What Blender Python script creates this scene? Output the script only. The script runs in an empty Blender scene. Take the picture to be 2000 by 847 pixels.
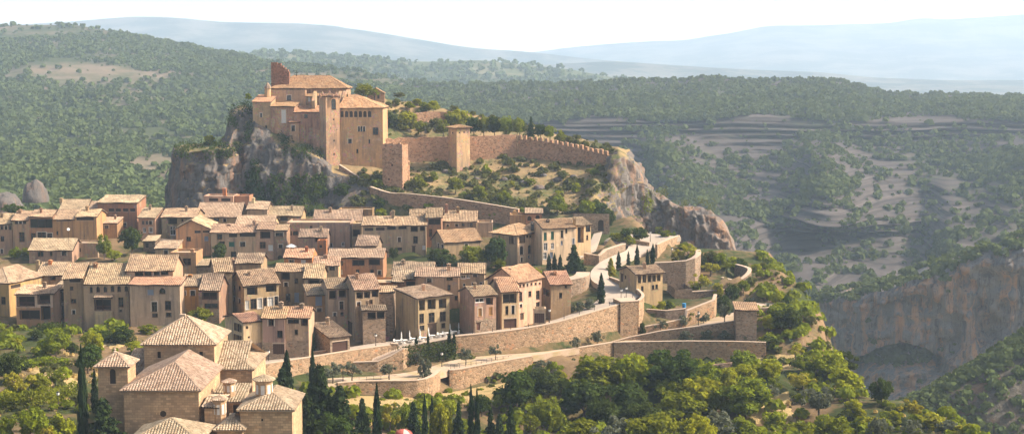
import bpy, math, random
import numpy as np
from mathutils import Vector, Matrix
from mathutils.bvhtree import BVHTree
random.seed(7)
RNG = np.random.default_rng(11)
COL = bpy.context.scene.collection
# ---------------------------------------------------------------- measuring the place
# The photograph (2000 px wide) was taken with a lens of 2800 px focal length from a lookout
# 100 m above the bottom of the valley; y is the viewing direction, x right, z up.
F = 2800.0; CAMZ = 100.0
PITCH = math.atan(293.5 / F)
CP, SP = math.cos(PITCH), math.sin(PITCH)
def ray(px, py):
    x = (px - 1000.0) / F; y = -(py - 423.5) / F
    return x, CP + y * SP, -SP + y * CP
def P(px, py, d):
    x, Y, z = ray(px, py)
    return Vector((x / Y * d, d, CAMZ + z / Y * d))
def Pz(px, py, z):
    x, Y, zz = ray(px, py)
    t = (z - CAMZ) / zz
    return Vector((x * t, Y * t, z))
def zat(py, Y):
    x, YY, z = ray(1000, py)
    return CAMZ + z / YY * Y
def tx(px, py):
    x, Y, z = ray(px, py)
    return x / Y
def Parr(px, py, d):
    x = (px - 1000.0) / F; y = -(py - 423.5) / F
    Y = CP + y * SP; z = -SP + y * CP
    return np.stack([x / Y * d, d, CAMZ + z / Y * d], -1)
def dep_of(y):
    return float(np.interp(y, [400, 420, 470, 515, 560, 600, 650, 700], [408, 400, 372, 345, 322, 306, 290, 275]))
# ---------------------------------------------------------------- noise on arrays
def _hash(xi, yi, zi, seed):
    h = (xi.astype(np.int64) * 374761393 + yi.astype(np.int64) * 668265263 + zi.astype(np.int64) * 1274126177 + seed * 974711) & 0xffffffff
    h = ((h ^ (h >> 13)) * 1274126177) & 0xffffffff
    h = (h ^ (h >> 16)) & 0xffffffff
    return h / 4294967295.0 * 2 - 1
def vnoise(p, seed=0):
    f = np.floor(p); t = p - f; t = t * t * (3 - 2 * t)
    xi, yi, zi = f[..., 0], f[..., 1], f[..., 2]
    r = 0
    for dx in (0, 1):
        wx = t[..., 0] if dx else 1 - t[..., 0]
        for dy in (0, 1):
            wy = t[..., 1] if dy else 1 - t[..., 1]
            for dz in (0, 1):
                wz = t[..., 2] if dz else 1 - t[..., 2]
                r = r + wx * wy * wz * _hash(xi + dx, yi + dy, zi + dz, seed)
    return r
def fbm(p, scale, octv=4, seed=0, gain=.5):
    s = 0; a = 1; tot = 0; q = np.asarray(p, float) / np.asarray(scale, float)
    for o in range(octv):
        s = s + a * vnoise(q, seed + o * 17); tot += a; a *= gain; q = q * 2.03
    return s / tot
# ---------------------------------------------------------------- objects
def link(o):
    COL.objects.link(o); return o
def tag(o, label, cat, group=None, kind=None):
    if label: o['label'] = label
    if cat: o['category'] = cat
    if group: o['group'] = group
    if kind: o['kind'] = kind
    return o
def thing(name, label, cat, loc, group=None):
    o = bpy.data.objects.new(name, None); link(o); o.location = loc
    o.empty_display_size = .5
    return tag(o, label, cat, group)
def origin(o):
    v = Vector((0, 0, 0))
    while o is not None:
        v += o.location; o = o.parent
    return v
def dup(root, loc, scale=None, rz=None, label=None, group=None, name=None):
    r = root.copy(); link(r); r.location = loc
    if name: r.name = name
    if scale is not None: r.scale = scale
    if rz is not None: r.rotation_euler = (0, 0, rz)
    if label: r['label'] = label
    if group: r['group'] = group
    for c in list(root.children):
        k = c.copy(); link(k); k.parent = r
        for g in list(c.children):
            q = g.copy(); link(q); q.parent = k
    return r
def np_mesh(name, verts, faces, mats, uv=None, smooth=False, matidx=None):
    """verts (N,3), faces (M,k) equal sided"""
    me = bpy.data.meshes.new(name)
    verts = np.ascontiguousarray(verts, np.float32); faces = np.ascontiguousarray(faces, np.int32)
    n, k = faces.shape
    me.vertices.add(len(verts)); me.vertices.foreach_set('co', verts.ravel())
    me.loops.add(n * k); me.loops.foreach_set('vertex_index', faces.ravel())
    me.polygons.add(n); me.polygons.foreach_set('loop_start', np.arange(0, n * k, k, dtype=np.int32))
    if smooth: me.polygons.foreach_set('use_smooth', np.ones(n, bool))
    if matidx is not None: me.polygons.foreach_set('material_index', np.asarray(matidx, np.int32))
    for m in mats: me.materials.append(m)
    if uv is not None:
        l = me.uv_layers.new(name='UVMap'); l.data.foreach_set('uv', np.ascontiguousarray(uv, np.float32).ravel())
    me.update(calc_edges=True)
    return me
class MB:
    def __init__(s): s.v = []; s.f = []; s.uv = []; s.mi = []
    def face(s, pts, uv=None, mi=0):
        i = len(s.v); s.v.extend([tuple(p) for p in pts]); s.f.append(tuple(range(i, i + len(pts)))); s.mi.append(mi)
        if uv is None:
            a, b, c = Vector(pts[0]), Vector(pts[1]), Vector(pts[2])
            n = (b - a).cross(c - a)
            if n.length > 1e-12: n.normalize()
            if abs(n.z) > .8: uv = [(p[0], p[1]) for p in pts]
            else:
                t = Vector((-n.y, n.x, 0))
                if t.length < 1e-6: t = Vector((1, 0, 0))
                t.normalize(); uv = [(p[0] * t.x + p[1] * t.y, p[2]) for p in pts]
        s.uv.append(uv)
    def box(s, O, U, V, Wv, mi=0):
        """corner O and three edge vectors"""
        O, U, V, Wv = Vector(O), Vector(U), Vector(V), Vector(Wv)
        if U.cross(V).dot(Wv) < 0: U, V = V, U
        p = [O, O + U, O + U + V, O + V]; q = [a + Wv for a in p]
        s.face([p[3], p[2], p[1], p[0]], mi=mi); s.face(q, mi=mi)
        for i in range(4):
            j = (i + 1) % 4
            s.face([p[i], p[j], q[j], q[i]], mi=mi)
    def prism(s, poly, top, mi=0):
        """closed vertical prism: poly = list of bottom points (ccw from above), top = list of top points"""
        n = len(poly)
        s.face(list(top), mi=mi); s.face(list(reversed(poly)), mi=mi)
        for i in range(n):
            j = (i + 1) % n
            s.face([poly[i], poly[j], top[j], top[i]], mi=mi)
    def tube(s, pts, radii, n=8, mi=0, cap=True):
        rings = []
        for i, p in enumerate(pts):
            p = Vector(p)
            a = Vector(pts[max(i - 1, 0)]); b = Vector(pts[min(i + 1, len(pts) - 1)])
            d = (b - a).normalized()
            x = d.cross(Vector((0, 0, 1)) if abs(d.z) < .9 else Vector((1, 0, 0))).normalized(); y = d.cross(x)
            r = radii[i] if hasattr(radii, '__len__') else radii
            rings.append([p + (x * math.cos(2 * math.pi * k / n) + y * math.sin(2 * math.pi * k / n)) * r for k in range(n)])
        for a, b in zip(rings, rings[1:]):
            for k in range(n):
                j = (k + 1) % n
                s.face([a[k], b[k], b[j], a[j]][::-1], mi=mi)
        if cap:
            s.face(rings[0], mi=mi); s.face(rings[-1][::-1], mi=mi)
    def lathe(s, c, prof, n=12, mi=0, a0=0.0):
        c = Vector(c)
        rings = [[c + Vector((r * math.cos(a0 + 2 * math.pi * k / n), r * math.sin(a0 + 2 * math.pi * k / n), z)) for k in range(n)] for r, z in prof]
        for a, b in zip(rings, rings[1:]):
            for k in range(n):
                j = (k + 1) % n
                s.face([a[k], a[j], b[j], b[k]], mi=mi)
        if prof[0][0] > 1e-3: s.face(rings[0][::-1], mi=mi)
        if prof[-1][0] > 1e-3: s.face(rings[-1], mi=mi)
    def mesh(s, name, mats, off=Vector((0, 0, 0)), smooth=False):
        me = bpy.data.meshes.new(name)
        me.from_pydata([(v[0] - off.x, v[1] - off.y, v[2] - off.z) for v in s.v], [], s.f)
        for m in (mats if isinstance(mats, (list, tuple)) else [mats]): me.materials.append(m)
        l = me.uv_layers.new(name='UVMap')
        flat = [c for u in s.uv for q in u for c in q]
        l.data.foreach_set('uv', flat)
        me.polygons.foreach_set('material_index', s.mi)
        if smooth: me.polygons.foreach_set('use_smooth', [True] * len(s.f))
        me.update()
        return me
    def build(s, name, mats, parent=None, smooth=False, label=None):
        off = origin(parent) if parent is not None else Vector((0, 0, 0))
        o = bpy.data.objects.new(name, s.mesh(name, mats, off, smooth)); link(o)
        if parent is not None: o.parent = parent
        if label: o['label'] = label
        return o
    def build_thing(s, name, label, cat, mats, group=None, smooth=False):
        """a thing that is one mesh; its origin is at its base"""
        n = len(s.v)
        off = Vector((sum(v[0] for v in s.v) / n, sum(v[1] for v in s.v) / n, min(v[2] for v in s.v)))
        o = bpy.data.objects.new(name, s.mesh(name, mats, off, smooth)); link(o); o.location = off
        return tag(o, label, cat, group)
# ---------------------------------------------------------------- materials
def new_mat(name):
    m = bpy.data.materials.new(name); m.use_nodes = True
    nt = m.node_tree; nt.nodes.clear()
    return m, nt
class G:
    """small node graph helper"""
    def __init__(s, name):
        s.m, s.nt = new_mat(name); s.out = s.n('ShaderNodeOutputMaterial')
    def n(s, t, **kw):
        nd = s.nt.nodes.new(t)
        for k, v in kw.items():
            if k.startswith('i_'):
                key = k[2:]; key = int(key) if key.isdigit() else key.replace('_', ' ')
                s.put(nd.inputs[key], v)
            else: setattr(nd, k, v)
        return nd
    def put(s, sock, v):
        if isinstance(v, bpy.types.NodeSocket): s.nt.links.new(v, sock)
        else: sock.default_value = v
    def math(s, op, a, b=0.0, clamp=False):
        nd = s.n('ShaderNodeMath', operation=op, use_clamp=clamp); s.put(nd.inputs[0], a); s.put(nd.inputs[1], b); return nd.outputs[0]
    def mix(s, f, a, b, mode='MIX'):
        nd = s.n('ShaderNodeMix', data_type='RGBA', blend_type=mode)
        s.put(nd.inputs[0], f)
        for k, v in ((6, a), (7, b)):
            if isinstance(v, (tuple, list)) and len(v) == 3: v = (*v, 1)
            s.put(nd.inputs[k], v)
        return nd.outputs[2]
    def ramp(s, f, stops, interp='LINEAR'):
        nd = s.n('ShaderNodeValToRGB'); s.put(nd.inputs[0], f); r = nd.color_ramp; r.interpolation = interp
        while len(r.elements) < len(stops): r.elements.new(.5)
        for e, (p, c) in zip(r.elements, stops):
            e.position = p; e.color = (*c, 1) if not isinstance(c, (int, float)) else (c, c, c, 1)
        return nd.outputs[0]
    def coord(s, which='Object', scale=None):
        c = s.n('ShaderNodeTexCoord').outputs[which]
        if scale is not None:
            mp = s.n('ShaderNodeMapping'); s.put(mp.inputs[0], c); mp.inputs[3].default_value = scale; c = mp.outputs[0]
        return c
    def noise(s, v, scale, detail=4, rough=.55, dist=0.0):
        nd = s.n('ShaderNodeTexNoise'); s.put(nd.inputs['Vector'], v); nd.inputs['Scale'].default_value = scale
        nd.inputs['Detail'].default_value = detail; nd.inputs['Roughness'].default_value = rough; nd.inputs['Distortion'].default_value = dist
        return nd.outputs[0]
    def finish(s, color, rough=.9, bump=None, bdist=.1, bstr=1.0, spec=.2):
        b = s.n('ShaderNodeBsdfPrincipled'); s.put(b.inputs['Base Color'], (*color, 1) if isinstance(color, tuple) else color)
        s.put(b.inputs['Roughness'], rough); b.inputs['Specular IOR Level'].default_value = spec
        if bump is not None:
            bp = s.n('ShaderNodeBump'); s.put(bp.inputs['Height'], bump); bp.inputs['Distance'].default_value = bdist; bp.inputs['Strength'].default_value = bstr
            s.nt.links.new(bp.outputs[0], b.inputs['Normal'])
        s.nt.links.new(b.outputs[0], s.out.inputs[0]); return s.m
    def pos(s):
        return s.n('ShaderNodeNewGeometry').outputs['Position']
def sc(c, k): return tuple(min(1, x * k) for x in c)
def plain(name, c, rough=.8, spec=.3, var=.15):
    g = G(name); n = g.noise(g.coord(), 2.5)
    return g.finish(g.mix(n, sc(c, 1 - var), sc(c, 1 + var)), rough, spec=spec)
def wall_mat(name, c, stone=.25, stonec=(.30, .21, .13), patch=.6):
    """lime render with rain streaks, patches worn down to the rubble"""
    c = (min(1, c[0] * 1.13), c[1] * 1.06, c[2] * .97)
    g = G(name); co = g.pos()
    big = g.noise(co, .22, 3); fine = g.noise(co, 2.6, 5, .65)
    mp = g.n('ShaderNodeMapping'); g.put(mp.inputs[0], co); mp.inputs[3].default_value = (1.3, 1.3, .12)
    streak = g.noise(mp.outputs[0], 1.0, 4, .6)
    base = g.mix(big, sc(c, .78), sc(c, 1.18))
    base = g.mix(g.math('MULTIPLY', fine, .5), base, sc(c, .6))
    pn = g.noise(co, .11, 5, .7)
    base = g.mix(g.ramp(pn, [(.48, 0), (.62, patch)]), base, (c[0] * .55, c[1] * .6, c[2] * .72))
    base = g.mix(g.ramp(g.noise(co, .5, 5, .7), [(.56, 0), (.66, patch)]), base, (c[0] * 1.2, c[1] * 1.22, c[2] * 1.3))
    base = g.mix(g.ramp(streak, [(.48, 0), (.66, .62)]), base, (.13, .10, .08))
    v = g.n('ShaderNodeTexVoronoi'); g.put(v.inputs['Vector'], co); v.inputs['Scale'].default_value = 2.6
    oi = g.n('ShaderNodeObjectInfo').outputs['Random']
    hs = g.n('ShaderNodeHueSaturation'); g.put(hs.inputs['Hue'], g.math('ADD', g.math('MULTIPLY', oi, .036), .482)); g.put(hs.inputs['Value'], g.math('ADD', g.math('MULTIPLY', g.math('FRACT', g.math('MULTIPLY', oi, 7.3)), .5), .72)); g.put(hs.inputs['Color'], base); base = hs.outputs[0]
    cell = g.mix(.5, g.mix(g.math('FRACT', g.math('MULTIPLY', v.outputs['Distance'], 37.0)), sc(stonec, .7), sc(stonec, 1.5)), v.outputs['Color'], 'SOFT_LIGHT')
    mask = g.ramp(g.noise(co, .35, 3, .6), [(.62 - stone, 0), (.70 - stone, 1)])
    mask = g.math('MULTIPLY', mask, .75)
    base = g.mix(mask, base, cell)
    return g.finish(base, .92, g.math('ADD', fine, g.math('MULTIPLY', g.math('MULTIPLY', v.outputs['Distance'], mask), -1.2)), .08, .6)
def stone_mat(name, c, mortar, scale=2.4, zs=1.5):
    """coursed rubble masonry"""
    g = G(name); co = g.pos()
    mp = g.n('ShaderNodeMapping'); g.put(mp.inputs[0], co); mp.inputs[3].default_value = (1, 1, zs)
    v = g.n('ShaderNodeTexVoronoi'); g.put(v.inputs['Vector'], mp.outputs[0]); v.inputs['Scale'].default_value = scale
    v2 = g.n('ShaderNodeTexVoronoi', feature='DISTANCE_TO_EDGE'); g.put(v2.inputs['Vector'], mp.outputs[0]); v2.inputs['Scale'].default_value = scale
    w = g.n('ShaderNodeTexWhiteNoise'); g.put(w.inputs[0], v.outputs['Color'])
    col = g.ramp(w.outputs[0], [(0, sc(c, .55)), (.35, sc(c, .9)), (.7, sc(c, 1.2)), (.9, (c[0] * 1.25, c[1] * 1.3, c[2] * 1.45)), (1, (c[0] * 1.3, c[1] * .95, c[2] * .75))])
    big = g.noise(co, .18, 4)
    col = g.mix(g.ramp(big, [(.4, 0), (.7, .5)]), col, sc(c, .7))
    edge = g.ramp(v2.outputs['Distance'], [(0, 1), (.07, 0)])
    col = g.mix(edge, col, mortar)
    return g.finish(col, .95, g.ramp(v2.outputs['Distance'], [(0, 0), (.12, 1)]), .12, .9)
def ashlar_mat(name, c, bw=.75, bh=.36):
    g = G(name); uv = g.coord('UV'); co = g.pos()
    b = g.n('ShaderNodeTexBrick'); g.put(b.inputs['Vector'], uv)
    b.inputs['Scale'].default_value = 1; b.inputs['Brick Width'].default_value = bw; b.inputs['Row Height'].default_value = bh
    b.inputs['Mortar Size'].default_value = .018; b.inputs['Bias'].default_value = 0
    b.inputs['Color1'].default_value = (*sc(c, .70), 1); b.inputs['Color2'].default_value = (*sc(c, 1.22), 1); b.inputs['Mortar'].default_value = (*sc(c, .5), 1)
    big = g.noise(co, .3, 5, .7)
    col = g.mix(g.ramp(big, [(.40, 0), (.64, .7)]), b.outputs['Color'], (c[0] * .62, c[1] * .6, c[2] * .62))
    mp = g.n('ShaderNodeMapping'); g.put(mp.inputs[0], co); mp.inputs[3].default_value = (1.2, 1.2, .15)
    streak = g.noise(mp.outputs[0], .9, 4)
    col = g.mix(g.ramp(streak, [(.55, 0), (.78, .35)]), col, (.14, .10, .07))
    col = g.mix(g.ramp(g.noise(co, 1.1, 3), [(.6, 0), (.75, .4)]), col, (c[0] * 1.15, c[1] * .85, c[2] * .62))
    fine = g.noise(co, 3, 4)
    return g.finish(col, .93, g.math('ADD', g.math('MULTIPLY', b.outputs['Fac'], -.6), fine), .05, .6)
def tile_mat(name, cols, per=.40, row=.46, stain=.35):
    """clay barrel tiles: colour per tile from the roof's own metres (uv), lichen and soot"""
    g = G(name); uv = g.coord('UV'); co = g.pos()
    sp = g.n('ShaderNodeSeparateXYZ'); g.put(sp.inputs[0], uv)
    u = g.math('FLOOR', g.math('MULTIPLY', sp.outputs[0], 1 / per)); v = g.math('FLOOR', g.math('ADD', g.math('MULTIPLY', sp.outputs[1], 1 / row), g.math('MULTIPLY', g.math('MODULO', u, 2.0), .37)))
    cb = g.n('ShaderNodeCombineXYZ'); g.put(cb.inputs[0], u); g.put(cb.inputs[1], v)
    w = g.n('ShaderNodeTexWhiteNoise', noise_dimensions='2D'); g.put(w.inputs[0], cb.outputs[0])
    col = g.ramp(w.outputs[0], [(0, sc(cols[0], .75)), (.1, cols[0]), (.32, cols[1]), (.6, cols[2]), (.85, cols[3]), (1, cols[4])])
    big = g.noise(co, .28, 4, .6)
    col = g.mix(g.ramp(big, [(.42, 0), (.66, stain + .15)]), col, (.13, .085, .055))
    col = g.mix(g.ramp(g.noise(co, .55, 5, .75), [(.5, 0), (.62, .5)]), col, (.24, .155, .10))
    col = g.mix(g.ramp(g.noise(co, 1.4, 4, .7), [(.55, 0), (.75, .35)]), col, (.42, .34, .24))
    oi = g.n('ShaderNodeObjectInfo').outputs['Random']
    hs = g.n('ShaderNodeHueSaturation'); g.put(hs.inputs['Hue'], g.math('ADD', g.math('MULTIPLY', oi, .024), .49)); g.put(hs.inputs['Value'], g.math('ADD', g.math('MULTIPLY', g.math('FRACT', g.math('MULTIPLY', oi, 9.1)), .35), .8)); g.put(hs.inputs['Color'], col); col = hs.outputs[0]
    fr = g.math('FRACT', g.math('ADD', g.math('MULTIPLY', sp.outputs[1], 1 / row), g.math('MULTIPLY', g.math('MODULO', u, 2.0), .37)))
    return g.finish(col, .9, g.math('ADD', fr, g.math('MULTIPLY', w.outputs[0], .8)), .05, .8)
def leaf_mat(name, c, c2, hue=.04, trans=.35):
    g = G(name)
    geo = g.n('ShaderNodeNewGeometry'); oi = g.n('ShaderNodeObjectInfo')
    f = g.math('ADD', g.math('MULTIPLY', geo.outputs['Random Per Island'], .55), g.math('MULTIPLY', oi.outputs['Random'], .45))
    col = g.mix(f, c, c2)
    lump = g.noise(geo.outputs['Position'], .45, 2)
    col = g.mix(g.ramp(lump, [(.35, 0), (.65, .35)]), col, c2)
    hs = g.n('ShaderNodeHueSaturation'); g.put(hs.inputs['Hue'], g.math('ADD', g.math('MULTIPLY', oi.outputs['Random'], hue), .5 - hue / 2)); g.put(hs.inputs['Color'], col)
    d = g.n('ShaderNodeBsdfDiffuse'); g.put(d.inputs[0], hs.outputs[0])
    t = g.n('ShaderNodeBsdfTranslucent'); g.put(t.inputs[0], g.mix(.5, hs.outputs[0], (c2[0] * 1.4, c2[1] * 1.3, c2[2] * .6)))
    mx = g.n('ShaderNodeMixShader'); mx.inputs[0].default_value = trans
    g.nt.links.new(d.outputs[0], mx.inputs[1]); g.nt.links.new(t.outputs[0], mx.inputs[2]); g.nt.links.new(mx.outputs[0], g.out.inputs[0])
    return g.m
def cliff_mat(name, grey, warm, dark, warmth=.5, zs=.14, xs=1.0):
    """limestone with iron-red and black water streaks that run down the face"""
    g = G(name); co = g.pos()
    mp = g.n('ShaderNodeMapping'); g.put(mp.inputs[0], co); mp.inputs[3].default_value = (.11 * xs, .11 * xs, .11 * zs * xs)
    st = g.noise(mp.outputs[0], 1.0, 6, .62, .6)
    mp2 = g.n('ShaderNodeMapping'); g.put(mp2.inputs[0], co); mp2.inputs[3].default_value = (.3 * xs, .3 * xs, .3 * zs * xs); mp2.inputs[1].default_value = (31, 7, 3)
    st2 = g.noise(mp2.outputs[0], 1.0, 5, .6, .3)
    fine = g.noise(co, .8 * xs, 6, .65)
    col = g.mix(fine, sc(grey, .72), sc(grey, 1.3))
    col = g.mix(g.ramp(st, [(.56 - .2 * warmth, 0), (.70 - .2 * warmth, .9)]), col, g.mix(fine, sc(warm, .7), sc(warm, 1.3)))
    col = g.mix(g.ramp(st2, [(.54, 0), (.70, .75)]), col, dark)
    crack = g.n('ShaderNodeTexVoronoi', feature='DISTANCE_TO_EDGE'); g.put(crack.inputs['Vector'], mp2.outputs[0]); crack.inputs['Scale'].default_value = 1.6
    rr_ = g.noise(mp2.outputs[0], 2.4, 5, .6)
    col = g.mix(g.ramp(rr_, [(.55, 0), (.68, .6)]), col, sc(dark, 1.2))
    h = g.math('ADD', fine, g.math('MULTIPLY', g.ramp(crack.outputs['Distance'], [(0, 0), (.1, 1)]), .08))
    return g.finish(col, .95, g.math('ADD', h, st2), 1.0 / xs, .8)
def hill_mat(name, soil, soil2, green, cover=.5, scale=.02, strata=0.0):
    """dry soil and rock with low scrub between the bushes; strata = bedding bands"""
    g = G(name); co = g.pos()
    n1 = g.noise(co, scale, 6, .6); n2 = g.noise(co, scale * 9, 5, .6)
    col = g.mix(n2, soil, soil2)
    h = n2
    if strata:
        sp = g.n('ShaderNodeSeparateXYZ'); g.put(sp.inputs[0], co)
        zz = g.math('ADD', g.math('MULTIPLY', sp.outputs[2], strata), g.math('MULTIPLY', n1, 2.0))
        cb = g.n('ShaderNodeCombineXYZ'); g.put(cb.inputs[2], zz)
        b = g.noise(cb.outputs[0], 1.0, 5, .7)
        col = g.mix(g.ramp(b, [(.40, 0), (.50, 1)]), sc(soil, .42), g.mix(g.ramp(b, [(.56, 0), (.62, 1)]), col, sc(soil2, 1.35)))
        h = g.math('ADD', n2, g.math('MULTIPLY', b, 2.0))
    m = g.ramp(g.math('ADD', g.math('MULTIPLY', n1, .7), g.math('MULTIPLY', n2, .3)), [(.56 - cover * .2, 0), (.62 - cover * .2 + .05, 1)])
    gr = g.mix(n2, sc(green, .7), sc(green, 1.35))
    col = g.mix(m, col, gr)
    return g.finish(col, 1.0, h, .6, .7, spec=.05)
M = {}
M['tan'] = wall_mat('render_tan', (.41, .27, .16), .06)
M['sand'] = wall_mat('render_sand', (.47, .325, .205), .02)
M['ochre'] = wall_mat('render_ochre', (.48, .275, .125), .0)
M['orange'] = wall_mat('render_orange', (.46, .20, .065), -.08)
M['peach'] = wall_mat('render_peach', (.47, .27, .14), -.08)
M['grey'] = wall_mat('render_grey', (.37, .26, .175), .06)
M['pink'] = wall_mat('render_pink', (.52, .37, .27), -.08)
M['cream'] = wall_mat('render_cream', (.55, .42, .275), -.05)
M['brown'] = wall_mat('render_brown', (.34, .19, .10), .05)
M['rubble'] = stone_mat('rubble_masonry', (.36, .25, .16), (.36, .28, .2))
M['redstone'] = stone_mat('terrace_masonry', (.39, .25, .14), (.43, .32, .21), 2.0)
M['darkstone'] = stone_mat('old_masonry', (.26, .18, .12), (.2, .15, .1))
M['castlestone'] = wall_mat('castle_masonry', (.425, .265, .155), .14, (.36, .225, .135), .75)
M['castleorange'] = wall_mat('castle_plaster', (.48, .265, .14), .10, (.40, .24, .145), .75)
M['castlewall'] = stone_mat('castle_rubble', (.40, .225, .125), (.38, .24, .15), 1.5)
M['brickruin'] = stone_mat('ruin_brick', (.28, .13, .075), (.2, .11, .07), 2.0)
M['ashlar'] = ashlar_mat('church_ashlar', (.53, .345, .19))
M['tile'] = tile_mat('clay_tile', [(0.258, 0.172, 0.109), (0.375, 0.249, 0.153), (0.459, 0.314, 0.194), (0.501, 0.354, 0.224), (0.400, 0.233, 0.135)])
M['tilegrey'] = tile_mat('weathered_tile', [(0.210, 0.155, 0.107), (0.307, 0.222, 0.144), (0.394, 0.290, 0.192), (0.446, 0.331, 0.223), (0.342, 0.222, 0.138)], stain=.6)
M['tilered'] = tile_mat('red_clay_tile', [(0.348, 0.192, 0.111), (0.430, 0.249, 0.141), (0.482, 0.288, 0.170), (0.515, 0.327, 0.200), (0.414, 0.222, 0.119)], stain=.2)
M['tilepale'] = tile_mat('pale_tile', [(0.337, 0.237, 0.151), (0.434, 0.310, 0.197), (0.498, 0.364, 0.235), (0.530, 0.393, 0.257), (0.416, 0.271, 0.165)], stain=.2)
M['churchtile'] = tile_mat('church_tile', [(.30, .215, .14), (.37, .27, .18), (.43, .32, .22), (.48, .37, .26), (.34, .23, .14)], .40, .42, .12)
M['castletile'] = tile_mat('castle_tile', [(0.289, 0.132, 0.067), (0.374, 0.190, 0.097), (0.425, 0.231, 0.127), (0.442, 0.264, 0.150), (0.340, 0.165, 0.075)], .40, .45, .12)
M['mortar'] = plain('roof_mortar', (.55, .45, .34))
M['wood'] = plain('dark_wood', (.07, .038, .022), .7)
M['brownwood'] = plain('brown_wood', (.14, .06, .03), .65)
M['redwood'] = plain('red_wood', (.17, .05, .025), .6)
M['garage'] = plain('garage_door_paint', (.07, .032, .02), .6)
M['green'] = plain('green_shutter_paint', (.03, .12, .075), .6)
M['teal'] = plain('teal_shutter_paint', (.06, .25, .20), .6)
M['orangewood'] = plain('orange_shutter_wood', (.42, .22, .07), .6)
M['white'] = plain('white_paint', (.75, .72, .66), .6, var=.05)
M['greyblue'] = plain('grey_blue_shutter', (.22, .24, .28), .6)
M['whitestone'] = plain('white_limewash', (.6, .56, .5))
M['iron'] = plain('wrought_iron', (.025, .022, .02), .5)
M['coping'] = plain('stone_coping', (.45, .33, .23), .9)
g = G('window_glass'); M['glass'] = g.finish((.012, .013, .015), .12, spec=.5)
g = G('interior_shade'); M['interior'] = g.finish((.045, .03, .02), .9)  # dark brown stands in for the shade inside open lofts and galleries
M['road'] = None
g = G('street_paving'); co = g.pos(); n = g.noise(co, .5, 5); n2 = g.noise(co, 5, 3)
M['road'] = g.finish(g.mix(n, (.33, .26, .195), g.mix(n2, (.38, .31, .24), (.44, .37, .29))), .9, n2, .02)
g = G('dirt_path'); co = g.pos(); n = g.noise(co, .3, 5); n2 = g.noise(co, 3, 4)
M['dirt'] = g.finish(g.mix(g.ramp(n, [(.45, 0), (.65, .8)]), g.mix(n2, (.38, .27, .18), (.48, .36, .25)), (.33, .25, .11)), 1, n2, .04)
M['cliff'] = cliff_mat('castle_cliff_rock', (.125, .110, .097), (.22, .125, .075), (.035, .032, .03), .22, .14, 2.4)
M['cliffwarm'] = cliff_mat('sun_toned_cliff_rock', (.15, .13, .112), (.27, .155, .09), (.034, .031, .029), .36, .10, 2.6)  # paler, warmer copy of the castle cliff rock, sunlight put into its colour
M['gorge'] = cliff_mat('gorge_cliff_rock', (.165, .152, .14), (.38, .215, .115), (.035, .033, .032), .42, .14, 1.6)
M['spur'] = cliff_mat('spur_rock', (.10, .085, .065), (.20, .115, .065), (.03, .03, .025), .3, .3, 1.2)
M['hillleft'] = hill_mat('left_hill_soil', (.125, .10, .066), (.215, .165, .112), (.052, .062, .026), .6, .006)
M['badland'] = hill_mat('badland_rock', (.052, .045, .041), (.098, .082, .072), (.060, .070, .034), .2, .008, .5)
M['mesa'] = hill_mat('plateau_soil', (.12, .115, .055), (.18, .16, .09), (.075, .088, .036), .8, .01)
M['far'] = hill_mat('far_hill_soil', (.09, .085, .065), (.17, .155, .12), (.03, .04, .028), .62, .004)
M['plainland'] = hill_mat('far_plain_soil', (.3, .25, .15), (.36, .3, .2), (.08, .09, .045), .5, .0012)
M['townground'] = hill_mat('village_soil', (.13, .085, .048), (.25, .165, .085), (.042, .052, .017), .66, .06)
M['castlehill'] = hill_mat('dry_slope_soil', (.19, .13, .07), (.34, .24, .115), (.085, .09, .034), .5, .08)
M['bark'] = plain('bark', (.10, .075, .055), 1)
M['leafdark'] = leaf_mat('dark_oak_leaves', (.03, .048, .012), (.07, .095, .018))
M['leafmid'] = leaf_mat('mid_green_leaves', (.095, .125, .011), (.21, .23, .018))
M['leafbright'] = leaf_mat('bright_green_leaves', (.16, .19, .012), (.31, .31, .02))
M['leafyellow'] = leaf_mat('yellow_green_leaves', (.20, .215, .02), (.34, .30, .03))
M['leafolive'] = leaf_mat('olive_leaves', (.085, .095, .06), (.15, .16, .11), .02)
M['leafcypress'] = leaf_mat('cypress_scale_leaves', (.014, .026, .010), (.030, .048, .016), .02, .15)
M['leafcedar'] = leaf_mat('cedar_needles', (.018, .032, .012), (.045, .066, .02), .02, .15)
M['leafscrub'] = leaf_mat('scrub_leaves', (.065, .078, .024), (.14, .145, .042))
M['leafhill'] = leaf_mat('hill_scrub_leaves', (.055, .080, .025), (.115, .142, .046), .02, .25)
M['leafivy'] = leaf_mat('ivy_leaves', (.022, .038, .013), (.048, .07, .02))
M['agave'] = leaf_mat('agave_blades', (.10, .14, .12), (.16, .20, .17), .02, .1)
M['drygrass'] = leaf_mat('dry_grass_blades', (.38, .27, .10), (.52, .40, .18), .02, .3)
M['flower'] = leaf_mat('pink_flowers', (.45, .10, .18), (.6, .22, .3), .03, .3)
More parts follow.
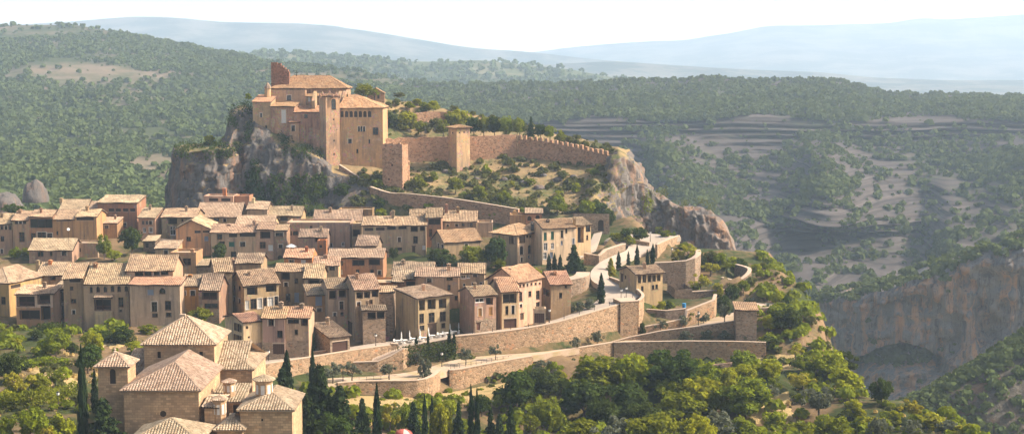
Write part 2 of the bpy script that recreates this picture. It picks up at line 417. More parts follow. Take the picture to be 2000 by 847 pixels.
# ---------------------------------------------------------------- terrain
def smooth1(a, n):
    if n < 1: return a
    k = np.ones(2 * n + 1); k /= k.sum()
    return np.convolve(np.pad(a, n, mode='edge'), k, mode='valid')
def loft(cols, step, segs, sm=2):
    """cols: [(px, [(py, d) * K])]; returns world grid (rows, columns, 3) and its measured px / py"""
    xs = np.array([c[0] for c in cols], float); K = len(cols[0][1])
    gx = np.arange(xs[0], xs[-1] + step, step)
    Y = np.array([[smooth1(np.interp(gx, xs, [c[1][k][j] for c in cols]), sm) for k in range(K)] for j in range(2)])   # 2,K,nx
    rows_y, rows_d = [], []
    for k in range(K - 1):
        n = segs[k]
        for i in range(n + (1 if k == K - 2 else 0)):
            t = i / n
            rows_y.append(Y[0][k] * (1 - t) + Y[0][k + 1] * t); rows_d.append(Y[1][k] * (1 - t) + Y[1][k + 1] * t)
    py = np.array(rows_y); d = np.array(rows_d); px = np.broadcast_to(gx, py.shape)
    return Parr(px, py, d), px, py
def grid_normals(V):
    du = np.gradient(V, axis=1); dv = np.gradient(V, axis=0)
    n = np.cross(du, dv); l = np.linalg.norm(n, axis=-1, keepdims=True); return n / np.maximum(l, 1e-9)
def grid_faces(nr, nc):
    i = np.arange(nr * nc).reshape(nr, nc)
    return np.stack([i[:-1, :-1], i[:-1, 1:], i[1:, 1:], i[1:, :-1]], -1).reshape(-1, 4)
SURF = []
def land(name, V, mat, kind='structure', label=None, cat=None, smooth=True, ground=True):
    nr, nc = V.shape[:2]
    me = np_mesh(name, V.reshape(-1, 3), grid_faces(nr, nc), [mat], smooth=smooth)
    o = bpy.data.objects.new(name, me); link(o)
    tag(o, label, cat, None, kind)
    if ground: SURF.append((V.reshape(-1, 3), grid_faces(nr, nc)))
    return o
def blocky(V, sx, sz, seed):
    """fractured rock: blocks that stand out or sit back"""
    q = V / [sx, sx, sz] + .5 * fbm(V, sx * 2, 3, seed)[..., None]
    f = np.floor(q); return _hash(f[..., 0], f[..., 1], f[..., 2], seed)
# ---- far country
GROUND_ROWS = [(-250, 40), (60, 36), (150, 28), (330, 10), (480, -20), (700, -62), (1600, -62), (2300, -30), (3000, -20), (6000, -40), (9900, -60)]
gy = np.concatenate([np.linspace(a[0], b[0], 9)[:-1] for a, b in zip(GROUND_ROWS, GROUND_ROWS[1:])] + [[9900.]])
gz = np.interp(gy, [r[0] for r in GROUND_ROWS], [r[1] for r in GROUND_ROWS])
gu = np.linspace(-1, 1, 60)
gw = 250 + np.maximum(gy, 0) * .5
V = np.stack([gu[None, :] * gw[:, None], np.repeat(gy[:, None], 60, 1), np.repeat(gz[:, None], 60, 1)], -1)
V[..., 2] += 14 * fbm(V, 700, 4, 3) * (gy > 2600)[:, None]
land('ground', V, M['plainland'], ground=False)
def ridge(pts): return pts
def mountain(name, ridge_pts, d, base_z, mat, amp, sc_, seed, back=1.25):
    xs = np.array([p[0] for p in ridge_pts], float); ys = np.array([p[1] for p in ridge_pts], float)
    gx = np.arange(xs[0], xs[-1] + 12, 12); ry = smooth1(np.interp(gx, xs, ys), 2)
    top = Parr(gx, ry, np.full_like(gx, d))
    rows = []
    for t in np.linspace(0, 1, 30):            # front foot up to the crest, then down the back
        y = d * (.62 + .38 * t); s = t ** 1.25
        rows.append(np.stack([top[:, 0] * (y / d), np.full_like(gx, y), base_z + (top[:, 2] - base_z) * s], -1))
    for t in np.linspace(.15, 1, 6):
        y = d * (1 + (back - 1) * t)
        rows.append(np.stack([top[:, 0] * (y / d), np.full_like(gx, y), top[:, 2] - (top[:, 2] - base_z) * t], -1))
    V = np.array(rows)
    env = np.concatenate([np.sin(np.linspace(0, 1, 30) * math.pi * .5) * (1 - .75 * (np.linspace(0, 1, 30) > .97)), np.full(6, .4)])[:, None]
    rel = (top[:, 2] - base_z)[None, :]
    V[..., 2] += amp * fbm(V, sc_, 5, seed) * env * np.minimum(1, rel / 60)
    return land(name, V, mat, ground=False), V
_, VMR = mountain('mountain', [(700, 118), (900, 112), (1050, 103), (1100, 95), (1180, 88), (1260, 83), (1340, 82), (1440, 68), (1520, 52), (1600, 50), (1700, 47), (1750, 45), (1790, 35), (1850, 38), (1930, 32), (2000, 27), (2250, 22)], 9200, -60, M['far'], 60, 1300, 5)
_, VML = mountain('mountain', [(-300, 70), (-100, 60), (40, 46), (150, 40), (250, 31), (330, 32), (420, 42), (540, 45), (600, 48), (720, 62), (800, 74), (900, 89), (1000, 97), (1060, 102), (1150, 113), (1300, 128), (1450, 139)], 6300, -40, M['far'], 46, 800, 8)
_, VMM = mountain('hill', [(850, 140), (1000, 130), (1100, 124), (1200, 119), (1300, 127), (1450, 135), (1600, 139), (1700, 150), (1850, 156), (2000, 155), (2250, 158)], 4800, -30, M['far'], 20, 480, 13)
# second ridge behind the castle
_, VR2 = mountain('hill', [(250, 150), (400, 118), (490, 106), (560, 104), (620, 112), (740, 117), (820, 122), (900, 120), (950, 119), (1000, 127), (1100, 134), (1180, 148), (1260, 160), (1330, 175)], 2700, 10, M['mesa'], 14, 240, 21)
# ---- left valley side
LEFT = [
 (-260, [(520, 520), (430, 640), (330, 900), (200, 1250), (110, 1600), (60, 1900), (110, 2200)]),
 (-60, [(520, 520), (430, 640), (320, 900), (190, 1250), (100, 1600), (52, 1900), (110, 2200)]),
 (60, [(520, 520), (425, 640), (315, 900), (190, 1250), (95, 1600), (49, 1900), (110, 2200)]),
 (150, [(520, 520), (420, 640), (310, 900), (190, 1250), (100, 1600), (50, 1900), (110, 2200)]),
 (230, [(520, 520), (420, 640), (310, 900), (195, 1230), (112, 1560), (63, 1850), (120, 2200)]),
 (300, [(520, 530), (420, 640), (310, 900), (200, 1220), (125, 1540), (75, 1800), (130, 2200)]),
 (400, [(520, 540), (420, 650), (310, 900), (210, 1200), (140, 1500), (94, 1750), (140, 2200)]),
 (480, [(520, 550), (420, 660), (310, 900), (215, 1180), (150, 1480), (110, 1720), (150, 2200)]),
 (600, [(520, 570), (420, 680), (310, 900), (220, 1180), (165, 1450), (132, 1680), (165, 2100)]),
 (760, [(520, 600), (420, 700), (310, 900), (230, 1150), (185, 1400), (155, 1600), (180, 2000)]),
 (900, [(530, 620), (430, 720), (320, 900), (245, 1120), (200, 1350), (172, 1500), (190, 1900)]),
]
V, LPX, LPY = loft(LEFT, 7, [8, 34, 34, 30, 20, 8])
env = np.clip((LPY - 60) / 60, .25, 1)
V[..., 2] += (12 * fbm(V, 150, 5, 31) + 3.5 * np.abs(fbm(V, 45, 3, 35))) * env
land('hillside', V, M['hillleft']); VL = V
# ---- plateau and badlands beyond the gorge
def badcol(px, top, rim, dt=1480, low=0):
    w_ = 9 * math.sin(px * .013) + 6 * math.sin(px * .031 + 1)
    return (px, [(760 + low, 640), (610, 720), (520, 800), (430, 900), (340, 1010), (rim + 36 + w_ * .4, 1112), (rim, 1134), (rim - 38, 1280), (top, dt), (top + 25, dt + 350)])
BAD = [badcol(760, 172, 240), badcol(900, 168, 238), badcol(1000, 165, 235), badcol(1100, 166, 228), badcol(1180, 162, 226), badcol(1250, 158, 228), badcol(1330, 155, 230), badcol(1380, 151, 228), badcol(1450, 158, 228),
       badcol(1520, 156, 232), badcol(1600, 158, 228), badcol(1650, 160, 230), badcol(1690, 176, 236), badcol(1740, 186, 240), badcol(1800, 187, 244), badcol(1850, 186, 240), badcol(1900, 187, 236), badcol(2000, 189, 232), badcol(2150, 190, 226), badcol(2300, 195, 226)]
V, BPX, BPY = loft(BAD, 4.5, [6, 26, 46, 56, 56, 34, 22, 14, 16, 6], 4)
# spurs that stand out from the slope towards the gorge, and gullies between them
def spur(px, cx, py, y0, w0, w1, y1):
    t = np.clip((py - y0) / (y1 - y0), 0, 1); w = w0 + (w1 - w0) * t
    return np.exp(-((px - cx) / w) ** 2) * np.clip((py - y0) / 18, 0, 1) * np.clip((y1 + 40 - py) / 60, 0, 1)
sp = 70 * spur(BPX, 1600 + (BPY - 270) * .2, BPY, 268, 26, 130, 420) + 62 * spur(BPX, 1290 + (BPY - 260) * .35, BPY, 262, 30, 110, 400) + 85 * spur(BPX, 2040 - (BPY - 270) * .55, BPY, 262, 60, 150, 520) \
   + 50 * spur(BPX, 1580, BPY, 480, 50, 140, 620) + 55 * spur(BPX, 1420, BPY, 395, 40, 90, 520) + 45 * spur(BPX, 1840, BPY, 330, 30, 70, 430) + 50 * spur(BPX, 1740, BPY, 500, 40, 90, 600)
gul = -40 * np.exp(-((BPX - (1800 - (BPY - 440) * .25)) / 34) ** 2) * np.clip((BPY - 300) / 80, 0, 1) * np.clip((640 - BPY) / 60, 0, 1)
away = V / np.linalg.norm(V[..., :2], axis=-1, keepdims=True); away[..., 2] = 0
mid = np.clip((BPY - 236) / 25, 0, 1)
wob = 16 * fbm(V * [1, 1, 2.2], 130, 5, 41) + 9 * np.abs(fbm(V * [1, 1, 1.5], 48, 4, 44))
V = V - away * ((sp * 2.0 + gul * 1.6 + wob) * mid)[..., None]
# bedding: benches and little cliffs
zz = V[..., 2] + 4 * fbm(V, 120, 3, 47)
stepz = 4.2; fr = zz / stepz - np.floor(zz / stepz)
V = V - away * ((np.clip(fr * 3.2, 0, 1) - fr) * -18 * mid)[..., None]
V[..., 2] += (6 * fbm(V, 90, 4, 49)) * (1 - mid) * np.clip((BPY - 150) / 30, .2, 1)
land('canyon_side', V, M['badland']); VB = V
# ---- the gorge wall on the right
def gcol(px, top, back, d, bot=765):
    return (px, [(bot + 90, d - 30), (bot, d - 6), (top + (bot - top) * .55, d + 4), (top + 14, d), (top, d + 4), (back, d + 60), (back + 30, d + 130)])
GOR = [gcol(1520, 640, 622, 640), gcol(1575, 606, 588, 630), gcol(1600, 590, 574, 622), gcol(1660, 582, 566, 612), gcol(1720, 566, 548, 600), gcol(1790, 545, 522, 590), gcol(1850, 525, 505, 585), gcol(1920, 502, 486, 580), gcol(2000, 476, 462, 575), gcol(2120, 440, 428, 570), gcol(2300, 400, 388, 565)]
V, GPX, GPY = loft(GOR, 4, [4, 40, 40, 4, 12, 4], 2)
nr = V.shape[0]; rowi = np.arange(nr)[:, None]
face = np.clip(rowi / 6, 0, 1) * np.clip((92 - rowi) / 8, 0, 1)
away = V / np.linalg.norm(V[..., :2], axis=-1, keepdims=True); away[..., 2] = 0
w = 8 * fbm(V * [1, 1, .25], 26, 5, 51) + 14 * fbm(V * [1, 1, .4], 90, 3, 53) + 5 * (np.abs(fbm(V * [1, 1, .18], 14, 4, 55)) * 2 - .5) + 3 * fbm(V * [.3, .3, 1.6], 10, 3, 58) + 2.6 * blocky(V, 8, 14, 721) + 1.4 * blocky(V, 3.5, 5, 722)
def cave(cx, cy, rx, ry, dep_):
    r = ((GPX - cx) / rx) ** 2 + ((GPY - cy) / ry) ** 2
    return dep_ * np.clip(1.25 - r, 0, 1) ** .6
wx = 22 * fbm(V, 22, 4, 54); wy = 12 * fbm(V, 16, 4, 56)
def arch(cx, top, rx, ry, dep_):
    u = (GPX + wx - cx) / rx; y0 = top + ry * u * u                  # roof line of the overhang
    dpy = GPY + wy - y0
    return dep_ * np.clip(dpy / 5, 0, 1) * np.clip(1 - dpy / (ry * 1.5), 0, 1) ** .7 * np.clip(1.15 - u * u, 0, 1) ** .5
cv = arch(1748, 674, 96, 34, 26) + .5 * arch(1770, 575, 90, 60, 7) - 4 * fbm(V, 7, 4, 59)
V = V + away * ((w + cv) * face)[..., None]
V[..., 2] += 6 * fbm(V, 22, 4, 57) * (rowi >= 82)
land('gorge_cliff', V, M['gorge'], label='tall grey and rust streaked gorge cliff with dark caves', smooth=False); VG = V
# ---- the lower spur in front of it
SPR = [(1740, [(900, 380), (850, 392), (810, 400), (806, 410), (830, 440)]), (1800, [(900, 380), (835, 392), (782, 402), (772, 412), (800, 450)]), (1850, [(900, 380), (805, 392), (752, 404), (745, 415), (780, 460)]),
       (1900, [(900, 380), (785, 392), (728, 405), (716, 418), (750, 470)]), (1950, [(900, 380), (760, 392), (700, 406), (684, 420), (720, 480)]), (2000, [(900, 380), (745, 392), (680, 407), (652, 422), (700, 490)]), (2150, [(900, 380), (700, 392), (620, 407), (585, 425), (640, 500)])]
V, SPX, SPY = loft(SPR, 4, [26, 18, 12, 8], 2)
away = V / np.linalg.norm(V[..., :2], axis=-1, keepdims=True); away[..., 2] = 0
V = V + away * (5 * fbm(V * [1, 1, .4], 18, 5, 61) + 3 * fbm(V, 40, 3, 63))[..., None]
land('gorge_spur', V, M['spur'], label='dark lower spur of the gorge with scrub on top'); VS = V
# ---- the castle rock
CR = [
 (325, [(480, 445), (470, 446), (460, 447), (455, 450), (452, 455), (470, 480)]),
 (343, [(470, 432), (410, 434), (300, 437), (294, 446), (292, 460), (400, 490)]),
 (360, [(470, 430), (405, 432), (296, 435), (286, 448), (284, 462), (400, 490)]),
 (400, [(470, 428), (405, 430), (293, 434), (283, 448), (280, 464), (400, 490)]),
 (440, [(470, 428), (405, 430), (294, 434), (286, 446), (284, 462), (400, 490)]),
 (456, [(470, 428), (405, 432), (290, 440), (226, 448), (212, 460), (400, 495)]),
 (472, [(470, 427), (405, 433), (290, 443), (215, 449), (206, 460), (400, 495)]),
 (500, [(470, 426), (405, 430), (286, 440), (240, 446), (212, 468), (400, 500)]),
 (540, [(470, 425), (405, 428), (280, 438), (262, 444), (212, 470), (400, 500)]),
 (580, [(470, 424), (405, 427), (292, 437), (280, 441), (212, 472), (400, 500)]),
 (625, [(470, 423), (405, 426), (310, 434), (300, 439), (212, 474), (400, 500)]),
 (650, [(470, 422), (405, 424), (336, 433), (326, 438), (210, 476), (400, 500)]),
 (700, [(470, 418), (395, 423), (350, 430), (328, 438), (196, 482), (400, 505)]),
 (745, [(470, 416), (392, 422), (360, 430), (330, 440), (190, 486), (400, 510)]),
 (800, [(470, 412), (395, 420), (360, 432), (330, 448), (200, 490), (400, 515)]),
 (870, [(470, 408), (408, 416), (370, 432), (322, 450), (212, 492), (400, 515)]),
 (950, [(470, 404), (415, 412), (372, 430), (312, 455), (228, 492), (400, 515)]),
 (1020, [(470, 400), (425, 408), (376, 428), (310, 455), (245, 490), (400, 510)]),
 (1090, [(470, 398), (425, 406), (380, 426), (318, 450), (262, 484), (400, 505)]),
 (1140, [(470, 398), (425, 405), (384, 422), (324, 446), (273, 478), (400, 500)]),
 (1156, [(470, 400), (428, 407), (352, 424), (328, 443), (277, 475), (400, 500)]),
 (1185, [(480, 408), (445, 412), (346, 427), (334, 439), (281, 468), (400, 500)]),
 (1205, [(490, 418), (452, 420), (304, 429), (294, 438), (286, 464), (400, 500)]),
 (1225, [(490, 422), (456, 424), (312, 432), (304, 438), (298, 460), (420, 500)]),
 (1250, [(495, 426), (458, 428), (345, 435), (338, 442), (332, 456), (430, 500)]),
 (1275, [(500, 432), (460, 436), (410, 440), (385, 446), (376, 458), (450, 500)]),
]
V, CPX, CPY = loft(CR, 2.5, [8, 40, 22, 40, 12], 2)
nrm = grid_normals(V); nrm *= -np.sign((nrm * (V - np.array([0, 0, CAMZ]))).sum(-1, keepdims=True))
steep = np.clip((.75 - np.abs(nrm[..., 2])) * 4, 0, 1)
isl = np.clip((700 - CPX) / 40, 0, 1) + np.clip((CPX - 1150) / 30, 0, 1)
V = V + nrm * ((1.5 * fbm(V * [1, 1, .16], 8, 5, 71) + 1.8 * fbm(V * [1, 1, .3], 24, 3, 73) + 1.7 * (.5 - np.abs(fbm(V * [1, 1, .25], 5, 3, 77)) * 2) + .7 * fbm(V * [1, 1, .35], 2.6, 3, 79) + 1.0 * blocky(V, 3.2, 7, 701) + .6 * blocky(V, 1.6, 2.6, 702)) * steep * np.minimum(isl, 1))[..., None]
V[..., 2] += .9 * fbm(V, 8, 4, 75) * (1 - steep * .6)
nr, nc = V.shape[:2]
cf = grid_faces(nr, nc)
cx = CPX[:-1, :-1].ravel(); cy = CPY[:-1, :-1].ravel(); row = np.repeat(np.arange(nr - 1), nc - 1)
fn = np.cross(V.reshape(-1, 3)[cf[:, 1]] - V.reshape(-1, 3)[cf[:, 0]], V.reshape(-1, 3)[cf[:, 3]] - V.reshape(-1, 3)[cf[:, 0]])
fnz = np.abs(fn[:, 2]) / np.maximum(np.linalg.norm(fn, axis=1), 1e-9)
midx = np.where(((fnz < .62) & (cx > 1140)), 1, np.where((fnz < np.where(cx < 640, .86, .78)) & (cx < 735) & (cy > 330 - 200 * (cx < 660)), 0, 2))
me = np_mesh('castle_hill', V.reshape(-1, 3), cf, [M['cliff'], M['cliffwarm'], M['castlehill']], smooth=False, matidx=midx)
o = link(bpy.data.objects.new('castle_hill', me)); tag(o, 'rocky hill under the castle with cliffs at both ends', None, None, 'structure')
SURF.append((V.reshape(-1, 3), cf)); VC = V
# ---- the cliff that runs down to the right from the castle hill
RC = [
 (1235, [(560, 424), (480, 428), (420, 432), (372, 436), (366, 440), (480, 490)]),
 (1262, [(560, 424), (480, 427), (420, 430), (374, 434), (367, 438), (480, 490)]),
 (1285, [(560, 422), (485, 425), (432, 428), (388, 432), (379, 436), (490, 490)]),
 (1320, [(560, 420), (490, 422), (442, 425), (404, 429), (396, 433), (500, 490)]),
 (1360, [(570, 416), (500, 418), (452, 421), (415, 425), (406, 430), (510, 490)]),
 (1395, [(580, 412), (510, 414), (462, 418), (427, 422), (419, 427), (520, 490)]),
 (1415, [(590, 410), (520, 413), (474, 417), (444, 421), (435, 426), (530, 490)]),
 (1432, [(600, 410), (535, 414), (502, 418), (476, 423), (469, 428), (560, 490)]),
 (1446, [(620, 412), (580, 418), (545, 424), (520, 430), (513, 436), (600, 490)]),
]
V, RPX, RPY = loft(RC, 2.5, [10, 26, 26, 6, 6], 2)
nrm = grid_normals(V); nrm *= -np.sign((nrm * (V - np.array([0, 0, CAMZ]))).sum(-1, keepdims=True))
V = V + nrm * ((1.1 * fbm(V * [1, 1, .14], 8, 5, 81) + 1.0 * fbm(V * [1, 1, .3], 26, 3, 83) + 1.5 * (.5 - np.abs(fbm(V * [1, 1, .22], 5, 3, 87)) * 2) + .7 * fbm(V * [1, 1, .3], 2.6, 3, 89) + 1.1 * blocky(V, 3.0, 8, 711) + .6 * blocky(V, 1.5, 2.6, 712)) * np.clip((np.arange(V.shape[0])[:, None] < 62) * 1.0, .15, 1))[..., None]
V[..., 2] += 2.2 * fbm(V * [1, 1, 0], 5, 4, 88) * np.clip((np.arange(V.shape[0])[:, None] - 50) / 10, 0, 1)
land('rock_spur', V, M['cliffwarm'], smooth=False, label='grey limestone spur falling away right of the castle hill'); VRC = V
# ---------------------------------------------------------------- building kit
CTRL = []          # points of the village ground, collected from everything that stands on it
def hcross(px, py, O, U):
    """distance along the wall line O + u U (plan) where the sight line of a photo column crosses it, and its depth"""
    t = tx(px, py)
    u = (t * O.y - O.x) / (U.x - t * U.y)
    return u, O.y + u * U.y
def wall_holes(mb, O, U, W, z0, z1, holes, mi=0):
    """a wall with real openings: O plan corner, U along, outside is U x Z"""
    N = Vector((U.y, -U.x, 0))
    us = sorted({0.0, W} | {h[0] for h in holes} | {h[1] for h in holes})
    vs = sorted({z0, z1} | {h[2] for h in holes} | {h[3] for h in holes})
    Q = lambda u, z, k=0.0: (O.x + U.x * u - N.x * k, O.y + U.y * u - N.y * k, z)
    for a, b in zip(us, us[1:]):
        if b - a < 1e-4: continue
        for c, d in zip(vs, vs[1:]):
            if d - c < 1e-4: continue
            mu, mv = (a + b) / 2, (c + d) / 2
            if any(h[0] < mu < h[1] and h[2] < mv < h[3] for h in holes): continue
            mb.face([Q(a, c), Q(b, c), Q(b, d), Q(a, d)], [(a, c), (b, c), (b, d), (a, d)], mi)
    for a, b, c, d, k in holes:
        mb.face([Q(a, c), Q(a, c, k), Q(a, d, k), Q(a, d)][::-1], mi=mi); mb.face([Q(b, c), Q(b, c, k), Q(b, d, k), Q(b, d)], mi=mi)
        mb.face([Q(a, c), Q(b, c), Q(b, c, k), Q(a, c, k)], mi=mi); mb.face([Q(a, d), Q(b, d), Q(b, d, k), Q(a, d, k)][::-1], mi=mi)
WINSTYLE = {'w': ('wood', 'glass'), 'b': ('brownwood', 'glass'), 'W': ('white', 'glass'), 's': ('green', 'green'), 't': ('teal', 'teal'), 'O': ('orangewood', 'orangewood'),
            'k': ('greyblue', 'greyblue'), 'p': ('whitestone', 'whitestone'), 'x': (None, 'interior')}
def put_opening(root, wallob, O, U, a, b, c, d, kind):
    """window / door / loggia that fills the opening a..b, c..d; a child of the house, its pane a child of it"""
    N = Vector((U.y, -U.x, 0)); w, h = b - a, d - c
    Q = lambda u, z, k: Vector((O.x + U.x * u - N.x * k, O.y + U.y * u - N.y * k, z))
    def bar(mb, u0, u1, z0_, z1_, k0, k1): mb.box(Q(u0, z0_, k1), U * (u1 - u0), N * (k1 - k0), (0, 0, z1_ - z0_))
    arch = kind in 'aA'
    if arch:
        mb = MB(); r = w / 2; n = 8; zc = d - r
        for i in range(n):
            a0, a1 = math.pi * i / n, math.pi * (i + 1) / n
            p0 = (a + r - r * math.cos(a0), zc + r * math.sin(a0)); p1 = (a + r - r * math.cos(a1), zc + r * math.sin(a1))
            mb.face([Q(p0[0], p0[1], -.01), Q(p1[0], p1[1], -.01), Q(p1[0], d + .02, -.01), Q(p0[0], d + .02, -.01)])
            mb.face([Q(p0[0], p0[1], .2), Q(p1[0], p1[1], .2), Q(p1[0], p1[1], -.01), Q(p0[0], p0[1], -.01)])
        ar = mb.build('window_arch', wallob.data.materials[0], root)
        kind = 'w' if kind == 'a' else 'x'
    if kind in WINSTYLE:
        fm, pm = WINSTYLE[kind]
        mb = MB(); t = min(.09, w * .16)
        if fm:
            bar(mb, a + .002, a + t, c + .002, d - .002, .10, .18); bar(mb, b - t, b - .002, c + .002, d - .002, .10, .18); bar(mb, a + t, b - t, d - t, d - .002, .10, .18); bar(mb, a + t, b - t, c + .002, c + t, .10, .18)
            if w > .7: bar(mb, (a + b) / 2 - t * .4, (a + b) / 2 + t * .4, c + t, d - t, .11, .175)
            if h > 1.5: bar(mb, a + t, b - t, c + h * .62, c + h * .62 + t * .7, .115, .17)
            bar(mb, a - .06, b + .06, c - .07, c - .002, -.07, .05)
        else:
            bar(mb, a - .04, b + .04, c - .06, c - .002, -.05, .05)
        f = mb.build('window', M[fm or 'coping'], root)
        if fm and (int(O.x * 7 + a * 13 + c * 5) % 3 == 0):
            sb = MB(); e = .16
            bar(sb, a - e, a - .003, c - .06, d + e, -.03, .1); bar(sb, b + .003, b + e, c - .06, d + e, -.03, .1); bar(sb, a - .003, b + .003, d + .003, d + e, -.03, .1)
            sb.build('surround', M['mortar'], f)
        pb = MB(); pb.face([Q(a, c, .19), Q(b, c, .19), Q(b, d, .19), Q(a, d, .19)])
        pb.build('pane_or_shade' if pm in ('glass', 'interior') else 'shutter', M[pm], f)  # unglazed openings get a sheet coloured as the shade of the room
    elif kind in 'dDg':
        mb = MB(); n = max(2, int(w / .35)); m = {'d': 'wood', 'D': 'brownwood', 'g': 'garage'}[kind]
        for i in range(n):
            bar(mb, a + w * i / n + .008, a + w * (i + 1) / n - .008, c + .002, d - .002, .16, .24)
        bar(mb, a + .002, b - .002, c + h * .5 - .05, c + h * .5 + .05, .13, .16)
        f = mb.build('garage_door' if kind == 'g' else 'door', M[m], root)
        lb = MB(); bar(lb, a - .15, b + .15, d + .002, d + .18, -.05, .1); lb.build('lintel', M['wood' if kind != 'g' else 'coping'], f)
    elif kind in 'olrK':                     # open gallery: posts, rail, back wall coloured dark as a room in shade
        mb = MB()
        n = max(1, round(w / 1.9))
        for i in range(n + 1):
            u = a + .06 + (w - .12) * i / n; bar(mb, u - .06, u + .06, c + .002, d - .002, .06, .2)
        bar(mb, a, b, d - .16, d - .002, .05, .22)
        f = mb.build('gallery', M['wood'], root)
        rb = MB(); hr = min(1.0, h * .42)
        if kind in 'or':
            bar(rb, a + .1, b - .1, c + hr - .05, c + hr, .1, .15)
            k = int(w / .28)
            for i in range(k): bar(rb, a + .1 + (w - .2) * (i + .5) / k - .014, a + .1 + (w - .2) * (i + .5) / k + .014, c + .002, c + hr - .05, .11, .14)
            rb.build('railing', M['iron' if kind == 'o' else 'redwood'], f)
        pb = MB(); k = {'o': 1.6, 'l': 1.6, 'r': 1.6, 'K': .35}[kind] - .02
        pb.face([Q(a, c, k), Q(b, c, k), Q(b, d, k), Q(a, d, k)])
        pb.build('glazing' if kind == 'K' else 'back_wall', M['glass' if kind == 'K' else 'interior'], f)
HOLE_DEPTH = {'o': 1.6, 'l': 1.6, 'r': 1.6, 'K': .35}
def roof_slope(mb, poly, rows=0, per=.40, amp=.15, thick=.14):
    """one tiled plane: poly[0]->poly[1] is the eave; barrel tiles run up the slope as real ribs"""
    poly = [Vector(p) for p in poly]
    U = (poly[1] - poly[0]).normalized()
    n = U.cross(poly[2] - poly[0]).normalized()
    if n.z < 0: n = -n
    Vv = n.cross(U)
    O = poly[0]
    loc = [((p - O).dot(U), (p - O).dot(Vv)) for p in poly]
    # slab below the tiles
    low = [p - n * thick for p in poly]
    seq = list(range(len(poly)))
    if U.cross(poly[2] - poly[0]).z < 0: seq.reverse()
    mb.face([low[i] for i in reversed(seq)], mi=1)
    for i, j in zip(seq, seq[1:] + seq[:1]): mb.face([low[i], low[j], poly[j], poly[i]], mi=1)
    umin, umax = min(l[0] for l in loc), max(l[0] for l in loc)
    def span(u):
        vs = []
        for (a, b), (c, d) in zip(loc, loc[1:] + loc[:1]):
            if abs(c - a) < 1e-6:
                if abs(u - a) < 1e-4: vs += [b, d]
                continue
            t = (u - a) / (c - a)
            if -1e-6 <= t <= 1 + 1e-6: vs.append(b + (d - b) * t)
        return (min(vs), max(vs)) if vs else None
    S = 4
    us = np.arange(math.floor(umin / per * S), math.ceil(umax / per * S) + 1) / S * per
    us = sorted({umin + 1e-4, umax - 1e-4} | {float(u) for u in us if umin < u < umax})
    prof = lambda u: amp * abs(math.sin(math.pi * u / per)) ** .8 + .012
    sp = [(u, span(u)) for u in us]
    rnd = random.Random(int(abs(O.x * 13 + O.y * 7) * 10))
    def q(u, v, h): return O + U * u + Vv * v + n * h
    if not rows:
        for (u0, s0), (u1, s1) in zip(sp, sp[1:]):
            if not s0 or not s1: continue
            k = max(1, int(max(s0[1] - s0[0], s1[1] - s1[0]) / 1.6))
            for i in range(k):
                a0, b0 = s0[0] + (s0[1] - s0[0]) * i / k, s0[0] + (s0[1] - s0[0]) * (i + 1) / k
                a1, b1 = s1[0] + (s1[1] - s1[0]) * i / k, s1[0] + (s1[1] - s1[0]) * (i + 1) / k
                up = .035
                pts = [q(u0, a0, prof(u0) + up), q(u1, a1, prof(u1) + up), q(u1, b1, prof(u1)), q(u0, b0, prof(u0))]
                mb.face(pts, [(u0, a0), (u1, a1), (u1, b1), (u0, b0)])
    else:
        R = rows
        for (u0, s0), (u1, s1) in zip(sp, sp[1:]):
            if not s0 or not s1: continue
            k0 = math.floor(min(s0[0], s1[0]) / R); k1 = math.ceil(max(s0[1], s1[1]) / R)
            col = math.floor((u0 + u1) / 2 / per + 1e-6); off = rnd.Random if False else ((col * 7919) % 13 / 13.0) * R * .5
            for k in range(k0, k1 + 1):
                va, vb = k * R + off - R * .5, (k + 1) * R + off - R * .5
                a0, b0 = max(va, s0[0]), min(vb, s0[1]); a1, b1 = max(va, s1[0]), min(vb, s1[1])
                if b0 <= a0 and b1 <= a1: continue
                b0 = max(a0, b0); b1 = max(a1, b1)
                up = .05
                lift = ((col * 31 + k * 17) % 7) / 7 * .02
                mb.face([q(u0, a0, prof(u0) + up + lift), q(u1, a1, prof(u1) + up + lift), q(u1, b1, prof(u1) + lift), q(u0, b0, prof(u0) + lift)], [(u0, a0), (u1, a1), (u1, b1), (u0, b0)])
                mb.face([q(u0, a0, prof(u0)), q(u1, a1, prof(u1)), q(u1, a1, prof(u1) + up + lift), q(u0, a0, prof(u0) + up + lift)], [(u0, a0), (u1, a1), (u1, a1), (u0, a0)])
def ridge_cap(mb, a, b, r=.15, mi=0):
    a, b = Vector(a), Vector(b); d = b - a; L = d.length
    if L < .3: return
    n = max(1, int(L / .5)); t = d.normalized(); x = t.cross(Vector((0, 0, 1))).normalized(); y = x.cross(t)
    for i in range(n):
        p, p2 = a + d * (i / n), a + d * ((i + 1) / n)
        for k in range(4):
            a0, a1 = math.pi * k / 4, math.pi * (k + 1) / 4
            c = lambda q, an, rr: q + x * (rr * math.cos(an)) + y * (rr * math.sin(an) + .04)
            mb.face([c(p, a0, r * 1.1), c(p, a1, r * 1.1), c(p2, a1, r * .9), c(p2, a0, r * .9)][::-1], [(i * .5, k * .3), (i * .5, k * .3 + .3), (i * .5 + .5, k * .3 + .3), (i * .5 + .5, k * .3)], mi)
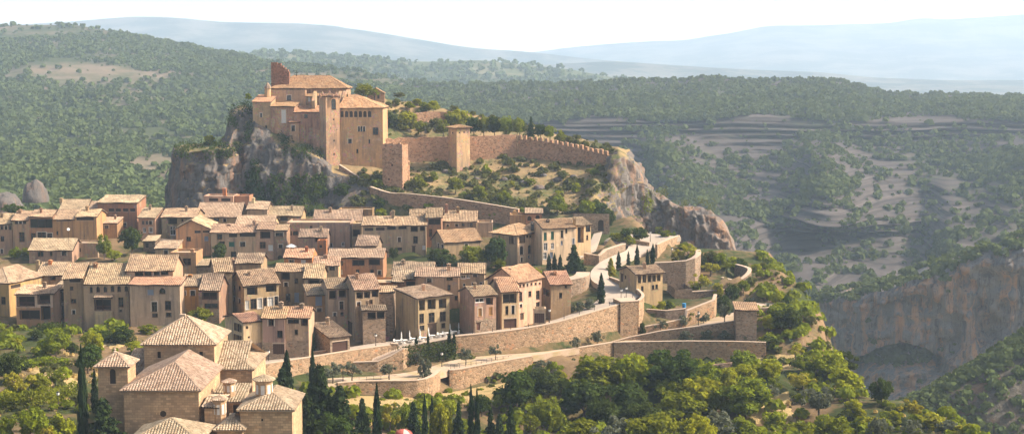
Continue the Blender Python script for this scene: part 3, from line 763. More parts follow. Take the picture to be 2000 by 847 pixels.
def chimney(parent, p, h=1.6, w=.7, mat='tan'):
    mb = MB(); p = Vector(p) - Vector((w / 2, w / 2, .5))
    mb.box(p, (w, 0, 0), (0, w, 0), (0, 0, h + .5))
    mb.box(p + Vector((-.08, -.08, h + .5)), (w + .16, 0, 0), (0, w + .16, 0), (0, 0, .1))
    for i in range(2):
        for j in range(2): mb.box(p + Vector((i * (w - .14), j * (w - .14), h + .6)), (.14, 0, 0), (0, .14, 0), (0, 0, .28))
    mb.box(p + Vector((-.1, -.1, h + .88)), (w + .2, 0, 0), (0, w + .2, 0), (0, 0, .08))
    mb.lathe(p + Vector((w / 2, w / 2, h + .96)), [(w * .55, 0), (w * .3, .14), (.001, .22)], 4, a0=math.pi / 4)
    return mb.build('chimney', M[mat], parent)
WARN = []
def block(root, x0, x1, yE, yB, d=None, yaw=0, dep=8.0, roof='g', yR=None, rf=.5, xl=None, xr=None, wall='tan', tile='tile', wins=(), lwins=(), rwins=(), ext=3.0, chim=(), over=.35,
          ground=True, rows=0, per=.40, plinth=None, name='wall', ramp_=None, hipl=None, hipr=None, peak=.5, cornice=None, ends=(1, 1)):
    """one volume of a building, measured from the photo: front wall x0..x1, eave yE and foot yB at its left corner"""
    d = dep_of(yB) if d is None else d
    A = P(x0, yB, d); ym = (yE + yB) / 2
    if xl is not None:         # the seen width of the left flank gives the turn of the house
        wl = (tx(x0, ym) - tx(xl, ym)) * d
        yaw = math.degrees(math.asin(min(.8, wl / dep)) - math.atan(tx(x0, ym)))
    th = math.radians(yaw)
    U = Vector((math.cos(th), math.sin(th), 0)); Bk = Vector((-U.y, U.x, 0))
    A.x = tx(x0, ym) * A.y
    W, _ = hcross(x1, ym, A, U)
    if xr is not None: dep = hcross(xr, ym, A + U * W, Bk)[0]
    if not (.5 < dep < 40) or not (.5 < W < 80):
        WARN.append(f'{root.name} W={W:.1f} dep={dep:.1f}'); dep = min(max(dep, 1.5), 30); W = min(max(W, 1), 60)
    zE = zat(yE, A.y); zB = A.z - ext
    B = A + U * W; C = B + Bk * dep; D = A + Bk * dep
    if ground:
        CTRL.append((A.x, A.y, A.z)); CTRL.append((B.x, B.y, A.z)); m = (A + B) / 2 + Bk * min(dep, 5); CTRL.append((m.x, m.y, A.z))
    if root.location.length == 0: root.location = (A.x, A.y, A.z)
    rise = 0
    if yR is not None:
        if roof == 'hd': R0 = A + U * (W / 2) + Bk * (W / 2 if hipl is None else hipl); rise = zat(yR, R0.y) - zE; lim = W / 2
        elif roof == 'gy': R0 = A + U * (W * peak); rise = zat(yR, R0.y) - zE; lim = W * max(peak, 1 - peak)
        else: R0 = A + U * (W / 2) + Bk * (dep * rf); rise = zat(yR, R0.y) - zE; lim = dep * rf
        s = rise / lim
        if s < .12 or s > .62: WARN.append(f'{root.name}: pitch {s:.2f} (W {W:.1f} dep {dep:.1f})'); rise = lim * min(max(s, .12), .62)
    H = Vector((0, 0, rise))
    at = lambda p, z: Vector((p.x, p.y, z))
    mb = MB(); mats = [M[wall]] + ([M[plinth[0]]] if plinth else [])
    holes_f, todo = [], []
    def conv(specs, O, Ud, Wd):
        hs = []
        for s_ in specs:
            a, ya, b, yb, k = s_
            u0, Y0 = hcross(a, (ya + yb) / 2, O, Ud); u1, Y1 = hcross(b, (ya + yb) / 2, O, Ud); Ym = (Y0 + Y1) / 2
            u0, u1 = max(u0, .12), min(u1, Wd - .12); v1, v0 = min(zat(ya, Ym), zE - .05), max(zat(yb, Ym), zB + .1)
            if u1 - u0 < .25 or v1 - v0 < .2: continue
            hs.append((u0, u1, v0, v1, min(HOLE_DEPTH.get(k, .3), dep * .5 if Ud == U else W * .5), k))
        return hs
    sides = ((A, U, W, wins), (D, -Bk, dep, lwins), (B, Bk, dep, rwins), (C, -U, W, ()))
    for O, Ud, Wd, sp in sides:
        hs = conv(sp, O, Ud, Wd)
        top = zE + (rise if rf == 1 and roof == 'g' and Ud == -U else 0)
        if plinth and Ud == U:
            zp = zat(plinth[1], O.y)
            wall_holes(mb, O, Ud, Wd, zp, top, [(h[0], h[1], max(h[2], zp), h[3], h[4]) for h in hs if h[3] > zp + .1]); wall_holes(mb, O, Ud, Wd, zB, zp, [(h[0], h[1], h[2], min(h[3], zp), h[4]) for h in hs if h[2] < zp - .1], 1)
        else: wall_holes(mb, O, Ud, Wd, zB, top, [h[:5] for h in hs])
        todo += [(O, Ud, h) for h in hs]
    Rm = Bk * (dep * rf)
    tb = MB(); ov = over
    if roof == 'g':
        mb.face([at(D, zE), at(A, zE), at(A + Rm, zE + rise)] if rf < 1 else [at(D, zE), at(A, zE), at(D, zE + rise)])
        mb.face([at(B, zE), at(C, zE), at(B + Rm, zE + rise)])
        sl = rise / (dep * rf); e0, e1 = ov * ends[0], ov * ends[1]
        fe = [at(A - U * e0 - Bk * ov, zE - sl * ov), at(B + U * e1 - Bk * ov, zE - sl * ov)]
        rt = [at(B + U * e1 + Rm, zE + rise), at(A - U * e0 + Rm, zE + rise)]
        up = Vector((0, 0, .15))
        roof_slope(tb, [p + up for p in fe + rt], rows, per)
        if rf < 1:
            sb = rise / (dep * (1 - rf))
            be = [at(C + U * e1 + Bk * ov, zE - sb * ov), at(D - U * e0 + Bk * ov, zE - sb * ov)]
            roof_slope(tb, [p + up for p in be] + [rt[1] + up, rt[0] + up], rows, per)
            ridge_cap(tb, rt[1] + up, rt[0] + up)
    elif roof in ('h',):
        ins = min(dep / 2, W / 2) if hipl is None else hipl
        sl = rise / (dep / 2); si = rise / max(ins, .1); up = Vector((0, 0, .15))
        a = at(A - U * ov - Bk * ov, zE - sl * ov) + up; b = at(B + U * ov - Bk * ov, zE - sl * ov) + up; c = at(C + U * ov + Bk * ov, zE - sl * ov) + up; e = at(D - U * ov + Bk * ov, zE - sl * ov) + up
        m0 = at(A + Bk * dep / 2 + U * ins, zE + rise) + up; m1 = at(B + Bk * dep / 2 - U * (ins if hipr is None else hipr), zE + rise) + up
        tri = (m1 - m0).length < .3
        roof_slope(tb, [a, b, m0] if tri else [a, b, m1, m0], rows, per); roof_slope(tb, [c, e, m0] if tri else [c, e, m0, m1], rows, per)
        roof_slope(tb, [b, c, m1], rows, per); roof_slope(tb, [e, a, m0], rows, per)
        for p, q in ((a, m0), (e, m0), (b, m1), (c, m1), (m0, m1)): ridge_cap(tb, p, q)
    elif roof == 'hd':                      # hipped, ridge running away from the lookout
        ins = W / 2 if hipl is None else hipl
        sl = rise / (W / 2); sf = rise / max(ins, .1); up = Vector((0, 0, .15))
        a = at(A - U * ov - Bk * ov, zE - sl * ov) + up; b = at(B + U * ov - Bk * ov, zE - sl * ov) + up; c = at(C + U * ov + Bk * ov, zE - sl * ov) + up; e = at(D - U * ov + Bk * ov, zE - sl * ov) + up
        pk = U * (W * peak)
        m0 = at(A + pk + Bk * ins, zE + rise) + up; m1 = at(D + pk, zE + rise) + up
        roof_slope(tb, [a, b, m0], rows, per); roof_slope(tb, [b, c, m1, m0], rows, per); roof_slope(tb, [e, a, m0, m1], rows, per)
        mb.face([at(C, zE), at(D, zE), at(D + pk, zE + rise)])
        for p, q in ((a, m0), (b, m0), (m0, m1)): ridge_cap(tb, p, q)
    elif roof == 'gy':
        m = U * (W * peak); Rf = at(A + m, zE + rise); Rb = at(D + m, zE + rise)
        mb.face([at(A, zE), at(B, zE), Rf]); mb.face([at(C, zE), at(D, zE), Rb])
        s0 = rise / (W * peak); s1 = rise / (W * (1 - peak)); up = Vector((0, 0, .15)); f_ = Bk * ov
        roof_slope(tb, [at(D - U * ov, zE - s0 * ov) + up + f_, at(A - U * ov, zE - s0 * ov) + up - f_, Rf + up - f_, Rb + up + f_], rows, per)
        roof_slope(tb, [at(B + U * ov, zE - s1 * ov) + up - f_, at(C + U * ov, zE - s1 * ov) + up + f_, Rb + up + f_, Rf + up - f_], rows, per)
        ridge_cap(tb, Rf + up - f_, Rb + up + f_)
    elif roof == 'f':
        pz = .5
        mb.box(at(A, zE - .002) - U * .05 - Bk * .05, U * (W + .1), Bk * .35, (0, 0, pz)); mb.box(at(D, zE - .002) - U * .05 - Bk * .3, U * (W + .1), Bk * .35, (0, 0, pz))
        mb.box(at(A, zE - .002) - U * .05 + Bk * .3, U * .35, Bk * (dep - .6), (0, 0, pz)); mb.box(at(B, zE - .002) - U * .3 + Bk * .3, U * .35, Bk * (dep - .6), (0, 0, pz))
        tb.face([at(A, zE + .03), at(B, zE + .03), at(C, zE + .03), at(D, zE + .03)])
    wo = mb.build(name, mats, root)
    if not rows:               # old timbers: every roof plane sags a little
        tb.v = [(x, y, z + .09 * math.sin(x * .55 + y * .31) * math.sin(y * .43 - x * .2) + .05 * math.sin(x * 1.3 + y * .9)) for x, y, z in tb.v]
    ro = tb.build('roof', [M[tile] if roof != 'f' else M['dirt'], M['wood'] if not rows else M['coping']], root) if tb.v else None
    for O, Ud, h in todo: put_opening(root, wo, O, Ud, *h[:4], h[5])
    rq = random.Random(int(abs(A.x * 31 + A.y * 17)))
    if ground and roof == 'g' and not chim and W > 4 and rq.random() < .6:
        q = A + U * (W * rq.uniform(.2, .8)) + Bk * (dep * rf * rq.uniform(.5, .85)); zq = zE + rise * (q - A).dot(Bk) / (dep * rf)
        chimney(ro, (q.x, q.y, zq), rq.uniform(.7, 1.2), rq.uniform(.5, .7), rq.choice([wall, 'rubble', 'brown']))
    for (cx, cyb, cyt, *cm) in chim:
        Y = A.y + dep * rf * .8; p = P(cx, cyb, Y); hh = zat(cyt, Y) - p.z
        chimney(ro or root, p, max(.7, hh - .5), .75, cm[0] if cm else wall)
    return dict(A=A, B=B, C=C, D=D, U=U, Bk=Bk, zE=zE, rise=rise, W=W, dep=dep, wall=wo, roof=ro)
def house(label, *a, name='stone_house', cat='house', group=None, **k):
    r = thing(name, label, cat, (0, 0, 0), group)
    r['_'] = 0
    del r['_']
    inf = block(r, *a, **k)
    return r, inf
# ---------------------------------------------------------------- the village, top row to bottom row
H = house
# -- upper left row
H('tan end house with small arched attic windows at the upper left edge', -30, 24, 438, 504, d=372, dep=9, yR=418, wall='tan', wins=[(1, 440, 6, 448, 'a'), (9, 440, 14, 448, 'a'), (17, 440, 22, 448, 'a'), (1, 461, 8, 471, 'w'), (1, 486, 6, 494, 'w'), (-20, 461, -12, 471, 'w')])
H('narrow tan house with a strip of attic windows beside the red glazed facade', 25, 57, 431, 489, d=371, dep=9, yR=413, wall='tan', ends=(1, 0), wins=[(29, 432, 36, 437, 'w'), (37, 432, 43, 437, 'w'), (45, 432, 51, 437, 'w'), (37, 453, 48, 472, 'b')], chim=[(40, 418, 410)])
H('house with a dark red glazed balcony front in the upper left row', 57.3, 104, 424, 489, d=371, dep=9, yR=411, wall='brown', ends=(0, 0), wins=[(59, 427, 103, 445, 'K'), (60, 455, 70, 467, 'b'), (73, 453, 90, 467, 'b'), (92, 455, 102, 467, 'b')])
H('ochre house with a dark strip under its eave left of the cypress', 104.3, 147, 429, 476, d=371, dep=9, yR=411, wall='ochre', ends=(0, 0), wins=[(110, 428.5, 139, 431.5, 'x'), (110, 451, 114, 458, 'w')])
H('ochre house with a wall cypress and a sunlit right gable', 147.3, 189, 424, 478, d=371, dep=9, yR=410, wall='ochre', ends=(0, 1), wins=[(149, 425, 183, 430, 'x')])
H('house with the highest pale roof behind the upper left row', 117, 168, 412, 440, d=386, dep=9, yR=391, wall='tan', tile='tilepale', chim=[(120, 396, 387)])
H('pale roofed annex sloping right behind the upper left row', 168.5, 205, 409, 440, d=387, dep=8, yR=395, wall='tan', tile='tilepale')
H('large brown house with four dark openings under a flat dark eave', 191, 268, 397, 462, d=386, dep=10, roof='g', yR=393.5, rf=1, tile='tilegrey', wall='brown', wins=[(212, 407, 223, 413, 'x'), (226, 407, 236, 413, 'x'), (240, 407, 250, 413, 'x'), (254, 407, 264, 413, 'x'), (236, 435, 247, 443, 'b')])
H('brick lean-to with a mono pitch roof below the large brown house', 194, 229, 437, 465, d=377, dep=6, yR=425, rf=1, wall='brown', wins=[(204, 440, 212, 446, 'b')])
H('tan house with white framed windows and a sunlit right wall', 271, 303, 425, 470, d=378, yaw=-8, dep=10, yR=407, wall='tan', tile='tilepale', wins=[(277, 431, 282, 438, 'w'), (284, 431, 289, 438, 'w'), (291, 431, 297, 438, 'w'), (279, 444, 285, 454, 'W'), (291, 444, 298, 454, 'W')])
H('house with a white balcony door left of the orange gable house', 316, 382, 425, 470, d=378, dep=11, yR=408, wall='tan', tile='tile', wins=[(328, 426, 346, 438, 'l'), (354, 428, 358, 432, 'w'), (332, 442, 343, 459, 'W')])
r, _ = H('small house with a tiled roof and three shuttered windows in the left gardens', 57, 141, 489, 514, d=352, dep=9, yR=467, wall='sand', tile='tilepale', wins=[(73, 491, 85, 501, 'b'), (97, 491, 102, 500, 'b'), (120, 490, 130, 499, 'b')], chim=[(66, 486, 473, 'cream')])
H('low pale garden annex with flat parapet behind the small left house', 142, 191, 478, 500, d=358, dep=6, roof='f', wall='grey', wins=[(150, 484, 158, 492, 'x')])
H('grey lean-to with a slate grey roof beside the orange gable house', 303, 344, 486, 505, d=360, dep=8, yR=468, rf=1, tile='tilegrey', wall='tan', wins=[(320, 488, 328, 496, 'w')])
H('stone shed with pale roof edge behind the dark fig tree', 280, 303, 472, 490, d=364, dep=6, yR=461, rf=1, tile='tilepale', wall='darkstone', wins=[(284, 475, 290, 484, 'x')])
# -- upper middle group
r, _ = H('flat topped ochre block with a round chimney highest in the village', 398, 456, 386, 432, d=402, dep=7, roof='f', wall='sand', wins=[(408, 387, 426, 393, 'x'), (432, 387, 450, 393, 'x')])
chimney(r, P(439, 382, 404), 1.6, 1.0, 'orange')
H('small orange block behind the flat topped house', 459, 487, 386, 420, d=403, dep=6, roof='f', wall='ochre')
H('wide house with the broad pale roof and small dark attic windows', 384, 468, 424, 450, d=388, dep=12, yR=397, wall='tan', tile='tilepale', wins=[(390, 424, 395, 432, 'w'), (397, 424, 403, 432, 'w'), (417, 426, 428, 433, 'w'), (436, 426, 442, 433, 'w')])
H('grey gabled house with a crossed chimney right of the broad pale roof', 483, 522, 409, 440, d=390, dep=9, yR=395, wall='grey', tile='tilepale', chim=[(495, 398, 386, 'cream')])
H('house with two dark attic openings below the castle rock', 523, 588, 422, 445, d=391, dep=9, yR=404, wall='tan', tile='tilepale', wins=[(534, 424, 544, 431, 'x'), (547, 424, 562, 431, 'x')])
H('orange house with a low gable front facing the lookout', 344, 411, 447, 496, d=367, yaw=4, dep=13, roof='gy', yR=431, wall='ochre', wins=[(380, 450, 392, 455, 'x'), (396, 450, 410, 454, 'x'), (364, 462, 373, 471, 'b'), (399, 461, 407, 470, 'k'), (350, 488, 357, 495, 'w'), (365, 487, 373, 495, 'W'), (388, 488, 396, 495, 'w')], peak=.46)
H('long tan house with a row of dark attic windows right of the orange gable', 412, 500, 455, 504, d=366, dep=10, yR=439, wall='sand', wins=[(424, 457, 434, 467, 'b'), (447, 456, 463, 463, 'x'), (468, 455, 499, 462, 'x'), (427, 471, 439, 479, 'b'), (447, 472, 458, 481, 's'), (469, 472, 479, 481, 'w'), (451, 491, 461, 503, 'w')], chim=[(448, 447, 437), (497, 442, 430)])
H('roof terrace house behind the long tan house', 461, 534, 439, 460, d=378, dep=9, yR=422, wall='tan', tile='tilepale')
H('tan house with a white curtain hanging in its lower gallery', 500.3, 534, 449, 505, d=366, dep=9, yR=435, wall='tan', ends=(0, 1), wins=[(508, 452, 528, 466, 'l'), (507, 472, 519, 485, 'b'), (524, 478, 533, 489, 'p'), (507, 494, 520, 501, 'd')])
H('narrow house with an arched cellar door right of the white curtain', 534.3, 560, 451, 508, d=366, dep=9, yR=440, wall='tan', ends=(0, 1), wins=[(538, 454, 553, 461, 'w'), (544, 477, 552, 484, 'w'), (542, 498, 552, 510, 'A')])
H('long flat topped grey house with small square windows in the upper village', 560, 684, 438, 490, d=372, dep=9, roof='f', wall='grey', wins=[(562, 451, 570, 459, 'w'), (572, 451, 582, 459, 'w'), (605, 441, 610, 446, 'x'), (640, 453, 646, 460, 'w'), (642, 474, 650, 484, 'W'), (667, 473, 673, 481, 'W')])
H('pale roofed house standing behind the long flat grey house', 612, 704, 437, 460, d=383, dep=10, yR=409, wall='tan', tile='tilepale', chim=[(645, 415, 405)])
H('brown flat topped house below the castle path', 661, 727, 412, 440, d=392, dep=6, roof='f', wall='brown', chim=[])
H('tan house end with a dark open loft right of the flat grey house', 687, 706, 440, 480, d=372, dep=7, roof='f', wall='tan', wins=[(689, 448, 703, 462, 'l')])
H('little house with a dark tiled roof in front of the flat grey house', 585, 638, 463, 492, d=363, dep=6, yR=448, wall='grey', tile='tilegrey', wins=[(615, 464, 633, 473, 'l')], chim=[])
r, _ = H('square orange chimney stack on the little house terrace', 620, 637, 473, 490, d=358, dep=3, roof='f', wall='orange', name='chimney_stack', cat='chimney stack', wins=[(624, 478, 629, 484, 'x')], ground=False)
H('orange house with a red tiled roof in the middle of the village', 555, 610, 504, 520, d=345, dep=9, yR=487, wall='orange', tile='tilered', ends=(1, 0), wins=[(565, 507, 574, 514, 'b'), (588, 507, 597, 514, 'p')])
H('long orange house with a pale roof and two terrace openings', 638, 748, 504, 554, d=336, dep=10, yR=487, wall='ochre', tile='tilepale', ends=(0, 1), wins=[(688, 507, 712, 519, 'l'), (720, 506, 742, 518, 'l'), (661, 509, 670, 518, 'w'), (695, 526, 702, 537, 'w'), (723, 526, 730, 536, 'w'), (660, 526, 669, 535, 'p'), (738, 528, 744, 536, 'w')])
H('tan house with four small windows wedged against the long orange house', 613, 661, 519, 552, d=331, dep=7, yR=502, wall='tan', tile='tile', wins=[(627, 521, 639, 529, 'w'), (643, 519, 654, 527, 'w'), (630, 536, 639, 545, 'w')], chim=[(636, 507, 497)])
H('small stone house with a lit right wall above the long orange house', 696, 735, 480, 520, d=352, yaw=-6, dep=7, yR=461, wall='rubble', tile='tilegrey', wins=[(706, 483, 716, 490, 'w')], rwins=[])
H('large grey house with six dark loft openings right of the village centre', 708, 832, 441, 508, d=362, dep=11, yR=424, wall='grey', tile='tile', wins=[(712, 445, 729, 451, 'x'), (734, 444, 751, 450, 'x'), (756, 441.8, 773, 449, 'l'), (778, 441.8, 794, 448, 'l'), (802, 442, 816, 453, 'l'), (820, 441.8, 830, 451, 'l'), (777, 463, 783, 472, 'w'), (807, 461, 816, 475, 'w'), (805, 481, 811, 502, 'd'), (776, 483, 785, 489, 'w'), (825, 479, 840, 487, 'p')], chim=[(768, 420, 412)])
H('high narrow house with a pale roof above the large grey house', 800, 836, 432, 470, d=368, dep=8, yR=401, wall='tan', tile='tile', chim=[(765, 424, 414)])
H('square attic house with one broad dark window above the stone gable', 833, 862, 425, 470, d=364, dep=7, yR=407, wall='brown', wins=[(837, 427, 860, 439, 'l'), (838, 447, 844, 462, 'w')])
H('house with four tiny attic windows and a tall chimney near the castle path', 863, 930, 433, 470, d=371, dep=10, yR=413, wall='sand', tile='tile', wins=[(872, 438, 877, 442, 'w'), (889, 437, 895, 442, 'w'), (902, 436, 907, 441, 'w'), (918, 435, 923, 442, 'w')], chim=[(872, 414, 399, 'brown'), (894, 414, 404, 'brown')])
H('stone gabled house with a bare left gable above the round trees', 868, 939, 474, 500, d=352, yaw=14, xl=843, yR=441, wall='sand', tile='tilered', lwins=[(855, 475, 858, 483, 'w'), (862, 477, 866, 484, 'w')], wins=[(908, 476, 914, 482, 'w')])
H('small tan flat block below the castle path wall', 932, 962, 438, 462, d=370, dep=6, roof='f', wall='sand')
r, i = H('orange loggia house with two arched windows below the castle path', 1027, 1059, 417, 446, d=372, dep=6, yR=411, rf=1, wall='ochre', tile='tilepale', wins=[(1030, 422, 1038, 431, 'A'), (1046, 420, 1054, 430, 'A')])
block(r, 996, 1026.6, 423, 446, d=372.3, dep=6, roof='f', wall='ochre', chim=[(1005, 420, 411)])
# -- big houses above the road
r, i = H('large corner house with red roof and arched windows above the cypress trio', 1011, 1058, 458, 520, d=347, yaw=20, xl=943, roof='h', yR=438, wall='sand', tile='tilered', over=.6, wins=[(1013, 461, 1026, 475, 'l'), (1028, 459, 1032, 464, 'w'), (1034, 459, 1038, 464, 'w'), (1044, 457, 1048, 462, 'w'), (1050, 457, 1054, 462, 'w'), (1015, 480, 1022, 497, 'a'), (1031, 478, 1037, 495, 'a'), (1046, 475, 1052, 492, 'a'), (1017, 502, 1021, 511, 'w'), (1031, 498, 1035, 504, 'w'), (1043, 496, 1047, 504, 'w')], lwins=[(994, 462, 1007, 477, 'l')])
r, i = H('long cream house with green shutters above the cypress trio', 1059, 1125, 448, 516, d=347, yaw=20, dep=11, yR=429, wall='cream', tile='tilered', ends=(0, 0), wins=[(1062, 454, 1068, 469, 's'), (1076, 452, 1082, 467, 's'), (1062, 474, 1069, 489, 'W'), (1076, 474, 1082, 486, 'W'), (1061, 493, 1068, 506, 'W'), (1095, 450, 1100, 464, 'w'), (1104, 447, 1108, 455, 'w'), (1095, 470, 1099, 478, 'k'), (1118, 465, 1122, 476, 'k'), (1074, 492, 1080, 504, 'k')], chim=[(1070, 441, 428, 'iron'), (1040, 446, 434, 'iron'), (1122, 434, 424, 'brown')])
r, i = H('end house with two dark balconies at the right of the cream house', 1126, 1154, 441, 498, d=356, yaw=28, dep=9, yR=427, wall='sand', tile='tile', wins=[(1128, 443, 1140, 474, 'o'), (1144, 440, 1153, 453, 'K'), (1145, 459, 1149, 468, 'w')])
# -- left front rows
r, i = H('corner house with a broad hipped roof at the left edge', 18, 86, 553, 617, d=302, yaw=8, xl=-40, roof='h', yR=514, hipl=3.5, wall='ochre', tile='tilepale', wins=[(21, 555, 40, 562, 'x'), (48, 555, 58, 560, 'w')], lwins=[(2, 579, 11, 594, 'w'), (-15, 579, -8, 594, 'w')])
r, i = H('house with two open loggias and a red brick lower bay on the left', 32, 104, 575, 640, d=296, dep=6, yR=557, rf=1, wall='pink', tile='tile', wins=[(33, 578, 68, 599, 'r'), (73, 574, 98, 594, 'r'), (38, 605, 78, 624, 'l'), (80, 597, 99, 625, 'l')], plinth=('brown', 600))
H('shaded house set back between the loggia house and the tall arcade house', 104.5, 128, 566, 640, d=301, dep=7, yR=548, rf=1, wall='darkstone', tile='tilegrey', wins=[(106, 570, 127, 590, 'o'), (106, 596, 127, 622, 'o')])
H('tile roofed house behind the left loggia house', 73, 124, 538, 570, d=313, dep=9, yR=513, wall='tan', tile='tilepale', wins=[(98, 539, 109, 547, 'l')], chim=[(74, 527, 508, 'sand'), (99, 518, 509, 'orange')])
H('tall plain tan house with small scattered windows left of the arched attic', 125, 164, 544, 642, d=292, dep=10, yR=514, wall='tan', tile='tile', ends=(1, 0), wins=[(135, 544.5, 157, 551, 'x'), (136, 559, 143, 566, 'w'), (138, 583, 149, 592, 'b'), (141, 605, 147, 613, 'w')], chim=[(154, 536, 527)])
r, i = H('tall house with a row of six arched attic windows and a wooden balcony', 164.3, 252, 555, 644, d=291, dep=11, yR=513, wall='sand', tile='tile', ends=(0, 0), wins=[(175, 560, 181, 571, 'a'), (188, 559, 195, 570, 'a'), (202, 559, 209, 570, 'a'), (216, 558, 223, 569, 'a'), (229, 558, 236, 569, 'a'), (243, 558, 250, 568, 'a'), (184, 584, 217, 606, 'r'), (231, 580, 241, 599, 'b'), (233, 604, 238, 608, 'w')], chim=[(187, 524, 516, 'brown')])
Bx = MB(); A_, U_, K_ = i['A'], i['U'], i['Bk']
u0, Y0 = hcross(188, 620, A_, U_); u1, _ = hcross(222, 620, A_, U_)
Bx.box(Vector((A_.x, A_.y, zat(640, A_.y) - 3)) + U_ * u0 - K_ * 1.0, U_ * (u1 - u0), K_ * .99, (0, 0, zat(607, A_.y) - zat(640, A_.y) + 3)); Bx.build('balcony_base', M['sand'], r)
cb = MB(); z_ = zat(577, A_.y); roof_slope(cb, [Vector((A_.x, A_.y, z_ - .3)) + U_ * (u0 - .2) - K_ * 1.2, Vector((A_.x, A_.y, z_ - .3)) + U_ * (u1 + .2) - K_ * 1.2, Vector((A_.x, A_.y, z_ + .2)) + U_ * (u1 + .2) - K_ * .02, Vector((A_.x, A_.y, z_ + .2)) + U_ * (u0 - .2) - K_ * .02]); cb.build('balcony_roof', [M['tilegrey'], M['wood']], r)
r, i = H('large pinkish house with a stepped double roof left of the orange cottage', 254, 352, 557, 634, d=288, dep=5, yR=542, rf=1, wall='pink', tile='tilered', wins=[(288, 565, 300, 575, 'k'), (311, 562, 323, 573, 'a'), (296, 589, 307, 608, 'w'), (322, 587, 334, 605, 'w'), (297, 611, 308, 619, 'w'), (324, 610, 335, 618, 'w')])
block(r, 247, 338, 529, 560, d=293.2, dep=9, yR=499, wall='tan', tile='tile', ground=False, wins=[(263, 531, 280, 539, 'w'), (282, 530, 296, 538, 'w'), (300, 529.5, 312, 537, 'w'), (314, 529.3, 329, 536, 'w')], name='upper_wall', chim=[(291, 520, 508)])
H('brown house with one shuttered window behind the pinkish house', 333, 383, 497, 535, d=318, dep=7, roof='f', wall='brown', wins=[(357, 504, 373, 518, 'b'), (337, 505, 343, 512, 'w'), (338, 529, 346, 535, 'w')], chim=[(376, 496, 487)])
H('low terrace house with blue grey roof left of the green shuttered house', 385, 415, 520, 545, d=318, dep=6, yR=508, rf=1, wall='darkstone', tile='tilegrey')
H('bright orange cottage with two small dark windows', 355, 388, 559, 614, d=292, dep=9, yR=537, wall='orange', tile='tilegrey', ends=(1, 0), wins=[(357, 568, 363, 576, 'w'), (372, 567, 381, 577, 'w')], chim=[(372, 548, 536, 'orange')])
H('tan house with stacked brown balconies right of the orange cottage', 388.3, 428, 567, 630, d=290, dep=9, yR=536, wall='tan', tile='tilegrey', ends=(0, 1), wins=[(394, 570, 424, 585, 'r'), (399, 592, 425, 601, 'w')], plinth=('rubble', 603))
H('tall tan house with a teal shutter', 421, 454, 532, 612, d=299, dep=9, yaw=6, xl=412, yR=506, wall='tan', tile='tile', wins=[(431, 539, 440, 551, 'w'), (433, 556, 442, 574, 't')])
H('house with a mossy roof behind the white panelled house', 461, 510, 514, 540, d=318, dep=8, yR=496, wall='tan', tile='tilegrey', chim=[(484, 508, 498)])
H('flat tan house between the teal shuttered house and the village centre', 447, 495, 512, 540, d=320, dep=5, roof='f', wall='tan')
H('broad house with white panelled ground floor and dark upper galleries', 477, 545, 558, 614, d=297, yaw=20, xl=452, yR=527, wall='tan', tile='tile', wins=[(482, 560, 503, 576, 'l'), (519, 556, 540, 570, 'l'), (489, 583, 501, 603, 'w'), (479, 586, 487, 604, 'p'), (503, 582, 512, 602, 'p'), (514, 581, 521, 600, 'w'), (523, 580, 534, 599, 'p'), (536, 578, 543, 595, 'w')], lwins=[(456, 557, 459, 567, 'w'), (466, 558, 470, 567, 'w'), (456, 579, 459, 588, 'w'), (466, 583, 470, 592, 'w')])
r, i = H('long tan house with an open corner loft behind the white panelled house', 537, 594, 531, 605, d=304, dep=9, yR=516, wall='tan', tile='tile', wins=[(549, 532, 566, 546, 'l'), (555, 551, 562, 559, 'w'), (575, 543, 582, 553, 'w'), (558, 573, 567, 588, 'w'), (575, 571, 584, 589, 'k')])
block(r, 594.4, 628, 543, 600, d=301, dep=9, yR=517, wall='tan', tile='tile', ground=False, wins=[(602, 546, 624, 561, 'o')], name='corner_wall')
H('narrow peach house with a blue grey shutter', 602, 640, 577, 634, d=290, yaw=8, xl=594, yR=561, rf=1, wall='peach', tile='tile', wins=[(616, 578, 629, 596, 'k'), (619, 601, 628, 608, 'w')])
r, i = H('low white and beige house above the church garage', 513, 556, 622, 694, d=265, yaw=0, dep=8, yR=600, wall='pink', tile='tilered', wins=[(524, 622.8, 535, 636, 'b'), (541, 645, 552, 659, 'w'), (533, 671, 557, 691, 'g')], plinth=('rubble', 668), chim=[(549, 608, 589, 'rubble')])
block(r, 557, 603, 621, 690, d=265.6, dep=8, yR=601, wall='sand', tile='tilered', wins=[(562, 623, 584, 631, 'w'), (575, 643, 582, 653, 'w'), (588, 621.5, 601, 636, 'r')], plinth=('rubble', 665), name='side_wall', chim=[(590, 606, 592, 'rubble')])
block(r, 476, 512.6, 631, 700, d=263.6, yaw=8, xl=440, yR=613, wall='sand', tile='tilered', wins=[(480, 636, 485, 642, 'x'), (484, 656, 488, 660, 'x')], lwins=[(457, 631, 472, 647, 'l'), (456, 653, 472, 670, 'l')], plinth=('rubble', 672), name='gable_wall')
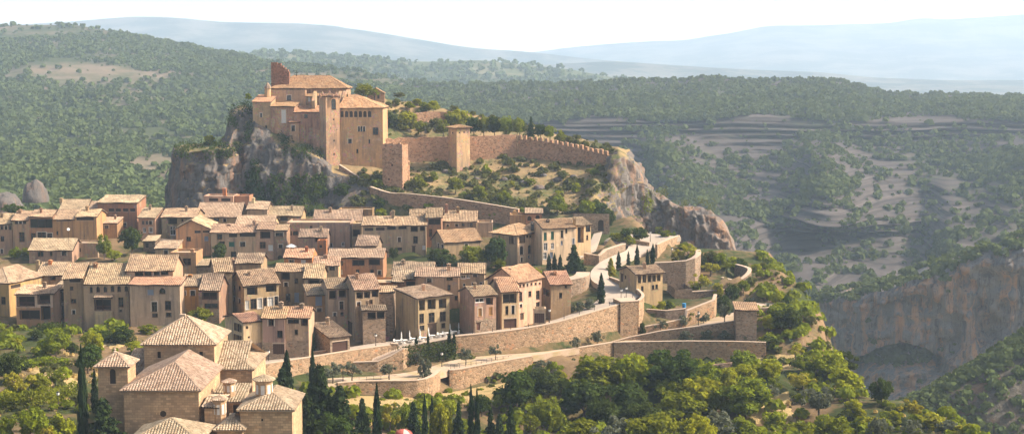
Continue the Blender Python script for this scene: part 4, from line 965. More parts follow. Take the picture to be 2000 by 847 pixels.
# -- front row along the road
H('grey house with two square attic galleries and a stone left flank', 641, 679, 565, 652, d=287, dep=9, yR=545, wall='grey', tile='tile', yaw=4, xl=628, wins=[(643, 567, 657, 584, 'l'), (662, 566, 676, 581, 'l'), (663, 588, 671, 604, 'b'), (651, 610, 657, 617, 'w'), (665, 609, 671, 616, 'w')])
r, i = H('tall grey house with three attic galleries and a projecting stone loggia', 694, 741, 567, 662, d=284, yaw=14, xl=671, yR=538, wall='grey', tile='tile', wins=[(696, 570, 709, 583, 'l'), (711, 569, 723, 582, 'l'), (726, 567, 739, 580, 'l'), (697, 589, 704, 597, 'b'), (721, 585, 728, 594, 'b')], lwins=[(679, 629, 688, 656, 'd')])
block(r, 709, 753, 608, 672, d=281, yaw=10, dep=4.0, yR=598, rf=1, wall='rubble', tile='tilegrey', wins=[(718, 609, 734, 623, 'l'), (736, 608, 751, 622, 'l')], lwins=[], name='loggia_wall')
H('narrow rough stone house behind the projecting loggia', 741.5, 768, 572, 662, d=289, dep=8, yR=560, wall='rubble', tile='tile', rwins=[])
r, i = H('stone garage hut with a brown door below the tall grey houses', 645, 683, 661, 690, d=268, yaw=10, xl=606, yR=631, rf=.9, wall='rubble', tile='tilegrey', wins=[(649, 666, 679, 687, 'g')])
H('orange walled house hidden behind the three storey gallery house', 688, 767, 556, 600, d=306, dep=8, roof='f', wall='orange', wins=[(765, 562, 770, 580, 'w')])
H('brown house with a black edged porch roof above the gallery house', 767, 795, 552, 600, d=306, dep=6, yR=546, rf=1, wall='brown', tile='tilegrey', wins=[(770, 563, 779, 583, 'w')])
r, i = H('three storey house with nine framed galleries above the terrace tables', 817, 878, 583, 655, d=283, yaw=10, xl=772, yR=561, rf=1, wall='sand', tile='tilepale', over=.6, wins=[(818.5, 585, 830, 606, 'o'), (835, 584, 851, 604, 'o'), (857, 583.2, 872, 602, 'o'), (819, 612, 828, 631, 'w'), (837, 610, 849, 630, 'w'), (859, 608, 871, 627, 'w'), (820, 635, 829, 645, 'w'), (836, 632, 853, 653, 'd'), (862, 630, 870, 640, 'w')])
H('upper house with a round pillar behind the gallery house', 812, 896, 541, 600, d=297, dep=8, yR=524, wall='tan', tile='tilepale', wins=[(834, 543, 843, 551, 'w'), (872, 541.5, 884, 547, 'w'), (874, 556, 880, 566, 'w'), (888, 577, 894, 586, 'b')])
H('porch house with a dark open loft left of the round pillar', 789, 812, 546, 590, d=299, dep=7, yR=537, rf=1, wall='brown', tile='tilegrey', wins=[(793, 549, 811, 561, 'l')])
H('ochre house with a large old roof above the porch house', 767, 845, 536, 560, d=316, dep=11, yR=513, wall='ochre', tile='tilegrey')
H('plain three window house with small white reveals behind the laundry house', 895, 946, 534, 585, d=300, dep=9, yR=516, wall='grey', tile='tile', wins=[(900, 536, 909, 544, 'W'), (911, 535, 918, 543, 'W'), (924, 534.6, 932, 540, 'w'), (904, 553, 909, 559, 'W'), (921, 551, 926, 557, 'W'), (937, 550, 942, 556, 'W')])
r, i = H('house with orange shutters and laundry hanging under its eave', 927, 969, 580, 648, d=285, yaw=8, xl=897, yR=560, wall='sand', tile='tile', wins=[(928, 582, 945, 590, 'W'), (949, 580.5, 963, 595, 'l'), (934, 601, 941, 617, 'O'), (955, 599, 962, 615, 'O'), (931, 630, 938, 644, 'D')], plinth=('rubble', 625))
H('stone cornered house with a dark square loft and a brown garage', 980, 1013, 570, 645, d=288, yaw=12, xl=955, yR=543, wall='sand', tile='tilered', wins=[(982, 573, 1009, 592, 'o'), (987, 597, 993, 614, 'w'), (999, 596, 1005, 613, 'w'), (984, 622, 1009, 640, 'g')], chim=[(968, 557, 543, 'sand')])
r, i = H('tall manor with six little attic windows and a lintelled garage', 1012, 1058, 551, 640, d=293, yaw=14, xl=948, yR=519, wall='sand', tile='tilered', over=.5, wins=[(1014, 555, 1018, 561, 'w'), (1021, 554, 1025, 560, 'w'), (1028, 553, 1032, 559, 'w'), (1036, 551.8, 1040, 557, 'w'), (1044, 551.5, 1048, 556, 'w'), (1052, 551.2, 1056, 555, 'w'), (1014, 570, 1020, 588, 'w'), (1032, 568, 1038, 579, 'w'), (1047, 567, 1054, 584, 'w'), (1015, 593, 1020, 600, 'w'), (1047, 589, 1054, 599, 'w'), (1016, 612, 1023, 624, 'd')], chim=[(995, 536, 523, 'cream')])
gb, _ = H('lean-to garage with a pale lintel in front of the tall manor', 1042, 1066, 607, 633, d=290, dep=2.6, roof='f', wall='cream', wins=[(1044, 611, 1063, 630, 'g')], name='garage', cat='garage')
r, i = H('house with one corner loggia at the right end of the front row', 1076, 1115, 556, 616, d=299, yaw=22, xl=1052, yR=531, wall='tan', tile='tilered', wins=[(1092, 571, 1098, 582, 'w'), (1103, 557, 1107, 562, 'w')], lwins=[(1061, 564, 1073, 577, 'l')], chim=[(1083, 540, 531, 'brown')])
# -- villa, ruin and pavilion by the terraces
r, i = H('villa with a columned upper gallery beside the winding road', 1243, 1294, 536, 596, d=312, yaw=10, xl=1209, yR=520, wall='tan', tile='tile', over=.5, wins=[(1246, 538, 1252, 553, 'l'), (1255, 537, 1262, 552, 'l'), (1265, 536.6, 1272, 551, 'l'), (1274, 536.2, 1281, 550, 'l'), (1283, 536, 1290, 549, 'l'), (1252, 558, 1257, 568, 'w'), (1273, 556, 1278, 565, 'w'), (1280, 555, 1285, 564, 'w')], lwins=[(1212, 535, 1217, 550, 'd'), (1220, 537, 1223, 544, 'w')], name='villa', cat='villa')
r, i = H('stone pavilion with a tiled mono pitch roof and an open side at the terrace end', 1438, 1478, 606, 668, d=292, yaw=-3, dep=5.5, roof='g', rf=1, yR=591, wall='rubble', tile='tilered', over=.4, rwins=[(1479, 607, 1488, 626, 'l')], name='pavilion', cat='pavilion')
rv = thing('ruined_hut', 'roofless stone hut ruin on the garden terrace', 'ruin', (0, 0, 0))
inf = block(rv, 1318, 1352, 564, 577, d=322, yaw=12, xl=1303, roof='', wall='darkstone', ext=2)
# ---------------------------------------------------------------- streets, terraces and retaining walls
def lift(v, h): return Vector((v.x, v.y, v.z + h))
def strip(name, left, right, mat, label=None, up=.0, skirt=1.2, kind='structure', n=6):
    """a paved surface between two edges, with a body below it so that it never floats"""
    L = resample(left, n); R = resample(right, n)
    mb = MB()
    for i in range(len(L) - 1):
        a, b, c, d = L[i], R[i], R[i + 1], L[i + 1]
        mb.face([lift(a, up), lift(b, up), lift(c, up), lift(d, up)])
        for p, q in ((a, d), (b, c)): mb.face([lift(p, up), lift(q, up), lift(q, -skirt), lift(p, -skirt)])
    for a, b in ((L[0], R[0]), (L[-1], R[-1])): mb.face([lift(a, up), lift(b, up), lift(b, -skirt), lift(a, -skirt)])
    o = mb.build(name, mat); tag(o, label, None, None, kind)
    vs = np.array([list(v) for pair in zip(L, R) for v in pair]); m = len(L)
    SURF.append((vs, np.array([[2 * i, 2 * i + 1, 2 * i + 3, 2 * i + 2] for i in range(m - 1)])))
    for a, b in zip(L, R):
        m_ = (a + b) / 2
        for p in (a, b, m_): CTRL.append((p.x, p.y, p.z - 1.0))
    return o
def resample(pts, n):
    pts = [Vector(p) for p in pts]
    if len(pts) < 3 or n <= 1:
        return [pts[i].lerp(pts[i + 1], k / max(n, 1)) for i in range(len(pts) - 1) for k in range(max(n, 1))] + [pts[-1]]
    out = []
    for i in range(len(pts) - 1):
        p0, p1, p2, p3 = pts[max(i - 1, 0)], pts[i], pts[i + 1], pts[min(i + 2, len(pts) - 1)]
        for k in range(n):
            t = k / n
            out.append(.5 * ((2 * p1) + (p2 - p0) * t + (2 * p0 - 5 * p1 + 4 * p2 - p3) * t * t + (3 * p1 - p0 - 3 * p2 + p3) * t ** 3))
    return out + [pts[-1]]
def rwall(label, pts, mat='redstone', thick=.6, cop=True, name='retaining_wall', cat='wall', deep=1.5, curve=1, ctrl=True, jag=0, merlon=None, copm='coping'):
    """masonry wall along pts = [(px, py_top, py_foot, d)]"""
    top = [P(a, b, e) for a, b, c, e in pts]; foot = [P(a, c, e) for a, b, c, e in pts]
    T = resample(top, curve); B = resample(foot, curve)
    mb = MB(); cm = MB(); mm = MB()
    n = len(T); nrm = []
    for i in range(n):
        t = (T[min(i + 1, n - 1)] - T[max(i - 1, 0)]); t.z = 0; t.normalize(); nv = Vector((-t.y, t.x, 0))
        nrm.append(nv)                       # points away from the lookout when pts run left to right
    if jag:
        rr = random.Random(len(label)); T = [lift(v, rr.uniform(-jag, jag * .3)) for v in T]
    for i in range(n - 1):
        a, b = T[i], T[i + 1]; a0, b0 = Vector((a.x, a.y, B[i].z - deep)), Vector((b.x, b.y, B[i + 1].z - deep))
        ka, kb = nrm[i] * thick, nrm[i + 1] * thick
        mb.face([a0, b0, b, a]); mb.face([a0 + ka, b0 + kb, b + kb, a + ka][::-1]); mb.face([a, b, b + kb, a + ka])
        if i == 0: mb.face([a0, a, a + ka, a0 + ka])
        if i == n - 2: mb.face([b0, b0 + kb, b + kb, b])
        if cop:
            o_ = .07; za = Vector((0, 0, .003)); zt = Vector((0, 0, .14))
            p = [a - nrm[i] * o_ + za, b - nrm[i + 1] * o_ + za, b + kb + nrm[i + 1] * o_ + za, a + ka + nrm[i] * o_ + za]; q = [v + zt for v in p]
            cm.face(q); cm.face([p[0], p[1], q[1], q[0]]); cm.face([p[2], p[3], q[3], q[2]]); cm.face([p[1], p[2], q[2], q[1]]); cm.face([p[3], p[0], q[0], q[3]])
    r = thing(name, label, cat, foot[0])
    mb.build('masonry', M[mat], r)
    if cop: cm.build('coping', M[copm], r)
    if merlon:
        mw, mg, mh = merlon
        L = 0
        for i in range(n - 1):
            seg = T[i + 1] - T[i]; l = seg.length; t = seg.normalized()
            while L < l - mw:
                p = T[i] + t * L - Vector((0, 0, .05)); q = MB()
                rr = random.Random(int(L * 100) + i * 7)
                q.box(p + nrm[i] * .005, Vector((t.x, t.y, t.z)) * mw, nrm[i] * (thick - .01), (0, 0, mh * rr.uniform(.75, 1.1))); q.build('merlon', M[mat], r)
                L += mw + mg
            L -= l
    if ctrl:
        for v, w in zip(B, nrm):
            for k in (.3, 2.5): q = v - w * k; CTRL.append((q.x, q.y, q.z - .15))
    return r
Z = Pz
# -- the road that climbs from the front row up to the gate
wallm = [(890, 657, 699, 279.5), (960, 650, 694, 281.5), (1030, 641, 689, 284.5), (1090, 629, 682, 288), (1150, 612, 674, 293), (1212, 594, 664, 299)]
rwall('long curved retaining wall carrying the road in front of the village', wallm, curve=5, cop=True)
rwall('square bastion at the right end of the long road wall', [(1212, 590, 668, 298.4), (1246, 588, 662, 299.5)], thick=4.5)
rwall('low wall on the outer bend of the road beside the villa', [(1247.5, 588, 655, 301), (1258, 576, 640, 306), (1240, 560, 610, 315), (1215, 549, 580, 323), (1193, 541, 560, 331)], curve=5, thick=.5, ctrl=False)
edge_in = [P(893, 657.5, 281), P(962, 649.5, 283), P(1032, 640, 286), P(1092, 628, 289.5), P(1152, 611, 294.5), P(1212, 592.5, 301), P(1247, 580, 308), P(1250, 572, 313), P(1232, 561, 320), P(1205, 549, 328), P(1190, 540, 335), P(1188, 528, 342), P(1203, 516, 349), P(1235, 503, 357), P(1262, 490, 364), P(1280, 474, 372), P(1272, 462, 379)]
edge_out = [P(893, 653, 285), P(962, 645, 287), P(1032, 636, 290.5), P(1090, 622, 294), P(1143, 601, 300), P(1168, 585, 306), P(1180, 570, 313), P(1172, 558, 320), P(1158, 549, 327), P(1153, 540, 332), P(1156, 527, 341), P(1172, 512, 348), P(1196, 500, 355), P(1222, 489, 362), P(1228, 477, 369), P(1222, 468, 375), P(1215, 461, 380)]
strip('road', edge_out, edge_in, M['road'], 'pale paved road winding up to the village square', up=.02)
strip('square', [P(1180, 470, 374), P(1200, 461, 380), P(1262, 455, 384)], [P(1262, 478, 371), P(1300, 470, 374), P(1330, 462, 377)], M['road'], 'paved square under the cliff', n=2)
strip('lane', [P(1164, 487, 362), P(1170, 470, 371), P(1176, 452, 384)], [P(1112, 512, 351), P(1146, 486, 362), P(1160, 456, 382)], M['road'], 'lane rising to the arched gate', n=1, skirt=.4)
strip('terrace', [P(770, 668, 283), P(830, 660, 284), P(892, 652, 286)], [P(782, 678, 278), P(840, 668, 280), P(892, 659, 281)], M['road'], 'cafe terrace below the gallery house', n=2)
rwall('terrace wall under the cafe tables', [(782, 679, 700, 277.6), (840, 669, 700, 279.2), (888, 660, 699, 279.4)], cop=True)
rwall('stone wall between the lane and the road beside the conifer', [(1140, 495, 522, 354), (1170, 500, 520, 351), (1186, 488, 512, 356), (1222, 476, 496, 364)], thick=1, mat='rubble')
rwall('curved stone wall with a grassy top above the road bend', [(1068, 556, 588, 318), (1110, 548, 580, 320), (1145, 540, 566, 323), (1152, 532, 552, 330)], mat='rubble', thick=3, curve=3)
rwall('low planter wall along the inner side of the road', [(1066, 634, 640, 293), (1110, 622, 630, 297), (1140, 607, 616, 302), (1160, 597, 603, 306)], thick=.4, curve=3)
rwall('low wall of the square under the cliff', [(1233, 468, 479, 370.5), (1268, 474, 486, 368.6)], thick=.5)
rwall('sunlit ramp wall right of the square', [(1284, 478, 506, 361), (1310, 466, 492, 372), (1328, 460, 480, 378)], thick=.6)
rwall('upper garden wall behind the villa', [(1278, 514, 548, 343), (1340, 510, 556, 342), (1368, 498, 540, 345), (1367, 488, 520, 358)], mat='rubble', thick=1.2, curve=2)
rwall('dark garden wall behind the ruined hut', [(1352, 570, 584, 325), (1420, 566, 580, 326), (1462, 556, 570, 330)], mat='darkstone', thick=.8)
rwall('round dark lookout wall at the right garden end', [(1408, 542, 556, 336), (1440, 548, 560, 333), (1462, 536, 552, 336), (1466, 524, 545, 342), (1440, 516, 540, 350)], mat='darkstone', thick=.8, curve=3)
# -- terraces at the right
rwall('stone terrace wall under the vegetable garden', [(1247, 640, 660, 300.5), (1290, 633, 655, 301.5), (1340, 622, 643, 303), (1342.5, 607, 640, 305), (1396, 586, 624, 309), (1400, 575, 618, 314)], mat='redstone')
rwall('low garden bed wall below the villa', [(1263, 604, 615, 306), (1300, 607, 617, 305.6), (1340, 603, 612, 306.8)], mat='darkstone', thick=.5)
rwall('upper terrace wall with olive trees ending at the pavilion', [(1196, 668, 676, 294.8), (1230, 659, 672, 295.6), (1290, 647, 667, 296), (1360, 638, 664, 296), (1437, 627, 666, 295.6)])
rwall('long lower terrace wall left of the stone seam', [(1042, 694, 716, 280.5), (1120, 681, 714, 286), (1199, 668.5, 712, 291)])
rwall('long lower terrace wall right of the stone seam', [(1199.3, 669, 716, 290.6), (1270, 667.5, 722, 291), (1340, 666.5, 720, 290.6), (1420, 667, 712, 289.6), (1496, 669, 700, 288)])
rwall('lower path wall below the two olive trees', [(878, 723, 766, 266), (900, 721, 763, 267), (960, 709, 748, 271.5), (1041, 695, 726, 278.5)], curve=2)
strip('path', [P(640, 738, 255), P(700, 735, 258.5), (P(760, 731, 262)), P(820, 722, 266.5), P(880, 704, 275.5), P(940, 695, 279.5), P(1040, 688, 283), P(1130, 677, 289), P(1200, 667, 294.5), P(1250, 659, 299)], [P(640, 752, 249), P(700, 746, 252.5), P(760, 744, 254.5), P(835, 734, 260), P(880, 721.5, 267), P(955, 710, 272), P(1042, 694, 279.5), P(1130, 680, 286.6), P(1200, 668, 292), P(1250, 664, 295.5)], M['dirt'], 'pale footpath along the terrace walls', n=3)
rwall('curved lower wall of the footpath with an olive at its corner', [(660, 748, 770, 250), (700, 745, 771, 252), (760, 744, 772, 253), (815, 743, 772, 254), (845, 735, 770, 257), (860, 722, 766, 263.5)], curve=2)
rwall('stone stair wall with a sunlit corner above the footpath', [(690, 708, 722, 268), (738, 706, 728, 268.6), (762, 696, 726, 269.5), (788, 681, 722, 270.5), (799, 681, 716, 273)])
rwall('long road wall below the white house and the garage hut', [(505, 713, 745, 254), (560, 705, 742, 259), (617, 696, 736, 264), (690, 684, 720, 270.5), (763, 674, 700, 276)], curve=2)
rwall('brick red landing wall at the top of the stairs', [(763.4, 671, 690, 276.2), (778, 672, 684, 276.6)], thick=.8)
strip('street', [P(430, 707, 268), P(520, 702, 266), P(600, 690, 271), P(690, 676, 277), P(770, 664, 285)], [P(430, 722, 260), P(520, 711, 256.5), P(617, 696, 265), P(690, 684, 271.5), P(778, 673, 277.5)], M['road'], 'street in front of the garage hut', n=3)
st = MB()
for i in range(12):
    p = P(763 + i * -4.6 + 20, 680 + i * 1.9, 274.5 - i * .3); st.box(p - Vector((.5, 1, 1.4)), (1.0, 0, 0), (0, 2.2, 0), (0, 0, 1.4))
st.build_thing('stone_stairs', 'stone stairs dropping along the sunlit stair wall', 'stairs', M['coping'])
rwall('low wall of the lane at the garage hut', [(594, 690, 697, 268.6), (640, 684, 692, 269.4)], thick=.4)
rwall('low dark wall in the trees right of the terrace', [(1390, 712, 722, 271), (1440, 707, 718, 273)], mat='darkstone', cop=False)
onground_p = lambda px, py: Pz(px, py, 49.0)
M['straw'] = hill_mat('dry_grass_ground', (.36, .25, .11), (.46, .34, .16), (.16, .15, .05), .1, .3)
strip('grass_verge', [P(655, 772, 250.5), P(760, 773, 252.5), P(862, 768, 262), P(960, 750, 271), P(1040, 730, 277.5)], [P(650, 800, 239), P(760, 794, 243.5), P(870, 784, 252.5), P(980, 764, 262.5), P(1050, 742, 271)], M['straw'], 'strip of dry grass under the footpath walls', n=3, up=.05)
strip('platform', [P(1455, 583, 322), P(1500, 578, 325)], [P(1480, 602, 306), P(1530, 598, 309)], M['coping'], 'paved lookout platform behind the pavilion', n=1)
rwall('reddish parapet of the lookout platform', [(1480, 602, 612, 305.6), (1527, 600, 610, 307), (1533, 592, 604, 311), (1504, 577, 588, 326)], thick=.4)
strip('garden', [P(1265, 592, 318), P(1330, 588, 320), P(1392, 578, 322)], [P(1270, 612, 305.6), P(1338, 605, 307), P(1393, 590, 310.5)], M['townground'], 'vegetable garden terrace', n=2)
strip('olive_terrace', [P(1250, 655, 300.6), P(1300, 648, 301.8), P(1345, 636, 304), P(1400, 618, 310), P(1440, 608, 314)], [P(1225, 660.5, 296.2), P(1290, 647, 297), P(1360, 638, 297), P(1400, 633, 296.8), P(1437, 627.5, 296.4)], M['dirt'], 'dirt terrace with olive trees', n=2)
# -- gate wall at the end of the lane
gw = thing('gate_wall', 'old stone wall with an arched gateway at the end of the lane', 'wall', (0, 0, 0))
block(gw, 1120, 1190, 418, 452, d=386, dep=1.6, yaw=-4, roof='', wall='rubble', wins=[(1168, 429, 1179, 451, 'A')], ext=3)
# ---------------------------------------------------------------- castle walls
rwall('ruined curtain wall between the palace and the square tower', [(750, 272, 330, 449), (800, 268, 326, 452), (878, 267, 322, 453)], mat='castlewall', thick=1.2, jag=.5, curve=6, ctrl=False, copm='castlewall', cop=False)
rwall('curtain wall right of the square tower', [(917, 266, 304, 454), (1011, 262, 300, 457)], mat='castlewall', thick=1.2, jag=.25, curve=6, ctrl=False, cop=False)
rwall('battlemented wall descending towards the right cliff', [(1011.5, 272, 298, 457), (1060, 276, 304, 454), (1120, 288, 318, 449), (1190, 304, 338, 442)], mat='castlewall', thick=1.1, ctrl=False, cop=False, curve=1, merlon=(.95, .85, 1.3), name='battlement_wall')
rwall('lower castle wall stepping down to the village roofs', [(722, 365, 386, 425), (760, 377, 398, 421), (800, 379, 396, 419), (880, 388, 406, 414), (940, 397, 420, 409), (1012, 409, 432, 404)], mat='castlewall', thick=1.0, curve=3, ctrl=False, copm='coping')
rwall('narrow parapet wall zigzagging under the palace', [(662, 322, 336, 436), (690, 340, 352, 432), (720, 360, 372, 427)], mat='castlewall', thick=.5, ctrl=False)
rwall('old field wall on the castle plateau', [(800, 222, 232, 476), (860, 218, 230, 480), (890, 226, 236, 479)], mat='castlewall', thick=.7, ctrl=False, cop=False, jag=.3, curve=4)
rt = thing('watch_tower', 'free standing blunt tower with a sunlit right edge below the palace', 'tower', (0, 0, 0))
inf = block(rt, 747, 786, 283, 378, d=428, yaw=-12, dep=6, roof='', wall='castlewall', ground=False, wins=[(764, 320, 767, 325, 'x'), (758, 348, 761, 352, 'x')], ext=5)
jb = MB(); rr = random.Random(3)
for i in range(9):
    A_, U_, K_ = inf['A'], inf['U'], inf['Bk']; w_ = inf['W'] / 9
    jb.box(Vector((A_.x, A_.y, inf['zE'] - .002)) + U_ * (w_ * i) + K_ * .003, U_ * (w_ * .98), K_ * 1.0, (0, 0, rr.uniform(.1, .75)))
jb.build('broken_crest', M['castlewall'], rt)
cb = MB(); A_ = inf; cb.face([Vector((p.x, p.y, inf['zE'] - .3)) for p in (inf['A'], inf['B'], inf['C'], inf['D'])]); cb.build('top_floor', M['castlewall'], rt)
pp = MB(); p0 = P(795, 345, 434); pp.lathe(p0 - Vector((0, 0, 2)), [(.85, 0), (.8, 6.2), (.95, 6.3), (.95, 6.7), (.5, 7.0), (.001, 7.2)], 12); pp.build_thing('stone_pillar', 'slim round stone pillar behind the free standing tower', 'pillar', M['castlewall'])
sq = thing('wall_tower', 'square wall tower with a small pyramid roof in the castle wall', 'tower', (0, 0, 0))
block(sq, 892, 918, 250, 334, d=445, xl=876, dep=5.0, roof='h', yR=244, wall='castlestone', tile='castletile', ground=False, over=.7, wins=[(896, 258, 899, 261, 'x'), (905, 257, 908, 260, 'x'), (913, 257, 915, 260, 'x')], lwins=[(882, 258, 885, 261, 'x')], ext=4)
hr = thing('stone_chapel', 'small ruined gabled chapel with two windows on the castle plateau', 'chapel', (0, 0, 0))
block(hr, 717, 751, 183, 196, d=482, yaw=4, dep=7, roof='gy', yR=173, wall='castlewall', tile='castletile', ground=False, over=.2, wins=[(730, 183, 733, 193, 'x'), (737, 182, 741, 193, 'x')])
# ---------------------------------------------------------------- the collegiate church on the rock
cs = thing('collegiate_church', 'large ochre collegiate church and palace on top of the castle rock', 'church', P(620, 300, 442))
cs['category'] = 'church'
bk = lambda *a, **k: block(cs, *a, ground=False, wall=k.pop('wall', 'castlestone'), tile='castletile', **k)
bk(532, 676, 172, 215, d=455, dep=13, roof='h', yR=149, hipl=6.0, name='nave_wall', over=.6)
bk(528.5, 597, 176, 210, d=452.5, dep=2.4, roof='', name='front_wall', wins=[(560, 186, 569, 196, 'a')])
bk(597.3, 640, 189, 216, d=452.8, dep=2.0, roof='g', rf=1, yR=183, name='aisle_wall', wins=[(602, 184, 606, 198, 'p')])
bk(494, 529, 200, 278, d=446, dep=9, roof='g', rf=1, yR=186, yaw=-4, name='apse_wall', wins=[(508, 221, 512, 229, 'w'), (518, 245, 522, 253, 'w')])
bk(529.3, 575, 209, 280, d=445, dep=7, roof='g', rf=1, yR=201, yaw=-3, name='chapel_wall', wins=[(550, 215, 558, 240, 'p')])
bk(575.3, 624, 220, 292, d=444, dep=8, roof='g', rf=1, yR=208, yaw=-2, name='sacristy_wall', wins=[(594, 223, 601, 231, 'w')])
bk(566, 584, 240, 295, d=442.5, dep=1.4, roof='g', rf=1, yR=238, name='buttress_wall', wins=[(569, 245, 576, 256, 'w')])
bk(612, 628, 232, 292, d=441, dep=4, roof='', name='link_wall')
bk(637, 664, 189, 334, d=437, xl=624, dep=5.2, roof='h', yR=184, wall='castlestone', name='tower_wall', over=.25, ext=4, wins=[(647, 193, 656, 214, 'a'), (651, 273, 654, 277, 'x'), (651, 299, 654, 303, 'x'), (650, 232, 653, 235, 'x'), (645, 250, 647, 252, 'x'), (657, 252, 659, 254, 'x')])
pin = MB()
for (x_, y_) in ((625, 189), (637.5, 190), (650, 190), (663, 190), (630, 186), (657, 187), (644, 184)):
    p = P(x_, y_, 437.6 + (0 if y_ > 188 else 3)); pin.lathe(p - Vector((0, 0, .4)), [(.45, 0), (.4, .5), (.55, .6), (.55, .75), (.001, 1.7)], 4, a0=.78)
pin.build('pinnacles', M['castlestone'], cs)
pal = bk(664.3, 748, 211, 332, d=440, dep=17, yaw=0, roof='h', yR=186, hipl=1.0, hipr=9.0, wall='castleorange', name='palace_wall', ext=4, over=.5,
   wins=[(665, 217, 671, 229, 'A'), (673.6, 217, 680, 229, 'A'), (682.6, 217, 689, 229, 'A'), (691.5, 217, 698, 229, 'A'), (700.5, 217, 707, 229, 'A'), (709.5, 217, 716, 229, 'A'), (718.5, 217, 725, 229, 'A'), (699, 247, 703, 257, 'w'), (704, 247, 708, 257, 'w'), (709, 247, 713, 257, 'w'), (728, 249, 739, 263, 'w'), (680, 271, 687, 280, 'w'), (696, 291, 700, 299, 'w'), (720, 272, 723, 280, 'w')])
rn = MB()
p0 = P(530, 176, 456); top = P(530, 122, 456); h = top.z - p0.z
U_ = Vector((1, 0, 0)); K_ = Vector((0, 1, 0))
rn.box(p0, (1.9, 0, 0), (0, 2.2, 0), (0, 0, h)); rn.box(p0 + Vector((2.2, .2, 0)), (.9, 0, 0), (0, 1.9, 0), (0, 0, h * .97))
rn.box(p0 + Vector((1.9, .3, 0)), (.31, 0, 0), (0, 1.6, 0), (0, 0, h * .9))
for i in range(7): rn.box(p0 + Vector((3.1 + i * .36, .3 + .01 * i, 0)), (.37, 0, 0), (0, 2.4, 0), (0, 0, h * (.9 - i * .035 + (.02 if i % 2 else -.02))))
rn.build('ruined_turret', M['brickruin'], cs)
tr = MB(); p0 = P(523, 186, 452); tr.lathe(p0, [(1.0, -1), (1.0, 2.0), (1.2, 2.1)], 8); tr.build('lantern_drum', M['castlestone'], cs)
tr = MB(); tr.lathe(p0 + Vector((0, 0, 2.1)), [(1.25, 0), (.95, .8), (.4, 1.5), (.001, 2.0)], 8); tr.build('lantern_dome', M['tilegrey'], cs)
for x_ in (619, 668, 676):                        # sloping buttresses that lean on the nave
    bb = MB(); q = P(x_, 178, 452); w_ = 1.0
    a = q + Vector((-w_, 0, 0)); zb = zat(212, 452)
    bb.face([a, a + Vector((0, -5, zb - q.z + 2.5)), Vector((a.x, a.y - 5, zb - 2)), Vector((a.x, a.y, zb - 2))])
    bb.face([a + Vector((w_, 0, 0)), Vector((a.x + w_, a.y, zb - 2)), Vector((a.x + w_, a.y - 5, zb - 2)), a + Vector((w_, -5, zb - q.z + 2.5))])
    bb.face([a, a + Vector((w_, 0, 0)), a + Vector((w_, -5, zb - q.z + 2.5)), a + Vector((0, -5, zb - q.z + 2.5))]); bb.face([Vector((a.x, a.y - 5, zb - 2)), a + Vector((0, -5, zb - q.z + 2.5)), a + Vector((w_, -5, zb - q.z + 2.5)), Vector((a.x + w_, a.y - 5, zb - 2))])
    bb.build('buttress', M['castlestone'], cs)
cr = MB(); p0 = P(579.5, 150, 461); cr.box(p0 + Vector((-.06, -.06, -.2)), (.12, 0, 0), (0, .12, 0), (0, 0, 2.2)); cr.box(p0 + Vector((-.5, -.05, 1.2)), (.44, 0, 0), (0, .1, 0), (0, 0, .12)); cr.box(p0 + Vector((.06, -.05, 1.2)), (.44, 0, 0), (0, .1, 0), (0, 0, .12)); cr.build('roof_cross', M['iron'], cs)
# ---------------------------------------------------------------- the parish church in the foreground
ch = thing('parish_church', 'golden ashlar parish church with tiled roofs and small lanterns in the foreground', 'church', P(320, 846, 200))
cb_ = lambda *a, **k: block(ch, *a, ground=False, wall='ashlar', tile='churchtile', rows=k.pop('rows', .42), per=.40, over=k.pop('over', .45), **k)
cb_(282, 419, 671, 760, d=216, dep=10.5, roof='h', yR=615, name='lantern_tower_wall', wins=[(307, 686, 314, 699, 'x'), (389, 686, 396, 699, 'x')])
cb_(243, 389, 761, 870, d=200, dep=15.0, roof='hd', yR=709, hipl=6.0, peak=.56, name='nave_wall', wins=[(292, 771, 295, 776, 'x'), (349, 770, 352, 775, 'x'), (302, 816, 305, 821, 'x')])
cb_(193, 251, 714, 860, d=203, dep=4.4, roof='h', yR=686, name='bell_tower_wall', wins=[(214, 720, 226, 749, 'A')], rwins=[])
cb_(421, 494, 720, 800, d=217, dep=10, roof='g', yR=676, yaw=0, name='transept_wall', wins=[(424, 737, 427, 741, 'x'), (456, 735, 459, 739, 'x')]) if False else cb_(405, 493, 720, 800, d=217.2, dep=12, roof='h', yR=668, hipl=6.0, name='transept_wall', wins=[(424, 737, 427, 741, 'x'), (456, 735, 459, 739, 'x')])
cb_(243, 282, 727, 790, d=217.4, dep=8, roof='g', rf=1, yR=682, name='north_transept_wall')
cb_(403, 470, 785, 830, d=207, dep=7, roof='g', rf=1, yR=750, name='aisle_wall', wins=[(455, 790, 467, 807, 'x')])
cb_(470, 571, 800, 870, d=198, dep=9.5, roof='hd', yR=768, hipl=4.8, name='chapel_wall', wins=[(510, 817, 514, 822, 'x')])
cb_(424, 474, 837, 880, d=197, dep=4.6, roof='h', yR=808, hipl=2.2, name='sacristy_wall', wins=[(431, 842, 434, 848, 'x')])
cb_(255, 388, 862, 900, d=190, dep=8.5, roof='h', yR=818, hipl=4.6, name='porch_wall')
cb_(400, 424, 795, 870, d=199.4, dep=7, roof='g', rf=.5, yR=778, rows=0, name='buttress_wall')
